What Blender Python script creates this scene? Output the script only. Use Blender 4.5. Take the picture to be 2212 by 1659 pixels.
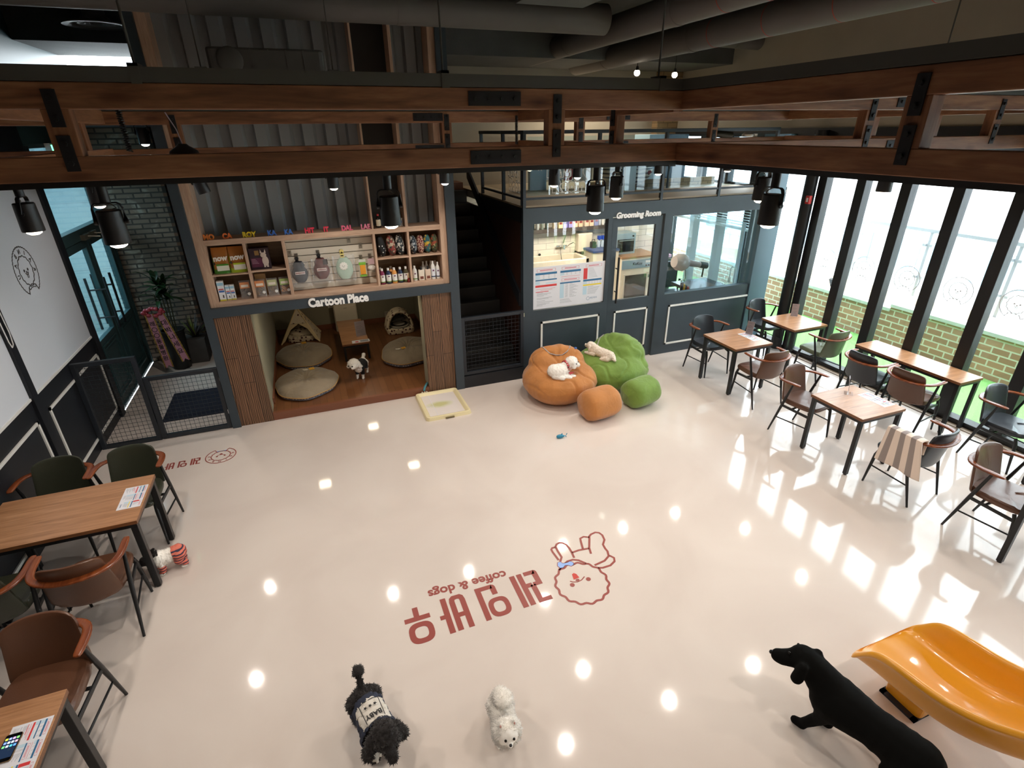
import bpy, math, random
from mathutils import Vector, Matrix
S = bpy.context.scene
for o in list(bpy.data.objects):
    bpy.data.objects.remove(o, do_unlink=True)
C = S.collection
random.seed(7)
PI = math.pi

# ---------------------------------------------------------------- camera
cd = bpy.data.cameras.new('camera')
cam = bpy.data.objects.new('camera', cd)
C.objects.link(cam)
cd.sensor_width = 36.0
cd.lens = 36.0 * 1147.05 / 2212.0
cd.clip_start = 0.05
cd.clip_end = 200
_r = Vector((0.9342787, -0.35636818, -0.01118143))
_u = Vector((0.16316493, 0.39945934, 0.90211387))
_b = Vector((-0.31701815, -0.8446502, 0.43135314))
cam.matrix_world = Matrix(((_r.x, _u.x, _b.x, 0.0), (_r.y, _u.y, _b.y, 0.0), (_r.z, _u.z, _b.z, 3.5), (0, 0, 0, 1)))
S.camera = cam

# ---------------------------------------------------------------- view, sky, large lights
S.view_settings.view_transform = 'Standard'
S.view_settings.look = 'None'
S.view_settings.exposure = 0.12
S.view_settings.gamma = 1.0
S.view_settings.use_curve_mapping = False
S.cycles.use_denoising = True
S.cycles.max_bounces = 8
S.cycles.diffuse_bounces = 4
S.cycles.glossy_bounces = 4
S.cycles.transmission_bounces = 6
S.cycles.transparent_max_bounces = 24
S.cycles.caustics_reflective = False
S.cycles.caustics_refractive = False
S.cycles.sample_clamp_indirect = 6.0
wd = bpy.data.worlds.new('overcast_sky')
S.world = wd
wd.use_nodes = True
_bg = wd.node_tree.nodes['Background']
_bg.inputs[0].default_value = (0.86, 0.95, 1.0, 1)
_bg.inputs[1].default_value = 9.5


def area_light(name, loc, size, power, col, rot=(0, 0, 0), size_y=None):
    l = bpy.data.lights.new(name, 'AREA')
    l.energy = power
    l.color = col
    l.size = size
    if size_y:
        l.shape = 'RECTANGLE'
        l.size_y = size_y
    o = bpy.data.objects.new(name, l)
    o.location = loc
    o.rotation_euler = rot
    C.objects.link(o)
    return o


# ceiling fittings of the corridor, the grooming room, the party room and the play niche
area_light('corridor_light', (-4.3, 8.6, 3.2), 1.6, 90, (0.80, 0.95, 1.0), size_y=4.0)
area_light('grooming_light', (4.9, 8.9, 2.40), 1.0, 62, (1.0, 0.90, 0.74), size_y=0.8)
area_light('party_light', (5.2, 9.6, 4.4), 1.2, 45, (1.0, 0.86, 0.68), size_y=0.8)
area_light('niche_light_a', (-0.35, 7.45, 1.47), 0.16, 2.5, (1.0, 0.83, 0.60))
area_light('niche_light_b', (1.05, 7.45, 1.47), 0.16, 2.5, (1.0, 0.83, 0.60))
area_light('niche_light_c', (0.6, 9.0, 1.47), 0.16, 2.5, (1.0, 0.83, 0.60))


# ---------------------------------------------------------------- helpers
def lin(h):
    h = h.lstrip('#')
    out = []
    for i in (0, 2, 4):
        c = int(h[i:i + 2], 16) / 255.0
        out.append(c / 12.92 if c <= 0.04045 else ((c + 0.055) / 1.055) ** 2.4)
    return (out[0], out[1], out[2], 1.0)


class NT:
    """small node-tree writer"""
    def __init__(s, name):
        s.m = bpy.data.materials.new(name)
        s.m.use_nodes = True
        s.t = s.m.node_tree
        s.b = s.t.nodes['Principled BSDF']
        s.out = s.t.nodes['Material Output']

    def n(s, typ, **kw):
        nd = s.t.nodes.new(typ)
        for k, v in kw.items():
            if k.startswith('i_'):
                nd.inputs[k[2:].replace('_', ' ')].default_value = v
            else:
                setattr(nd, k, v)
        return nd

    def l(s, a, b):
        s.t.links.new(a, b)

    def coords(s, scale=(1, 1, 1), rot=(0, 0, 0), kind='Object'):
        tc = s.n('ShaderNodeTexCoord')
        mp = s.n('ShaderNodeMapping')
        mp.inputs['Scale'].default_value = scale
        mp.inputs['Rotation'].default_value = rot
        s.l(tc.outputs[kind], mp.inputs[0])
        return mp.outputs[0]

    def swiz(s, a='x', b='z', scale=1.0):
        tc = s.n('ShaderNodeTexCoord')
        sp = s.n('ShaderNodeSeparateXYZ')
        cb = s.n('ShaderNodeCombineXYZ')
        s.l(tc.outputs['Object'], sp.inputs[0])
        for k, c in enumerate((a, b)):
            s.l(sp.outputs['xyz'.index(c)], cb.inputs[k])
        return cb.outputs[0]

    def ramp(s, fac, stops):
        r = s.n('ShaderNodeValToRGB')
        e = r.color_ramp.elements
        while len(e) < len(stops):
            e.new(0.5)
        for k, (p, c) in enumerate(stops):
            e[k].position = p
            e[k].color = lin(c) if isinstance(c, str) else c
        s.l(fac, r.inputs[0])
        return r.outputs[0]

    def bump(s, height, strength=0.2, dist=0.01):
        bp = s.n('ShaderNodeBump')
        bp.inputs['Strength'].default_value = strength
        bp.inputs['Distance'].default_value = dist
        s.l(height, bp.inputs['Height'])
        s.l(bp.outputs[0], s.b.inputs['Normal'])

    def set(s, **kw):
        for k, v in kw.items():
            s.b.inputs[k.replace('_', ' ')].default_value = v
        return s


def mat(name, col, rough=0.5, metal=0.0, var=0.0, vscale=8.0, bump=0.0, bscale=60.0, coat=0.0, emit=None, es=1.0, spec=0.5, sheen=0.0, sss=0.0):
    w = NT(name)
    c = lin(col)
    w.set(Base_Color=c, Roughness=rough, Metallic=metal)
    w.b.inputs['Specular IOR Level'].default_value = spec
    if coat:
        w.b.inputs['Coat Weight'].default_value = coat
        w.b.inputs['Coat Roughness'].default_value = 0.06
    if sheen:
        w.b.inputs['Sheen Weight'].default_value = sheen
    if sss:
        w.b.inputs['Subsurface Weight'].default_value = sss
        w.b.inputs['Subsurface Radius'].default_value = (0.02, 0.015, 0.01)
    if emit:
        w.b.inputs['Emission Color'].default_value = lin(emit)
        w.b.inputs['Emission Strength'].default_value = es
    if var:
        nz = w.n('ShaderNodeTexNoise', i_Scale=vscale, i_Detail=4.0)
        w.l(w.coords(), nz.inputs['Vector'])
        lo = tuple(max(0, x * (1 - var)) for x in c[:3]) + (1,)
        hi = tuple(min(1, x * (1 + var)) for x in c[:3]) + (1,)
        w.l(w.ramp(nz.outputs['Fac'], [(0.3, lo), (0.7, hi)]), w.b.inputs['Base Color'])
    if bump:
        nb = w.n('ShaderNodeTexNoise', i_Scale=bscale, i_Detail=3.0)
        w.l(w.coords(), nb.inputs['Vector'])
        w.bump(nb.outputs['Fac'], bump, 0.01)
    return w.m


def wood(name, c1, c2, c3, axis='x', scale=1.0, rough=0.45, knots=True, bump=0.15, stretch=9.0):
    w = NT(name)
    w.set(Roughness=rough)
    sc = {'x': (1.0, stretch, stretch), 'y': (stretch, 1.0, stretch), 'z': (stretch, stretch, 1.0)}[axis]
    co = w.coords(tuple(v * scale for v in sc))
    n1 = w.n('ShaderNodeTexNoise', i_Scale=1.6, i_Detail=6.0, i_Distortion=0.9)
    w.l(co, n1.inputs['Vector'])
    col = w.ramp(n1.outputs['Fac'], [(0.28, c1), (0.5, c2), (0.72, c3)])
    n2 = w.n('ShaderNodeTexNoise', i_Scale=9.0, i_Detail=3.0)
    w.l(co, n2.inputs['Vector'])
    mx = w.n('ShaderNodeMixRGB', blend_type='MULTIPLY')
    mx.inputs[0].default_value = 0.35
    w.l(col, mx.inputs[1])
    w.l(w.ramp(n2.outputs['Fac'], [(0.3, (0.45, 0.4, 0.38, 1)), (0.6, (1, 1, 1, 1))]), mx.inputs[2])
    last = mx.outputs[0]
    if knots:
        n3 = w.n('ShaderNodeTexVoronoi', i_Scale=1.0, i_Randomness=1.0)
        ck = w.coords(tuple({'x': (2.2, 7, 7), 'y': (7, 2.2, 7), 'z': (7, 7, 2.2)}[axis]))
        w.l(ck, n3.inputs['Vector'])
        m2 = w.n('ShaderNodeMixRGB', blend_type='MULTIPLY')
        m2.inputs[0].default_value = 1.0
        w.l(last, m2.inputs[1])
        w.l(w.ramp(n3.outputs['Distance'], [(0.0, (0.25, 0.16, 0.12, 1)), (0.09, (0.55, 0.42, 0.36, 1)), (0.22, (1, 1, 1, 1))]), m2.inputs[2])
        last = m2.outputs[0]
    w.l(last, w.b.inputs['Base Color'])
    w.bump(n2.outputs['Fac'], bump, 0.004)
    return w.m


def glass_mat(name, tint=(1, 1, 1, 1), haze=None, gloss=1.0, rough=0.0):
    """clear pane: transmits straight through, mirrors more at grazing angles"""
    m = bpy.data.materials.new(name)
    m.use_nodes = True
    t = m.node_tree
    t.nodes.clear()
    out = t.nodes.new('ShaderNodeOutputMaterial')
    tr = t.nodes.new('ShaderNodeBsdfTransparent')
    tr.inputs[0].default_value = tint
    gl = t.nodes.new('ShaderNodeBsdfGlossy')
    gl.inputs['Roughness'].default_value = rough
    gl.inputs['Color'].default_value = (gloss, gloss, gloss, 1)
    lw = t.nodes.new('ShaderNodeLayerWeight')
    pw = t.nodes.new('ShaderNodeMath')
    pw.operation = 'POWER'
    pw.inputs[1].default_value = 5.0
    ad = t.nodes.new('ShaderNodeMath')
    ad.operation = 'MULTIPLY_ADD'
    ad.inputs[1].default_value = 0.93
    ad.inputs[2].default_value = 0.035
    mx = t.nodes.new('ShaderNodeMixShader')
    t.links.new(lw.outputs['Facing'], pw.inputs[0])
    t.links.new(pw.outputs[0], ad.inputs[0])
    t.links.new(ad.outputs[0], mx.inputs[0])
    t.links.new(tr.outputs[0], mx.inputs[1])
    t.links.new(gl.outputs[0], mx.inputs[2])
    last = mx.outputs[0]
    if haze:
        df = t.nodes.new('ShaderNodeBsdfDiffuse')
        df.inputs[0].default_value = haze[1]
        m2 = t.nodes.new('ShaderNodeMixShader')
        m2.inputs[0].default_value = haze[0]
        t.links.new(last, m2.inputs[1])
        t.links.new(df.outputs[0], m2.inputs[2])
        last = m2.outputs[0]
    t.links.new(last, out.inputs[0])
    return m


class MB:
    """collects shapes into one mesh"""
    def __init__(s):
        s.v, s.f, s.m, s.s = [], [], [], []

    def add(s, vs, fs, m=0, smooth=False):
        k = len(s.v)
        s.v += [tuple(v) for v in vs]
        for f in fs:
            s.f.append(tuple(i + k for i in f))
            s.m.append(m)
            s.s.append(smooth)
        return s

    def box(s, x0, x1, y0, y1, z0, z1, m=0, M=None, taper=None):
        vs = [(x, y, z) for z in (z0, z1) for y in (y0, y1) for x in (x0, x1)]
        if taper:
            cx, cy = (x0 + x1) / 2, (y0 + y1) / 2
            vs = [(cx + (x - cx) * taper, cy + (y - cy) * taper, z) if z == z1 else (x, y, z) for x, y, z in vs]
        if M:
            vs = [tuple(M @ Vector(v)) for v in vs]
        return s.add(vs, [(0, 2, 3, 1), (4, 5, 7, 6), (0, 1, 5, 4), (2, 6, 7, 3), (0, 4, 6, 2), (1, 3, 7, 5)], m)

    def rbox(s, x0, x1, y0, y1, z0, z1, r=0.01, m=0, n=3, axis='z', M=None):
        """box with rounded vertical (axis) edges"""
        cx, cy = [(x0 + r, y0 + r), (x1 - r, y0 + r), (x1 - r, y1 - r), (x0 + r, y1 - r)], [PI, 1.5 * PI, 0, 0.5 * PI]
        pts = []
        for (px, py), a in zip(cx, cy):
            for k in range(n + 1):
                t = a + k * PI / 2 / n
                pts.append((px + r * math.cos(t), py + r * math.sin(t)))
        return s.prism(pts, z0, z1, m, M)

    def prism(s, pts, z0, z1, m=0, M=None, smooth=False):
        n = len(pts)
        vs = [(x, y, z0) for x, y in pts] + [(x, y, z1) for x, y in pts]
        if M:
            vs = [tuple(M @ Vector(v)) for v in vs]
        fs = [tuple(reversed(range(n))), tuple(range(n, 2 * n))] + [(i, (i + 1) % n, n + (i + 1) % n, n + i) for i in range(n)]
        return s.add(vs, fs, m, smooth)

    def ring(s, outer, inner, z0, z1, m=0, M=None):
        n = len(outer)
        vs = [(x, y, z) for z in (z0, z1) for L in (outer, inner) for x, y in L]
        if M:
            vs = [tuple(M @ Vector(v)) for v in vs]
        fs = []
        for i in range(n):
            j = (i + 1) % n
            fs += [(2 * n + i, 2 * n + j, 3 * n + j, 3 * n + i), (i, n + i, n + j, j), (i, j, 2 * n + j, 2 * n + i), (n + i, 3 * n + i, 3 * n + j, n + j)]
        return s.add(vs, fs, m)

    def tube(s, pts, r, n=8, m=0, cap=True, sq=None):
        """swept round tube; r a number or a list; sq=(w,h) for a flat rectangular bar"""
        P = [Vector(p) for p in pts]
        k = len(P)
        R = r if isinstance(r, (list, tuple)) else [r] * k
        up = Vector((0, 0, 1))
        vs = []
        prev = None
        for i in range(k):
            t = (P[min(i + 1, k - 1)] - P[max(i - 1, 0)])
            t = t.normalized() if t.length > 1e-9 else Vector((0, 0, 1))
            if prev is None or sq:
                a = t.cross(up)
                if a.length < 1e-3:
                    a = t.cross(Vector((0, 1, 0)))
            else:
                a = prev - t * prev.dot(t)
            a.normalize()
            prev = a
            b = t.cross(a)
            if sq:
                w, h = sq[0] * R[i] / 2, sq[1] * R[i] / 2
                q = min(w, h) * 0.5
                prof = [(-w + q, -h), (w - q, -h), (w, -h + q), (w, h - q), (w - q, h), (-w + q, h), (-w, h - q), (-w, -h + q)]
                vs += [P[i] + a * x + b * y for x, y in prof]
            else:
                vs += [P[i] + (a * math.cos(2 * PI * j / n) + b * math.sin(2 * PI * j / n)) * R[i] for j in range(n)]
        if sq:
            n = 8
        fs = [(i * n + j, i * n + (j + 1) % n, (i + 1) * n + (j + 1) % n, (i + 1) * n + j) for i in range(k - 1) for j in range(n)]
        if cap:
            fs += [tuple(reversed(range(n))), tuple(range((k - 1) * n, k * n))]
        return s.add(vs, fs, m, True)

    def cyl(s, p0, p1, r0, r1=None, n=16, m=0):
        return s.tube([p0, p1], [r0, r0 if r1 is None else r1], n, m)

    def lathe(s, prof, n=20, m=0, c=(0, 0, 0), M=None, sx=1.0, sy=1.0):
        vs = []
        for r, z in prof:
            for j in range(n):
                a = 2 * PI * j / n
                vs.append((c[0] + r * math.cos(a) * sx, c[1] + r * math.sin(a) * sy, c[2] + z))
        if M:
            vs = [tuple(M @ Vector(v)) for v in vs]
        k = len(prof)
        fs = [(i * n + j, i * n + (j + 1) % n, (i + 1) * n + (j + 1) % n, (i + 1) * n + j) for i in range(k - 1) for j in range(n)]
        fs += [tuple(reversed(range(n))), tuple(range((k - 1) * n, k * n))]
        return s.add(vs, fs, m, True)

    def ball(s, c, r, nu=14, nv=9, m=0, M=None):
        if not isinstance(r, (tuple, list)):
            r = (r, r, r)
        vs = []
        for i in range(1, nv):
            t = PI * i / nv
            for j in range(nu):
                a = 2 * PI * j / nu
                vs.append((c[0] + r[0] * math.sin(t) * math.cos(a), c[1] + r[1] * math.sin(t) * math.sin(a), c[2] + r[2] * math.cos(t)))
        k = len(vs)
        vs += [(c[0], c[1], c[2] + r[2]), (c[0], c[1], c[2] - r[2])]
        if M:
            vs = [tuple(M @ Vector(v)) for v in vs]
        fs = []
        for j in range(nu):
            j2 = (j + 1) % nu
            fs.append((k, j, j2))
            fs.append((k + 1, (nv - 2) * nu + j2, (nv - 2) * nu + j))
            for i in range(nv - 2):
                fs.append((i * nu + j, (i + 1) * nu + j, (i + 1) * nu + j2, i * nu + j2))
        return s.add(vs, fs, m, True)

    def surf(s, fn, nu, nv, m=0, cu=False, cv=False, smooth=True, thick=0.0):
        vs = [Vector(fn(i / (nu if cu else nu - 1), j / (nv if cv else nv - 1))) for i in range(nu) for j in range(nv)]
        fs = []
        for i in range(nu if cu else nu - 1):
            for j in range(nv if cv else nv - 1):
                a, b = (i + 1) % nu, (j + 1) % nv
                fs.append((i * nv + j, a * nv + j, a * nv + b, i * nv + b))
        return s.add(vs, fs, m, smooth)

    def stroke(s, pts, w, z0=0.0, z1=0.002, m=0, closed=False, M=None):
        """flat line of width w along 2-D points"""
        P = [Vector((p[0], p[1])) for p in pts]
        n = len(P)
        a, b = [], []
        for i in range(n):
            if closed:
                t = P[(i + 1) % n] - P[i - 1]
            else:
                t = P[min(i + 1, n - 1)] - P[max(i - 1, 0)]
            t.normalize()
            q = Vector((-t.y, t.x)) * w / 2
            a.append(P[i] + q)
            b.append(P[i] - q)
        if closed:
            return s.ring(a, b, z0, z1, m, M)
        vs = [(p.x, p.y, z) for z in (z0, z1) for L in (a, b) for p in L]
        if M:
            vs = [tuple(M @ Vector(v)) for v in vs]
        fs = []
        for i in range(n - 1):
            j = i + 1
            fs += [(2 * n + i, 2 * n + j, 3 * n + j, 3 * n + i), (i, n + i, n + j, j), (i, j, 2 * n + j, 2 * n + i), (n + i, 3 * n + i, 3 * n + j, n + j)]
        return s.add(vs, fs, m)

    def obj(s, name, mats, parent=None, off=None, bevel=0.0, sub=0, solid=0.0, sharp=40, smooth=None, kind=None, label=None):
        me = bpy.data.meshes.new(name)
        d = Vector(off) if off is not None else (Vector(wloc(parent)) if parent else Vector((0, 0, 0)))
        me.from_pydata([(v[0] - d.x, v[1] - d.y, v[2] - d.z) for v in s.v], [], s.f)
        if not isinstance(mats, (list, tuple)):
            mats = [mats]
        for mm in mats:
            me.materials.append(mm)
        me.polygons.foreach_set('material_index', s.m)
        me.polygons.foreach_set('use_smooth', [True if smooth else x for x in s.s])
        me.update()
        fix_normals(me)
        if any(s.s) or smooth:
            me.set_sharp_from_angle(angle=math.radians(sharp))
        o = bpy.data.objects.new(name, me)
        C.objects.link(o)
        if parent:
            o.parent = parent
        if solid:
            md = o.modifiers.new('solidify', 'SOLIDIFY')
            md.thickness = solid
            md.offset = 0
        if bevel:
            md = o.modifiers.new('bevel', 'BEVEL')
            md.width = bevel
            md.segments = 2
            md.limit_method = 'ANGLE'
        if sub:
            md = o.modifiers.new('subsurf', 'SUBSURF')
            md.levels = sub
            md.render_levels = sub
        if kind:
            o['kind'] = kind
        if label:
            o['label'] = label
        return o


import bmesh


def fix_normals(me):
    bm = bmesh.new()
    bm.from_mesh(me)
    bmesh.ops.recalc_face_normals(bm, faces=bm.faces)
    bm.to_mesh(me)
    bm.free()


def wloc(o):
    v = Vector((0, 0, 0))
    while o is not None:
        v = v + o.location
        o = o.parent
    return v


def tag(o, label, cat, group=None, kind=None):
    o['label'] = label
    o['category'] = cat
    if group:
        o['group'] = group
    if kind:
        o['kind'] = kind
    return o


def thing(name, label, cat, loc=(0, 0, 0), group=None):
    o = bpy.data.objects.new(name, None)
    o.empty_display_size = 0.1
    C.objects.link(o)
    o.location = loc
    return tag(o, label, cat, group)


def dup(root, loc, rz=None, label=None, group=None, scale=None):
    r = root.copy()
    C.objects.link(r)
    r.location = loc
    if rz is not None:
        r.rotation_euler = (0, 0, rz)
    if scale is not None:
        r.scale = (scale,) * 3
    if label:
        r['label'] = label
    if group:
        r['group'] = group
    for ch in list(root.children):
        c = ch.copy()
        C.objects.link(c)
        c.parent = r
        for g in list(ch.children):
            d = g.copy()
            C.objects.link(d)
            d.parent = c
    return r


def struct(name, mb, m, **kw):
    o = mb.obj(name, m, **kw)
    o['kind'] = 'structure'
    return o


def text(name, body, size, m, parent=None, o=(0, 0, 0), ux=(1, 0, 0), uy=(0, 0, 1), ext=0.003, bold=0.0, align='CENTER', sx=1.0, shear=0.0, space=1.0, base=None):
    cu = bpy.data.curves.new(name, 'FONT')
    cu.body = body
    cu.size = size
    cu.extrude = ext
    cu.offset = bold
    cu.align_x = align
    cu.space_character = space
    cu.shear = shear
    cu.resolution_u = 3
    tmp = bpy.data.objects.new(name, cu)
    C.objects.link(tmp)
    dg = bpy.context.evaluated_depsgraph_get()
    me = bpy.data.meshes.new_from_object(tmp.evaluated_get(dg))
    bpy.data.objects.remove(tmp, do_unlink=True)
    ux, uy = Vector(ux).normalized(), Vector(uy).normalized()
    uz = ux.cross(uy)
    d = Vector(o) - (Vector(wloc(parent)) if parent else Vector((0, 0, 0)))
    for v in me.vertices:
        p = v.co
        q = d + ux * p.x * sx + uy * p.y + uz * p.z
        v.co = q
    me.materials.clear()
    me.materials.append(m)
    me.name = name
    ob = bpy.data.objects.new(name, me)
    C.objects.link(ob)
    if parent:
        ob.parent = parent
    return ob


def merged(obs, name=None):
    """join several single-material meshes built by text() into the first one"""
    a = obs[0]
    bm = bmesh.new()
    mats = []
    for ob in obs:
        k = len(bm.faces)
        m = ob.data.materials[0]
        if m not in mats:
            mats.append(m)
        bm.from_mesh(ob.data)
        bm.faces.ensure_lookup_table()
        for f in bm.faces[k:]:
            f.material_index = mats.index(m)
    bm.to_mesh(a.data)
    bm.free()
    a.data.materials.clear()
    for m in mats:
        a.data.materials.append(m)
    for ob in obs[1:]:
        bpy.data.objects.remove(ob, do_unlink=True)
    if name:
        a.name = name
    return a


def blob(balls, name, mats, parent=None, voxel=0.01, smooth=6, disp=None, paint=None, off=None):
    """one continuous surface grown round a set of balls and tapered limbs: (p0, r0, p1, r1) or (p, (rx, ry, rz))"""
    mb = MB()
    for b in balls:
        if len(b) == 2:
            mb.ball(b[0], b[1], 16, 10)
        else:
            p0, r0, p1, r1 = b
            p0, p1 = Vector(p0), Vector(p1)
            n = max(3, int((p1 - p0).length / (min(r0, r1) * 0.45)) + 1)
            for i in range(n):
                t = i / (n - 1)
                mb.ball(p0.lerp(p1, t), r0 + (r1 - r0) * t, 12, 8)
    o = mb.obj(name, mats, parent, off=off, smooth=True)
    md = o.modifiers.new('remesh', 'REMESH')
    md.mode = 'VOXEL'
    md.voxel_size = voxel
    md.use_smooth_shade = True
    if smooth:
        ms = o.modifiers.new('smooth', 'SMOOTH')
        ms.iterations = smooth
        ms.factor = 0.5
    dg = bpy.context.evaluated_depsgraph_get()
    me = bpy.data.meshes.new_from_object(o.evaluated_get(dg))
    o.modifiers.clear()
    if disp:
        ns = [v.normal.copy() for v in me.vertices]
        for v, nn in zip(me.vertices, ns):
            v.co = disp(v.co.copy(), nn)
    old = o.data
    o.data = me
    me.name = name
    bpy.data.meshes.remove(old)
    me.materials.clear()
    for mm in (mats if isinstance(mats, (list, tuple)) else [mats]):
        me.materials.append(mm)
    for p in me.polygons:
        p.use_smooth = True
        if paint:
            p.material_index = paint(p.center)
    return o
# ---------------------------------------------------------------- materials
def floor_mat():
    w = NT('cream_epoxy')
    w.set(Roughness=0.07)
    w.b.inputs['Specular IOR Level'].default_value = 0.5
    n = w.n('ShaderNodeTexNoise', i_Scale=0.9, i_Detail=5.0, i_Distortion=0.6)
    w.l(w.coords(), n.inputs['Vector'])
    w.l(w.ramp(n.outputs['Fac'], [(0.3, '#d2c6bd'), (0.55, '#d9cec5'), (0.75, '#ded4cb')]), w.b.inputs['Base Color'])
    n2 = w.n('ShaderNodeTexNoise', i_Scale=2.2, i_Detail=3.0)
    w.l(w.coords(), n2.inputs['Vector'])
    w.bump(n2.outputs['Fac'], 0.05, 0.01)
    return w.m


def brick_mat(name, c1, c2, mortar, ab=('x', 'z'), bw=0.2, bh=0.065, ms=0.012, rough=0.85, patches=None, bump=0.5, off=0.5):
    w = NT(name)
    w.set(Roughness=rough)
    b = w.n('ShaderNodeTexBrick', offset=off)
    b.inputs['Scale'].default_value = 1.0
    b.inputs['Brick Width'].default_value = bw
    b.inputs['Row Height'].default_value = bh
    b.inputs['Mortar Size'].default_value = ms
    b.inputs['Mortar Smooth'].default_value = 0.15
    b.inputs['Color1'].default_value = lin(c1)
    b.inputs['Color2'].default_value = lin(c2)
    b.inputs['Mortar'].default_value = lin(mortar)
    co = w.swiz(*ab)
    w.l(co, b.inputs['Vector'])
    last = b.outputs['Color']
    if patches:
        n = w.n('ShaderNodeTexNoise', i_Scale=4.5, i_Detail=5.0, i_Distortion=0.5)
        w.l(co, n.inputs['Vector'])
        m = w.n('ShaderNodeMixRGB', blend_type='MIX')
        m.inputs[2].default_value = lin(patches)
        w.l(last, m.inputs[1])
        g = w.n('ShaderNodeMath', operation='MULTIPLY')
        w.l(w.ramp(n.outputs['Fac'], [(0.56, (0, 0, 0, 1)), (0.66, (1, 1, 1, 1))]), g.inputs[0])
        iv = w.n('ShaderNodeMath', operation='SUBTRACT')
        iv.inputs[0].default_value = 1.0
        w.l(b.outputs['Fac'], iv.inputs[1])
        w.l(iv.outputs[0], g.inputs[1])
        w.l(g.outputs[0], m.inputs[0])
        last = m.outputs[0]
    w.l(last, w.b.inputs['Base Color'])
    iv2 = w.n('ShaderNodeMath', operation='SUBTRACT')
    iv2.inputs[0].default_value = 1.0
    w.l(b.outputs['Fac'], iv2.inputs[1])
    w.bump(iv2.outputs[0], bump, 0.012)
    return w.m


def sawn_mat():
    """brushed dark plank veneer with strong cathedral grain"""
    w = NT('brushed_plank_veneer')
    w.set(Roughness=0.6)
    co = w.coords((1, 1, 1))
    n = w.n('ShaderNodeTexNoise', i_Scale=2.6, i_Detail=2.0)
    cz = w.coords((3.0, 3.0, 0.9))
    w.l(cz, n.inputs['Vector'])
    wv = w.n('ShaderNodeTexWave', wave_type='RINGS', rings_direction='Y', i_Scale=1.0, i_Distortion=7.0, i_Detail=2.0)
    wv.inputs['Detail Scale'].default_value = 1.2
    w.l(w.coords((14.0, 1.0, 1.6)), wv.inputs['Vector'])
    col = w.ramp(wv.outputs['Fac'], [(0.15, '#46301f'), (0.4, '#775640'), (0.7, '#94704f'), (1.0, '#67493a')])
    br = w.n('ShaderNodeTexBrick', offset=0.37)
    br.inputs['Brick Width'].default_value = 0.95
    br.inputs['Row Height'].default_value = 0.131
    br.inputs['Mortar Size'].default_value = 0.003
    br.inputs['Scale'].default_value = 1.0
    br.inputs['Color1'].default_value = (0.85, 0.85, 0.85, 1)
    br.inputs['Color2'].default_value = (1.1, 1.05, 1.0, 1)
    br.inputs['Mortar'].default_value = (0.2, 0.2, 0.2, 1)
    w.l(w.swiz('z', 'x'), br.inputs['Vector'])
    m = w.n('ShaderNodeMixRGB', blend_type='MULTIPLY')
    m.inputs[0].default_value = 1.0
    w.l(col, m.inputs[1])
    w.l(br.outputs['Color'], m.inputs[2])
    w.l(m.outputs[0], w.b.inputs['Base Color'])
    w.bump(wv.outputs['Fac'], 0.35, 0.006)
    return w.m


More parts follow.
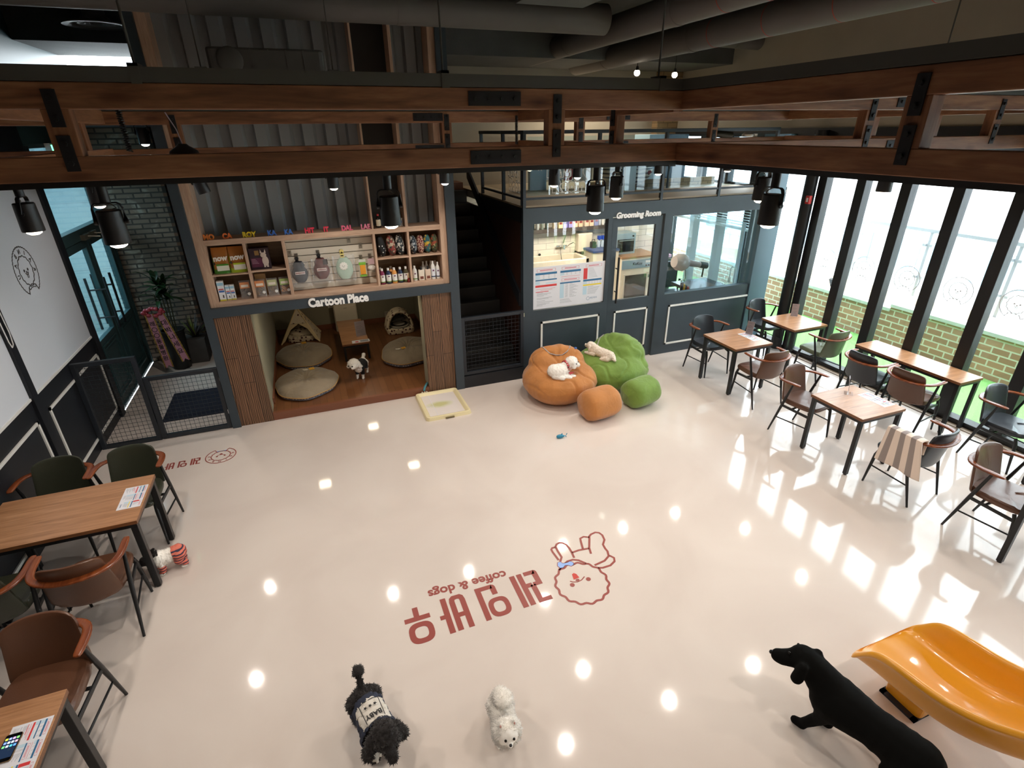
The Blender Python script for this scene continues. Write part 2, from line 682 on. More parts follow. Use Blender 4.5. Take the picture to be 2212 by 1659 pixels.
MT = {
    'floor': floor_mat(),
    'slate': mat('slate_blue_paint', '#343f47', 0.45, var=0.06, vscale=3),
    'navy': mat('black_navy_paint', '#171b21', 0.5, var=0.08, vscale=4),
    'black': mat('matt_black_metal', '#16171a', 0.45),
    'track': mat('black_track_enamel', '#0e0f10', 0.5),
    'white_trim': mat('white_trim_paint', '#e8e6e0', 0.4),
    'ceil': mat('grey_spray_ceiling', '#4a4b49', 0.9, var=0.12, vscale=2, bump=0.3, bscale=40),
    'concrete': mat('grey_sprayed_beam', '#555654', 0.9, var=0.1, vscale=3, bump=0.3, bscale=50),
    'duct': mat('grey_duct_wrap', '#625e5b', 0.7, var=0.05, vscale=2),
    'steelgrey': mat('grey_painted_channel', '#4d4d48', 0.55),
    'beige': mat('beige_wall_paint', '#a39b8b', 0.85, var=0.04, vscale=2),
    'greige': mat('olive_grey_wall_paint', '#8d8874', 0.8, var=0.04, vscale=2),
    'darkwall': mat('dark_wall_paint', '#1d1d1c', 0.8),
    'teal': mat('teal_door_enamel', '#37565a', 0.4, var=0.05, vscale=3),
    'brick_old': brick_mat('old_brown_brick', '#756759', '#8b7866', '#4a433c', bw=0.235, bh=0.075, patches='#a59c8c'),
    'brick_side': brick_mat('old_brown_brick_side', '#5c4434', '#6a4c38', '#37302a', ab=('y', 'z'), bw=0.235, bh=0.075),
    'planter_brick': brick_mat('tan_planter_brick', '#a17a66', '#b58d78', '#d2cfc6', ab=('y', 'z'), bw=0.24, bh=0.105, ms=0.012),
    'tile': brick_mat('cream_wall_tile', '#e4dfd2', '#e9e4d8', '#a8a298', bw=0.37, bh=0.125, ms=0.004, rough=0.15, bump=0.2),
    'sawn': sawn_mat(),
    'beam_x': wood('stained_pine_along_x', '#6a442c', '#8a5c3e', '#a47450', 'x', rough=0.55),
    'beam_y': wood('stained_pine_along_y', '#6a442c', '#8a5c3e', '#a47450', 'y', rough=0.55),
    'beam_z': wood('stained_pine_along_z', '#6a442c', '#8a5c3e', '#a47450', 'z', rough=0.55),
    'oak_x': wood('limed_oak_along_x', '#b2917a', '#c5a48b', '#d2b49b', 'x', rough=0.5, knots=False, bump=0.05, stretch=14),
    'oak_z': wood('limed_oak_along_z', '#b2917a', '#c5a48b', '#d2b49b', 'z', rough=0.5, knots=False, bump=0.05, stretch=14),
    'oak_top': wood('oak_table_laminate', '#9c6f4c', '#b1825c', '#bf906a', 'x', rough=0.3, knots=False, bump=0.02, stretch=16),
    'laminate': None,
    'reddish': wood('reddish_brown_panel', '#2c1912', '#3a2118', '#45281d', 'z', rough=0.5, knots=False),
    'glass': glass_mat('clear_glass'),
    'glass_blue': glass_mat('bluish_glass', (0.86, 0.96, 1.0, 1)),
    'blind': mat('white_roller_fabric', '#dbe0e8', 0.8),
    'white': mat('white_plastic', '#e9e8e4', 0.4),
    'cream': mat('cream_enamel', '#e2dac6', 0.3),
    'chrome': mat('chrome', '#d8d8d8', 0.12, 1.0),
    'bulb': mat('lit_lamp_lens', '#fff4e0', 0.3, emit='#fff0d8', es=14.0),
}
_w = NT('brown_floor_laminate')
_w.set(Roughness=0.35)
_b2 = _w.n('ShaderNodeTexBrick', offset=0.37)
for k, v in (('Brick Width', 0.9), ('Row Height', 0.095), ('Mortar Size', 0.0015), ('Scale', 1.0), ('Color1', lin('#6a4327')), ('Color2', lin('#7a5030')), ('Mortar', lin('#3a2415'))):
    _b2.inputs[k].default_value = v
_w.l(_w.swiz('y', 'x'), _b2.inputs['Vector'])
_w.l(_b2.outputs['Color'], _w.b.inputs['Base Color'])
MT['laminate'] = _w.m

H = 5.1          # ceiling height
XL, XR, YB = -2.78, 7.5, 7.02

# ---------------------------------------------------------------- floor, ceiling, outer walls
struct('floor', MB().box(XL, XR + 0.05, -2.6, 10.45, -0.12, 0.0), MT['floor'])
struct('ceiling', MB().box(XL - 0.15, XR + 0.12, -2.6, 10.6, H, H + 0.15), MT['ceil'])
mb = MB().box(XL, XR, 8.75, 10.2, 4.5, H)
mb.box(XL, XR, 2.0, 2.9, 4.62, H)
struct('trim_1', mb, MT['concrete'])            # dropped beams under the slab
struct('wall_front', MB().box(XL - 0.15, XR + 0.12, -2.75, -2.6, 0, H), MT['beige'])

# left wall: dark wainscot, blinds bay by bay, entrance door further back
mb = MB()
mb.box(XL - 0.15, XL, -2.6, 8.0, 0, 1.17)
mb.box(XL - 0.15, XL - 0.03, -2.6, 8.0, 1.17, 3.3)
mb.box(XL - 0.15, XL, -2.6, 8.0, 3.3, H)
struct('wall_left', mb, MT['navy'])
mb = MB()
for yc in (6.05, 4.15, 2.25, 0.35, -1.5):
    mb.box(XL - 0.03, XL + 0.03, yc - 0.055, yc + 0.055, 0.0, 3.3)
mb.box(XL - 0.05, XL + 0.03, 7.89, 8.03, 0, 3.4)
struct('trim_2', mb, MT['navy'])
mb = MB()
for y0, y1 in ((6.24, 7.92 - 0.05), (4.34, 5.95), (2.44, 4.05), (0.54, 2.15)):
    for a, b, c, d in ((y0, y1, 0.93, 0.96), (y0, y1, 0.14, 0.17), (y0, y0 + 0.03, 0.14, 0.96), (y1 - 0.03, y1, 0.14, 0.96)):
        mb.box(XL, XL + 0.014, a, b, c, d)
struct('trim_3', mb, MT['white_trim'])
for k, (y0, y1) in enumerate(((6.11, 7.885), (4.21, 5.99), (2.31, 4.09), (0.41, 2.19))):
    lab = ['white roller blind with a round dog emblem nearest the entrance door', 'white roller blind left of the emblem blind, beside its dark post',
           'white roller blind third from the entrance door', 'white roller blind fourth from the entrance door'][k]
    if k > 1:
        continue
    t = thing('roller_blind', lab, 'blind', (XL, (y0 + y1) / 2, 1.17), 'roller blinds on the left wall')
    MB().box(XL - 0.02, XL + 0.004, y0, y1, 1.19, 3.25).obj('blind_fabric', MT['blind'], t)
    MB().box(XL - 0.024, XL + 0.014, y0, y1, 1.165, 1.19).obj('bottom_rail', MT['white'], t)
    MB().cyl((XL - 0.01, y0, 3.27), (XL - 0.01, y1, 3.27), 0.03).obj('roller_tube', MT['white'], t)
    if k == 0:
        blind0 = t
    else:
        mb = MB()
        pts = [(XL + 0.04, 6.0, 3.2), (XL + 0.045, 6.02, 2.4), (XL + 0.05, 6.04, 1.85), (XL + 0.05, 6.02, 1.74), (XL + 0.05, 5.985, 1.72), (XL + 0.05, 5.965, 1.78), (XL + 0.04, 5.96, 2.4), (XL + 0.04, 5.96, 3.2)]
        mb.tube(pts, 0.005, 6)
        mb.obj('bead_chain', MT['white'], t)

# entrance lobby
mb = MB()
mb.box(XL - 0.15, XL, 9.98, 10.45, 0, H)
mb.box(XL - 0.15, XL, 8.0, 9.98, 3.42, H)
struct('wall_lobby', mb, MT['teal'])
struct('wall_brick', MB().box(XL, -1.92, 10.0, 10.15, 0, 3.62), MT['brick_old'])
struct('wall_brick_return', MB().box(-1.95, -1.90, 9.99, 10.42, 0, 3.62), MT['brick_side'])
mb = MB()
mb.box(-1.92, -1.3, 10.40, 10.5, 0, 3.7)
mb.box(XL, -1.2, 7.1, 10.45, 3.6, 3.7)          # lobby ceiling
mb.box(-1.30, -1.21, 7.12, 10.4, 0, 3.7)
struct('wall_lobby_side', mb, MT['darkwall'])

# double entrance door in the left wall
def framed(mb, y0, y1, z0, z1, w, x0, x1, m=0):
    mb.box(x0, x1, y0, y0 + w, z0, z1, m)
    mb.box(x0, x1, y1 - w, y1, z0, z1, m)
    mb.box(x0, x1, y0 + w, y1 - w, z0, z0 + w, m)
    mb.box(x0, x1, y0 + w, y1 - w, z1 - w, z1, m)
    return mb

d2 = thing('door_2', 'teal double entrance door with glazed leaves and black bar handles', 'door', (XL, 9.0, 0))
d2['kind'] = 'structure'
mb = MB()
framed(mb, 8.03, 9.98, 0.0, 3.42, 0.05, XL - 0.12, XL - 0.01)
mb.box(XL - 0.12, XL - 0.01, 8.06, 9.95, 2.24, 2.38)
mb.obj('door_frame', MT['teal'], d2, bevel=0.004)
MB().box(XL - 0.08, XL - 0.065, 8.08, 9.93, 2.38, 3.37).obj('transom_glass', MT['glass_blue'], d2)
for y0, y1, hy in ((8.08, 8.99, 8.86), (9.01, 9.93, 9.14)):
    mb = MB()
    framed(mb, y0, y1, 0.01, 2.23, 0.10, XL - 0.09, XL - 0.03)
    mb.box(XL - 0.09, XL - 0.03, y0 + 0.1, y1 - 0.1, 0.1, 1.0)
    framed(mb, y0 + 0.14, y1 - 0.14, 0.16, 0.92, 0.02, XL - 0.03, XL - 0.015)
    framed(mb, y0 + 0.2, y1 - 0.2, 0.22, 0.86, 0.02, XL - 0.03, XL - 0.02)
    lf = mb.obj('door_leaf', MT['teal'], d2, bevel=0.003)
    MB().box(XL - 0.065, XL - 0.055, y0 + 0.1, y1 - 0.1, 1.0, 2.13).obj('pane', MT['glass_blue'], lf, off=(XL, 9.0, 0))
    for sx, nm in ((0.05, 'handle'), (-0.17, 'handle')):
        mb = MB()
        mb.tube([(XL + sx, hy, 0.98), (XL + sx, hy, 1.72)], 1.0, sq=(0.03, 0.03))
        for z in (1.15, 1.55):
            mb.cyl((XL + sx, hy, z), (XL - 0.05, hy, z), 0.012, n=8)
        mb.obj(nm, MT['black'], lf, off=(XL, 9.0, 0))
    mb = MB().box(XL - 0.01, XL + 0.04, hy - 0.12, hy + 0.10, 2.24, 2.31)
    mb.tube([(XL + 0.02, hy, 2.28), (XL + 0.16, hy + 0.05, 2.26), (XL + 0.03, hy + 0.2, 2.25)], 0.008, 6)
    mb.obj('door_closer', mat('brass_closer', '#8a8474', 0.35, 0.6), lf, off=(XL, 9.0, 0))
# corridor behind the door
mb = MB()
mb.box(-6.1, XL - 0.15, 6.2, 12.2, -0.12, 0)
mb.box(-6.2, -6.1, 6.2, 12.2, 0, 3.4)
mb.box(-6.1, XL - 0.15, 12.2, 12.3, 0, 3.4)
mb.box(-6.1, XL - 0.15, 6.1, 6.2, 0, 3.4)
mb.box(-6.1, XL - 0.15, 6.2, 12.2, 3.4, 3.5)
corr_m = brick_mat('pale_corridor_tile', '#a9bfc0', '#b5c8c8', '#97a9aa', ab=('y', 'z'), bw=0.6, bh=0.6, ms=0.006, rough=0.25, bump=0.1)
struct('wall_corridor', mb, corr_m)

# play niche
mb = MB()
mb.box(-0.83, -0.80, 7.05, 10.3, 0.0, 1.55)
mb.box(1.79, 1.82, 7.05, 10.3, 0.0, 1.55)
mb.box(1.34, 1.82, 7.03, 7.07, 0.0, 1.5)
mb.box(-0.80, 1.79, 10.3, 10.36, 0.0, 1.55)
mb.box(1.335, 1.36, 7.07, 7.3, 0.0, 1.5)
mb.box(-0.83, 1.82, 7.08, 10.3, 1.50, 1.58)
struct('wall_niche', mb, MT['greige'])
struct('floor_niche', MB().box(-0.80, 1.79, 7.06, 10.3, 0.0, 0.1), MT['laminate'])
mb = MB().box(-0.81, 1.33, 7.005, 7.06, 0.0, 0.105)
mb.box(-0.80, 1.79, 10.28, 10.3, 0.1, 0.19)
mb.box(1.77, 1.79, 7.3, 10.28, 0.1, 0.19)
mb.box(-0.80, -0.78, 7.3, 10.28, 0.1, 0.19)
struct('baseboard_niche', mb, mat('reddish_brown_skirting', '#7a4a33', 0.4))
mb = MB().box(-1.206, -0.805, 7.0, 7.05, 0.0, 1.5)
mb.box(1.335, 1.735, 7.0, 7.05, 0.0, 1.5)
struct('trim_4', mb, MT['sawn'])                # brushed plank facings either side of the niche
mb = MB()
mb.box(-1.307, -1.206, 6.97, 7.12, 0.0, H)
mb.box(1.735, 1.86, 6.97, 7.12, 0.0, H)
mb.box(-1.206, 1.735, 6.97, 7.12, 1.50, 1.615)
struct('trim_5', mb, MT['slate'])               # slate frame of the play place

# corrugated wall above the shelf
mb = MB()
prof = []
x = -1.12
while x < 1.68:
    for dx, dy in ((0.0, 0.0), (0.115, 0.0), (0.15, 0.075), (0.235, 0.075), (0.257, 0.0)):
        prof.append((x + dx, 7.30 + dy))
    x += 0.257
pp = prof + [(prof[-1][0], 7.45), (prof[0][0], 7.45)]
mb.prism(pp, 2.38, H)
struct('wall_corrugated', mb, mat('grey_corrugated_sheet', '#868a8c', 0.5, var=0.04, vscale=2))

# staircase between the play place and the grooming room
st = thing('staircase', 'dark staircase behind the mesh gate between the two rooms', 'stairs', (2.34, 7.2, 0))
mb = MB()
for k in range(13):
    mb.box(1.87, 2.82, 7.2 + 0.21 * k, 7.2 + 0.21 * (k + 1) + (0 if k < 12 else 0.35), 0.0, 0.195 * (k + 1))
mb.obj('steps', mat('black_stair_tread', '#1b1a18', 0.6), st)
mb = MB()
for k in range(13):
    mb.box(1.88, 2.81, 7.195 + 0.21 * k, 7.225 + 0.21 * k, 0.195 * (k + 1) - 0.02, 0.195 * (k + 1) + 0.004)
mb.obj('nosing', mat('dark_rubber_nosing', '#2a2926', 0.7), st)
mb = MB().box(1.822, 1.868, 7.12, 10.3, 0, 4.4)
struct('wall_stair_left', mb, MT['darkwall'])
struct('wall_stair_right', MB().box(2.83, 2.86, 7.12, 10.3, 0, 2.33), MT['reddish'])
mb = MB().prism([(7.12, 1.33), (7.12, 1.13), (9.6, 2.75), (9.6, 2.95)], 2.80, 2.83, M=Matrix(((0, 0, 1, 0), (1, 0, 0, 0), (0, 1, 0, 0), (0, 0, 0, 1))))
struct('trim_6', mb, MT['navy'])                # sloping band on the stair wall
struct('trim_7', MB().box(1.86, 2.83, 6.98, 7.12, 0.0, 0.19), MT['navy'])
struct('wall_back', MB().box(1.8, XR, 10.3, 10.45, 0.0, H), MT['beige'])
struct('wall_back_left', MB().box(-1.3, 1.8, 10.36, 10.45, 1.5, H), MT['darkwall'])

# grooming room front
X0, X1 = 2.83, 7.12
mb = MB()
mb.box(X0, 2.987, YB, YB + 0.1, 0, 2.53)
mb.box(2.987, 4.18, YB, YB + 0.1, 0, 1.06)
mb.box(2.987, 4.18, YB, YB + 0.1, 2.315, 2.53)
mb.box(4.18, 4.25, YB, YB + 0.1, 0, 2.53)
mb.box(4.25, 5.165, YB, YB + 0.1, 2.33, 2.53)
mb.box(5.165, 5.31, YB, YB + 0.1, 0, 2.53)
mb.box(5.31, 7.105, YB, YB + 0.1, 0, 1.05)
mb.box(5.31, 7.105, YB, YB + 0.1, 2.285, 2.53)
mb.box(7.105, X1, YB, YB + 0.1, 0, 2.53)
struct('wall_grooming', mb, MT['slate'])
mb = MB()
for x0, x1, z0, z1 in ((3.112, 4.115, 0.165, 0.872), (5.417, 7.09, 0.165, 0.858)):
    for a, b, c, d in ((x0, x1, z1 - 0.028, z1), (x0, x1, z0, z0 + 0.028), (x0, x0 + 0.028, z0, z1), (x1 - 0.028, x1, z0, z1)):
        mb.box(a, b, YB - 0.014, YB, c, d)
struct('trim_8', mb, MT['white_trim'])
struct('trim_9', MB().box(7.12, 7.47, 7.02, 7.32, 0, 3.4).box(7.06, 7.12, 7.0, 7.14, 0, 2.5), mat('steel_blue_column', '#4d6470', 0.45))
def pane(name, x0, x1, z0, z1, y, m, kind='structure', label=None):
    t = MB().box(x0, x1, y, y + 0.008, z0, z1)
    o = t.obj(name, m)
    o['kind'] = kind
    if label:
        o['label'] = label
    return o
pane('window_1', 2.987, 4.18, 1.06, 2.315, YB + 0.05, MT['glass'])
pane('window_2', 5.31, 7.105, 1.05, 2.285, YB + 0.05, MT['glass_blue'])
d1 = thing('door_1', 'slate grooming room door with tall pane, white trim and black bar handle', 'door', (4.7, YB, 0))
d1['kind'] = 'structure'
mb = MB()
for a, b, c, d in ((4.27, 4.36, 0.01, 2.31), (5.03, 5.145, 0.01, 2.31), (4.36, 5.03, 0.01, 1.05), (4.36, 5.03, 2.18, 2.31)):
    mb.box(a, b, YB + 0.03, YB + 0.075, c, d)
mb.obj('door_leaf', MT['slate'], d1)
MB().box(4.36, 5.03, YB + 0.05, YB + 0.056, 1.05, 2.18).obj('pane', MT['glass'], d1)
mb = MB()
for a, b, c, d in ((4.40, 5.025, 0.842, 0.87), (4.40, 5.025, 0.19, 0.218), (4.40, 4.428, 0.19, 0.87), (4.997, 5.025, 0.19, 0.87)):
    mb.box(a, b, YB + 0.016, YB + 0.03, c, d)
mb.obj('white_trim', MT['white_trim'], d1, label='white rectangular trim on the lower panel')
mb = MB().tube([(4.385, YB - 0.03, 1.02), (4.385, YB - 0.03, 1.74)], 1.0, sq=(0.03, 0.03))
for z in (1.2, 1.56):
    mb.cyl((4.385, YB - 0.03, z), (4.385, YB + 0.035, z), 0.012, n=8)
mb.obj('handle', MT['black'], d1)
# grooming room interior shell
struct('wall_grooming_tile', MB().box(2.86, XR, 10.2, 10.3, 0, 2.40), MT['tile'])
struct('ceiling_grooming', MB().box(2.86, XR, 7.12, 10.3, 2.42, 2.53), mat('white_ceiling_board', '#d9d6ce', 0.8))

# right-hand glazed wall
mul = [9.95, 9.2, 8.45, 7.75, 6.34, 5.705, 5.06, 4.415, 3.77, 3.125, 2.48, 1.835, 1.19, 0.545, -0.1, -0.745, -1.39, -2.035, -2.6]
struct('wall_right', MB().box(XR, XR + 0.12, -2.6, 10.45, 3.48, H), MT['beige'])
mb = MB()
mb.box(XR - 0.03, XR + 0.1, -2.6, 10.45, 3.35, 3.48)
mb.box(XR - 0.06, XR + 0.1, -2.6, 10.45, 0.0, 0.075)
mb.box(XR - 0.03, XR + 0.1, 7.12, 10.45, 2.36, 2.6)
mb.cyl((7.40, 6.50, 0), (7.40, 6.50, 3.45), 0.09, n=20)
struct('trim_10', mb, MT['black'])
mb = MB().box(XR - 0.14, XR - 0.06, -2.6, 7.0, 0.0, 0.012)
struct('trim_11', mb, mat('beige_floor_strip', '#a08f7c', 0.5))
prev = 10.45
for k, y in enumerate(mul):
    t = bpy.data.objects.new('window_%d' % (k + 3), None)
    C.objects.link(t)
    t.location = (XR, (prev + y) / 2, 0)
    t['kind'] = 'structure'
    MB().box(XR - 0.06, XR + 0.08, y - 0.07, y + 0.07, 0.07, 3.36).obj('mullion', MT['black'], t, bevel=0.006)
    z0 = 0.075
    MB().box(XR + 0.02, XR + 0.03, y + 0.07, prev - 0.07 if k else prev, z0, 3.35).obj('pane', MT['glass'], t)
    prev = y
# party room shell on the upper floor
struct('floor_party', MB().box(2.83, XR, YB + 0.02, 10.3, 2.535, 2.56), mat('beige_upper_floor', '#9a8a72', 0.6))
# steel ceiling-hung ducts
RED_SEAM = mat('red_seam_tape', '#a03a2a', 0.6)
def duct(name, label, p0, p1, r, rings, red=(), cap=False):
    t = thing(name, label, 'duct', ((p0[0] + p1[0]) / 2, (p0[1] + p1[1]) / 2, p0[2] - r))
    mb = MB().cyl(p0, p1, r, n=28)
    mb.obj('pipe', MT['duct'], t)
    P0, P1 = Vector(p0), Vector(p1)
    d = (P1 - P0)
    for f in rings:
        c = P0 + d * f
        e = d.normalized() * 0.05
        MB().cyl(c - e, c + e, r * 1.03, n=28).obj('coupling_band', MT['duct'], t)
    for f in red:
        c = P0 + d * f
        e = d.normalized() * 0.004
        MB().cyl(c - e, c + e, r * 1.012, n=28).obj('red_seam', RED_SEAM, t, label='thin red seam line')
    return t
duct('air_duct', 'long grey round duct running away from the viewer, left of the parallel pair', (4.12, -1.0, 4.65), (4.12, 9.9, 4.65), 0.155, (0.35, 0.62, 0.86), (0.55, 0.5))
duct('air_duct', 'long grey round duct running away from the viewer, right of the parallel pair', (5.12, -1.0, 4.56), (5.12, 10.1, 4.56), 0.165, (0.4, 0.7, 0.9), (0.42, 0.5, 0.58, 0.66))
duct('air_duct', 'grey round duct crossing the top left corner of the ceiling', (XL, 6.95, 4.72), (3.9, 6.95, 4.72), 0.165, (0.32, 0.62))
duct('air_duct', 'grey round duct crossing the ceiling behind the pair at upper right', (5.3, 8.2, 4.83), (XR, 8.2, 4.78), 0.13, (0.25, 0.8))
# ---------------------------------------------------------------- hung timber trusses
PLATE = mat('black_steel_plate', '#222327', 0.55, 0.3)
Y1, Y2, XC, XLF, XE = 3.33, 6.27, 2.49, -1.55, 6.45


def truss(name, label, axis, at, lo, hi, posts, splices, zoff=0.0, gray=True):
    """axis 'x' or 'y'; two stacked chords joined by bolted posts, black lighting track beneath, grey channel above"""
    mid = (lo + hi) / 2
    t = thing(name, label, 'truss', (mid, at, 3.3 + zoff) if axis == 'x' else (at, mid, 3.3 + zoff), 'timber trusses under the ceiling')
    z = zoff

    def bar(a, b, c0, c1, z0, z1):
        return MB().box(a, b, at + c0, at + c1, z0 + z, z1 + z) if axis == 'x' else MB().box(at + c0, at + c1, a, b, z0 + z, z1 + z)
    W = MT['beam_x'] if axis == 'x' else MT['beam_y']
    bar(lo, hi, -0.04, 0.04, 3.61, 3.72).obj('upper_chord', W, t, bevel=0.004)
    bar(lo, hi, -0.04, 0.04, 3.30, 3.41).obj('lower_chord', W, t, bevel=0.004)
    bar(lo, hi, -0.028, 0.028, 3.272, 3.30).obj('lighting_track', MT['track'], t)
    if gray:
        bar(lo, hi, -0.05, 0.05, 3.722, 3.785).obj('steel_channel', MT['steelgrey'], t)
    for p in posts:
        bar(p - 0.055, p + 0.055, -0.038, 0.038, 3.41, 3.61).obj('post', MT['beam_z'], t, bevel=0.003)
        for z0, z1 in ((3.535, 3.69), (3.345, 3.50)):
            pl = bar(p - 0.027, p + 0.027, -0.047, -0.04, z0, z1).obj('strap_plate', PLATE, t)
            for zb in (z0 + 0.035, z1 - 0.035):
                q = (p, at - 0.047, zb + z) if axis == 'x' else (at - 0.047, p, zb + z)
                e = (p, at - 0.06, zb + z) if axis == 'x' else (at - 0.06, p, zb + z)
                MB().cyl(q, e, 0.012, n=6).obj('bolt', MT['black'], pl, off=wloc(t))
    for p in splices:
        for zc in (3.665, 3.355):
            pl = bar(p - 0.16, p + 0.16, -0.047, -0.04, zc - 0.037, zc + 0.037).obj('splice_plate', PLATE, t)
            for k in range(4):
                u = p - 0.12 + 0.08 * k
                q = (u, at - 0.047, zc + z) if axis == 'x' else (at - 0.047, u, zc + z)
                e = (u, at - 0.058, zc + z) if axis == 'x' else (at - 0.058, u, zc + z)
                MB().cyl(q, e, 0.011, n=6).obj('bolt', MT['black'], pl, off=wloc(t))
    return t


truss('timber_truss', 'nearest stained timber truss running across the whole picture', 'x', Y1, -2.7, 7.3, (-0.98, 1.55, 4.22, 5.75), (1.15, 4.62))
truss('timber_truss', 'rear stained timber truss running across in front of the shelf wall', 'x', Y2, -2.7, XE + 0.04, (-0.98, 1.62, 3.25, 5.2), (1.42, 3.75), -0.03)
truss('timber_truss', 'timber truss coming toward the viewer on the right from the middle corner', 'y', XC, -2.5, Y1 - 0.04, (1.72, -0.4), (), 0.0)
truss('timber_truss', 'timber truss linking the near and rear trusses above the beanbags', 'y', XC, Y1 + 0.04, Y2 - 0.04, (4.15,), (), -0.015, False)
truss('timber_truss', 'timber truss at far left above the entrance gate', 'y', XLF, -2.5, Y2 - 0.04, (5.6, 1.2), (), -0.02, False)
truss('timber_truss', 'timber truss at far right beside the tall windows', 'y', XE, -2.5, Y2 - 0.04, (5.0, 4.3, 2.3), (), -0.02, False)
# threaded hanger rods
for k, (x, y, lab) in enumerate(((-0.62, Y1, 'hanger rod with grey bracket above the near truss at left'), (0.86, Y1, 'hanger rod above the near truss left of the ducts'),
                                 (2.28, Y1, 'hanger rod near the corner of the near truss'), (4.9, Y1, 'hanger rod above the right part of the near truss'))):
    t = thing('hanger_rod', lab, 'rod', (x, y, 3.785), 'ceiling hanger rods')
    MB().cyl((x, y, 3.80), (x, y, H), 0.006, n=8).obj('rod', MT['steelgrey'], t)
    MB().box(x - 0.022, x + 0.022, y - 0.056, y - 0.05, 3.715, 3.80).box(x - 0.022, x + 0.022, y - 0.056, y + 0.056, 3.786, 3.80).obj('bracket', MT['steelgrey'], t)

# ---------------------------------------------------------------- track spotlights
def make_spot():
    t = thing('track_spotlight', 'black cylindrical track spotlight', 'spotlight', (0, 0, 0), 'black cylinder spotlights on the tracks')
    # origin: track underside; lens at z = -0.285
    MB().cyl((0, 0, -0.075), (0, 0, 0.0), 0.024, n=14).obj('track_adapter', MT['black'], t)
    mb = MB()
    mb.tube([(-0.066, 0, -0.17), (-0.066, 0, -0.105), (-0.058, 0, -0.086), (-0.045, 0, -0.078), (0.045, 0, -0.078), (0.058, 0, -0.086), (0.066, 0, -0.105), (0.066, 0, -0.17)], 1.0, sq=(0.022, 0.006))
    for s in (-1, 1):
        mb.cyl((s * 0.060, 0, -0.17), (s * 0.074, 0, -0.17), 0.012, n=10)
    mb.obj('yoke', MT['black'], t)
    MB().lathe([(0.02, -0.112), (0.050, -0.112), (0.055, -0.117), (0.059, -0.272), (0.057, -0.278), (0.048, -0.278), (0.046, -0.262), (0.01, -0.262)], 24).obj('housing', MT['black'], t)
    mb = MB().tube([(0.0, 0.01, -0.078), (0.02, 0.02, -0.09), (0.035, 0.02, -0.105), (0.01, 0.03, -0.113)], 0.0035, 6)
    mb.obj('cable', mat('grey_flex', '#8d8378', 0.4), t)
    MB().lathe([(0.002, -0.300), (0.022, -0.297), (0.037, -0.288), (0.044, -0.272), (0.044, -0.266), (0.002, -0.266)], 20).obj('bulb', MT['bulb'], t)
    l = bpy.data.lights.new('spot_beam', 'SPOT')
    l.energy = 50
    l.color = (1.0, 0.89, 0.79)
    l.spot_size = math.radians(150)
    l.spot_blend = 1.0
    l.shadow_soft_size = 0.045
    o = bpy.data.objects.new('spot_beam', l)
    o.location = (0, 0, -0.31)
    C.objects.link(o)
    o.parent = t
    return t


spot0 = make_spot()
ZT = 3.272
SP = [
    (-0.91, Y1, 0, 'large black spotlight hanging before the brick wall at left'),
    (0.49, Y1, 0, 'large black spotlight hanging before the dark shelf compartment'),
    (1.87, Y1, 0, 'large black spotlight hanging before the upper glass railing above the grooming room door'),
    (3.30, Y1, 0, 'black spotlight left of the tall windows, partly behind a nearer spotlight'),
    (4.63, Y1, 0, 'black spotlight in front of the second bright window pane, lens just below the beam'),
    (XC, 2.42, PI / 2, 'nearest large black spotlight at the right, beside the grooming room corner'),
    (XC, 4.09, PI / 2, 'black spotlight just right and behind the big one above the Grooming Room sign'),
    (XC, 5.32, PI / 2, 'black spotlight covering part of the word Party on the glass'),
    (XLF, 4.16, PI / 2, 'black spotlight in front of the white blind at far left'),
    (XLF, 5.51, PI / 2, 'small black spotlight behind the large one at the brick wall'),
    (0.36, Y2, 0, 'black spotlight above the small letters in front of the corrugated wall'),
    (1.57, Y2, 0, 'black spotlight at the right end of the shelf wall'),
    (3.25, Y2, 0, 'black spotlight left of the party room poster, second in the row before the railing'),
    (4.43, Y2, 0, 'black spotlight before the striped cushion in the party room'),
    (5.55, Y2, 0, 'black spotlight in front of the upper window beside the party room'),
    (XE, 5.47, PI / 2, 'black spotlight hidden behind the right truss near the windows'),
    (XE, 4.25, PI / 2, 'black spotlight hanging just under the beam before the fourth window pane'),
    (XE, 2.9, PI / 2, 'black spotlight on the right truss toward the near tables'),
]
for k, (x, y, rz, lab) in enumerate(SP):
    zo = -0.03 if y == Y2 else (-0.02 if x in (XLF, XE) else (-0.015 if x == XC and y > Y1 else 0))
    if k == 0:
        spot0.location = (x, y, ZT + zo)
        spot0['label'] = lab
    else:
        dup(spot0, (x, y, ZT + zo), rz, lab)
# unlit can that is tilted away, above the letters MO
t = dup(spot0, (-0.93, Y2, ZT - 0.03), 0, 'unlit black spotlight tilted sideways above the orange letters')
for c in list(t.children):
    if c.name.startswith('spot_beam') or c.name.startswith('bulb'):
        bpy.data.objects.remove(c, do_unlink=True)
    elif c.name.startswith(('housing', 'yoke')):
        c.rotation_euler = (0.0, math.radians(-14), 0)
t = dup(spot0, (-1.52, 7.60, 3.68), 0, 'black spotlight hanging in the lobby above the brick wall')
# spots outside the picture that light the near half of the room
for x, y in ((-0.9, 0.9), (0.8, 0.4), (XC, 0.6), (4.4, 0.7), (6.2, 0.8), (XLF, 2.4), (0.4, -1.3), (3.6, -1.2)):
    l = bpy.data.lights.new('near_spot', 'SPOT')
    l.energy = 50
    l.color = (1.0, 0.89, 0.79)
    l.spot_size = math.radians(150)
    l.spot_blend = 1.0
    l.shadow_soft_size = 0.045
    o = bpy.data.objects.new('near_spot', l)
    o.location = (x, y, 3.0)
    C.objects.link(o)
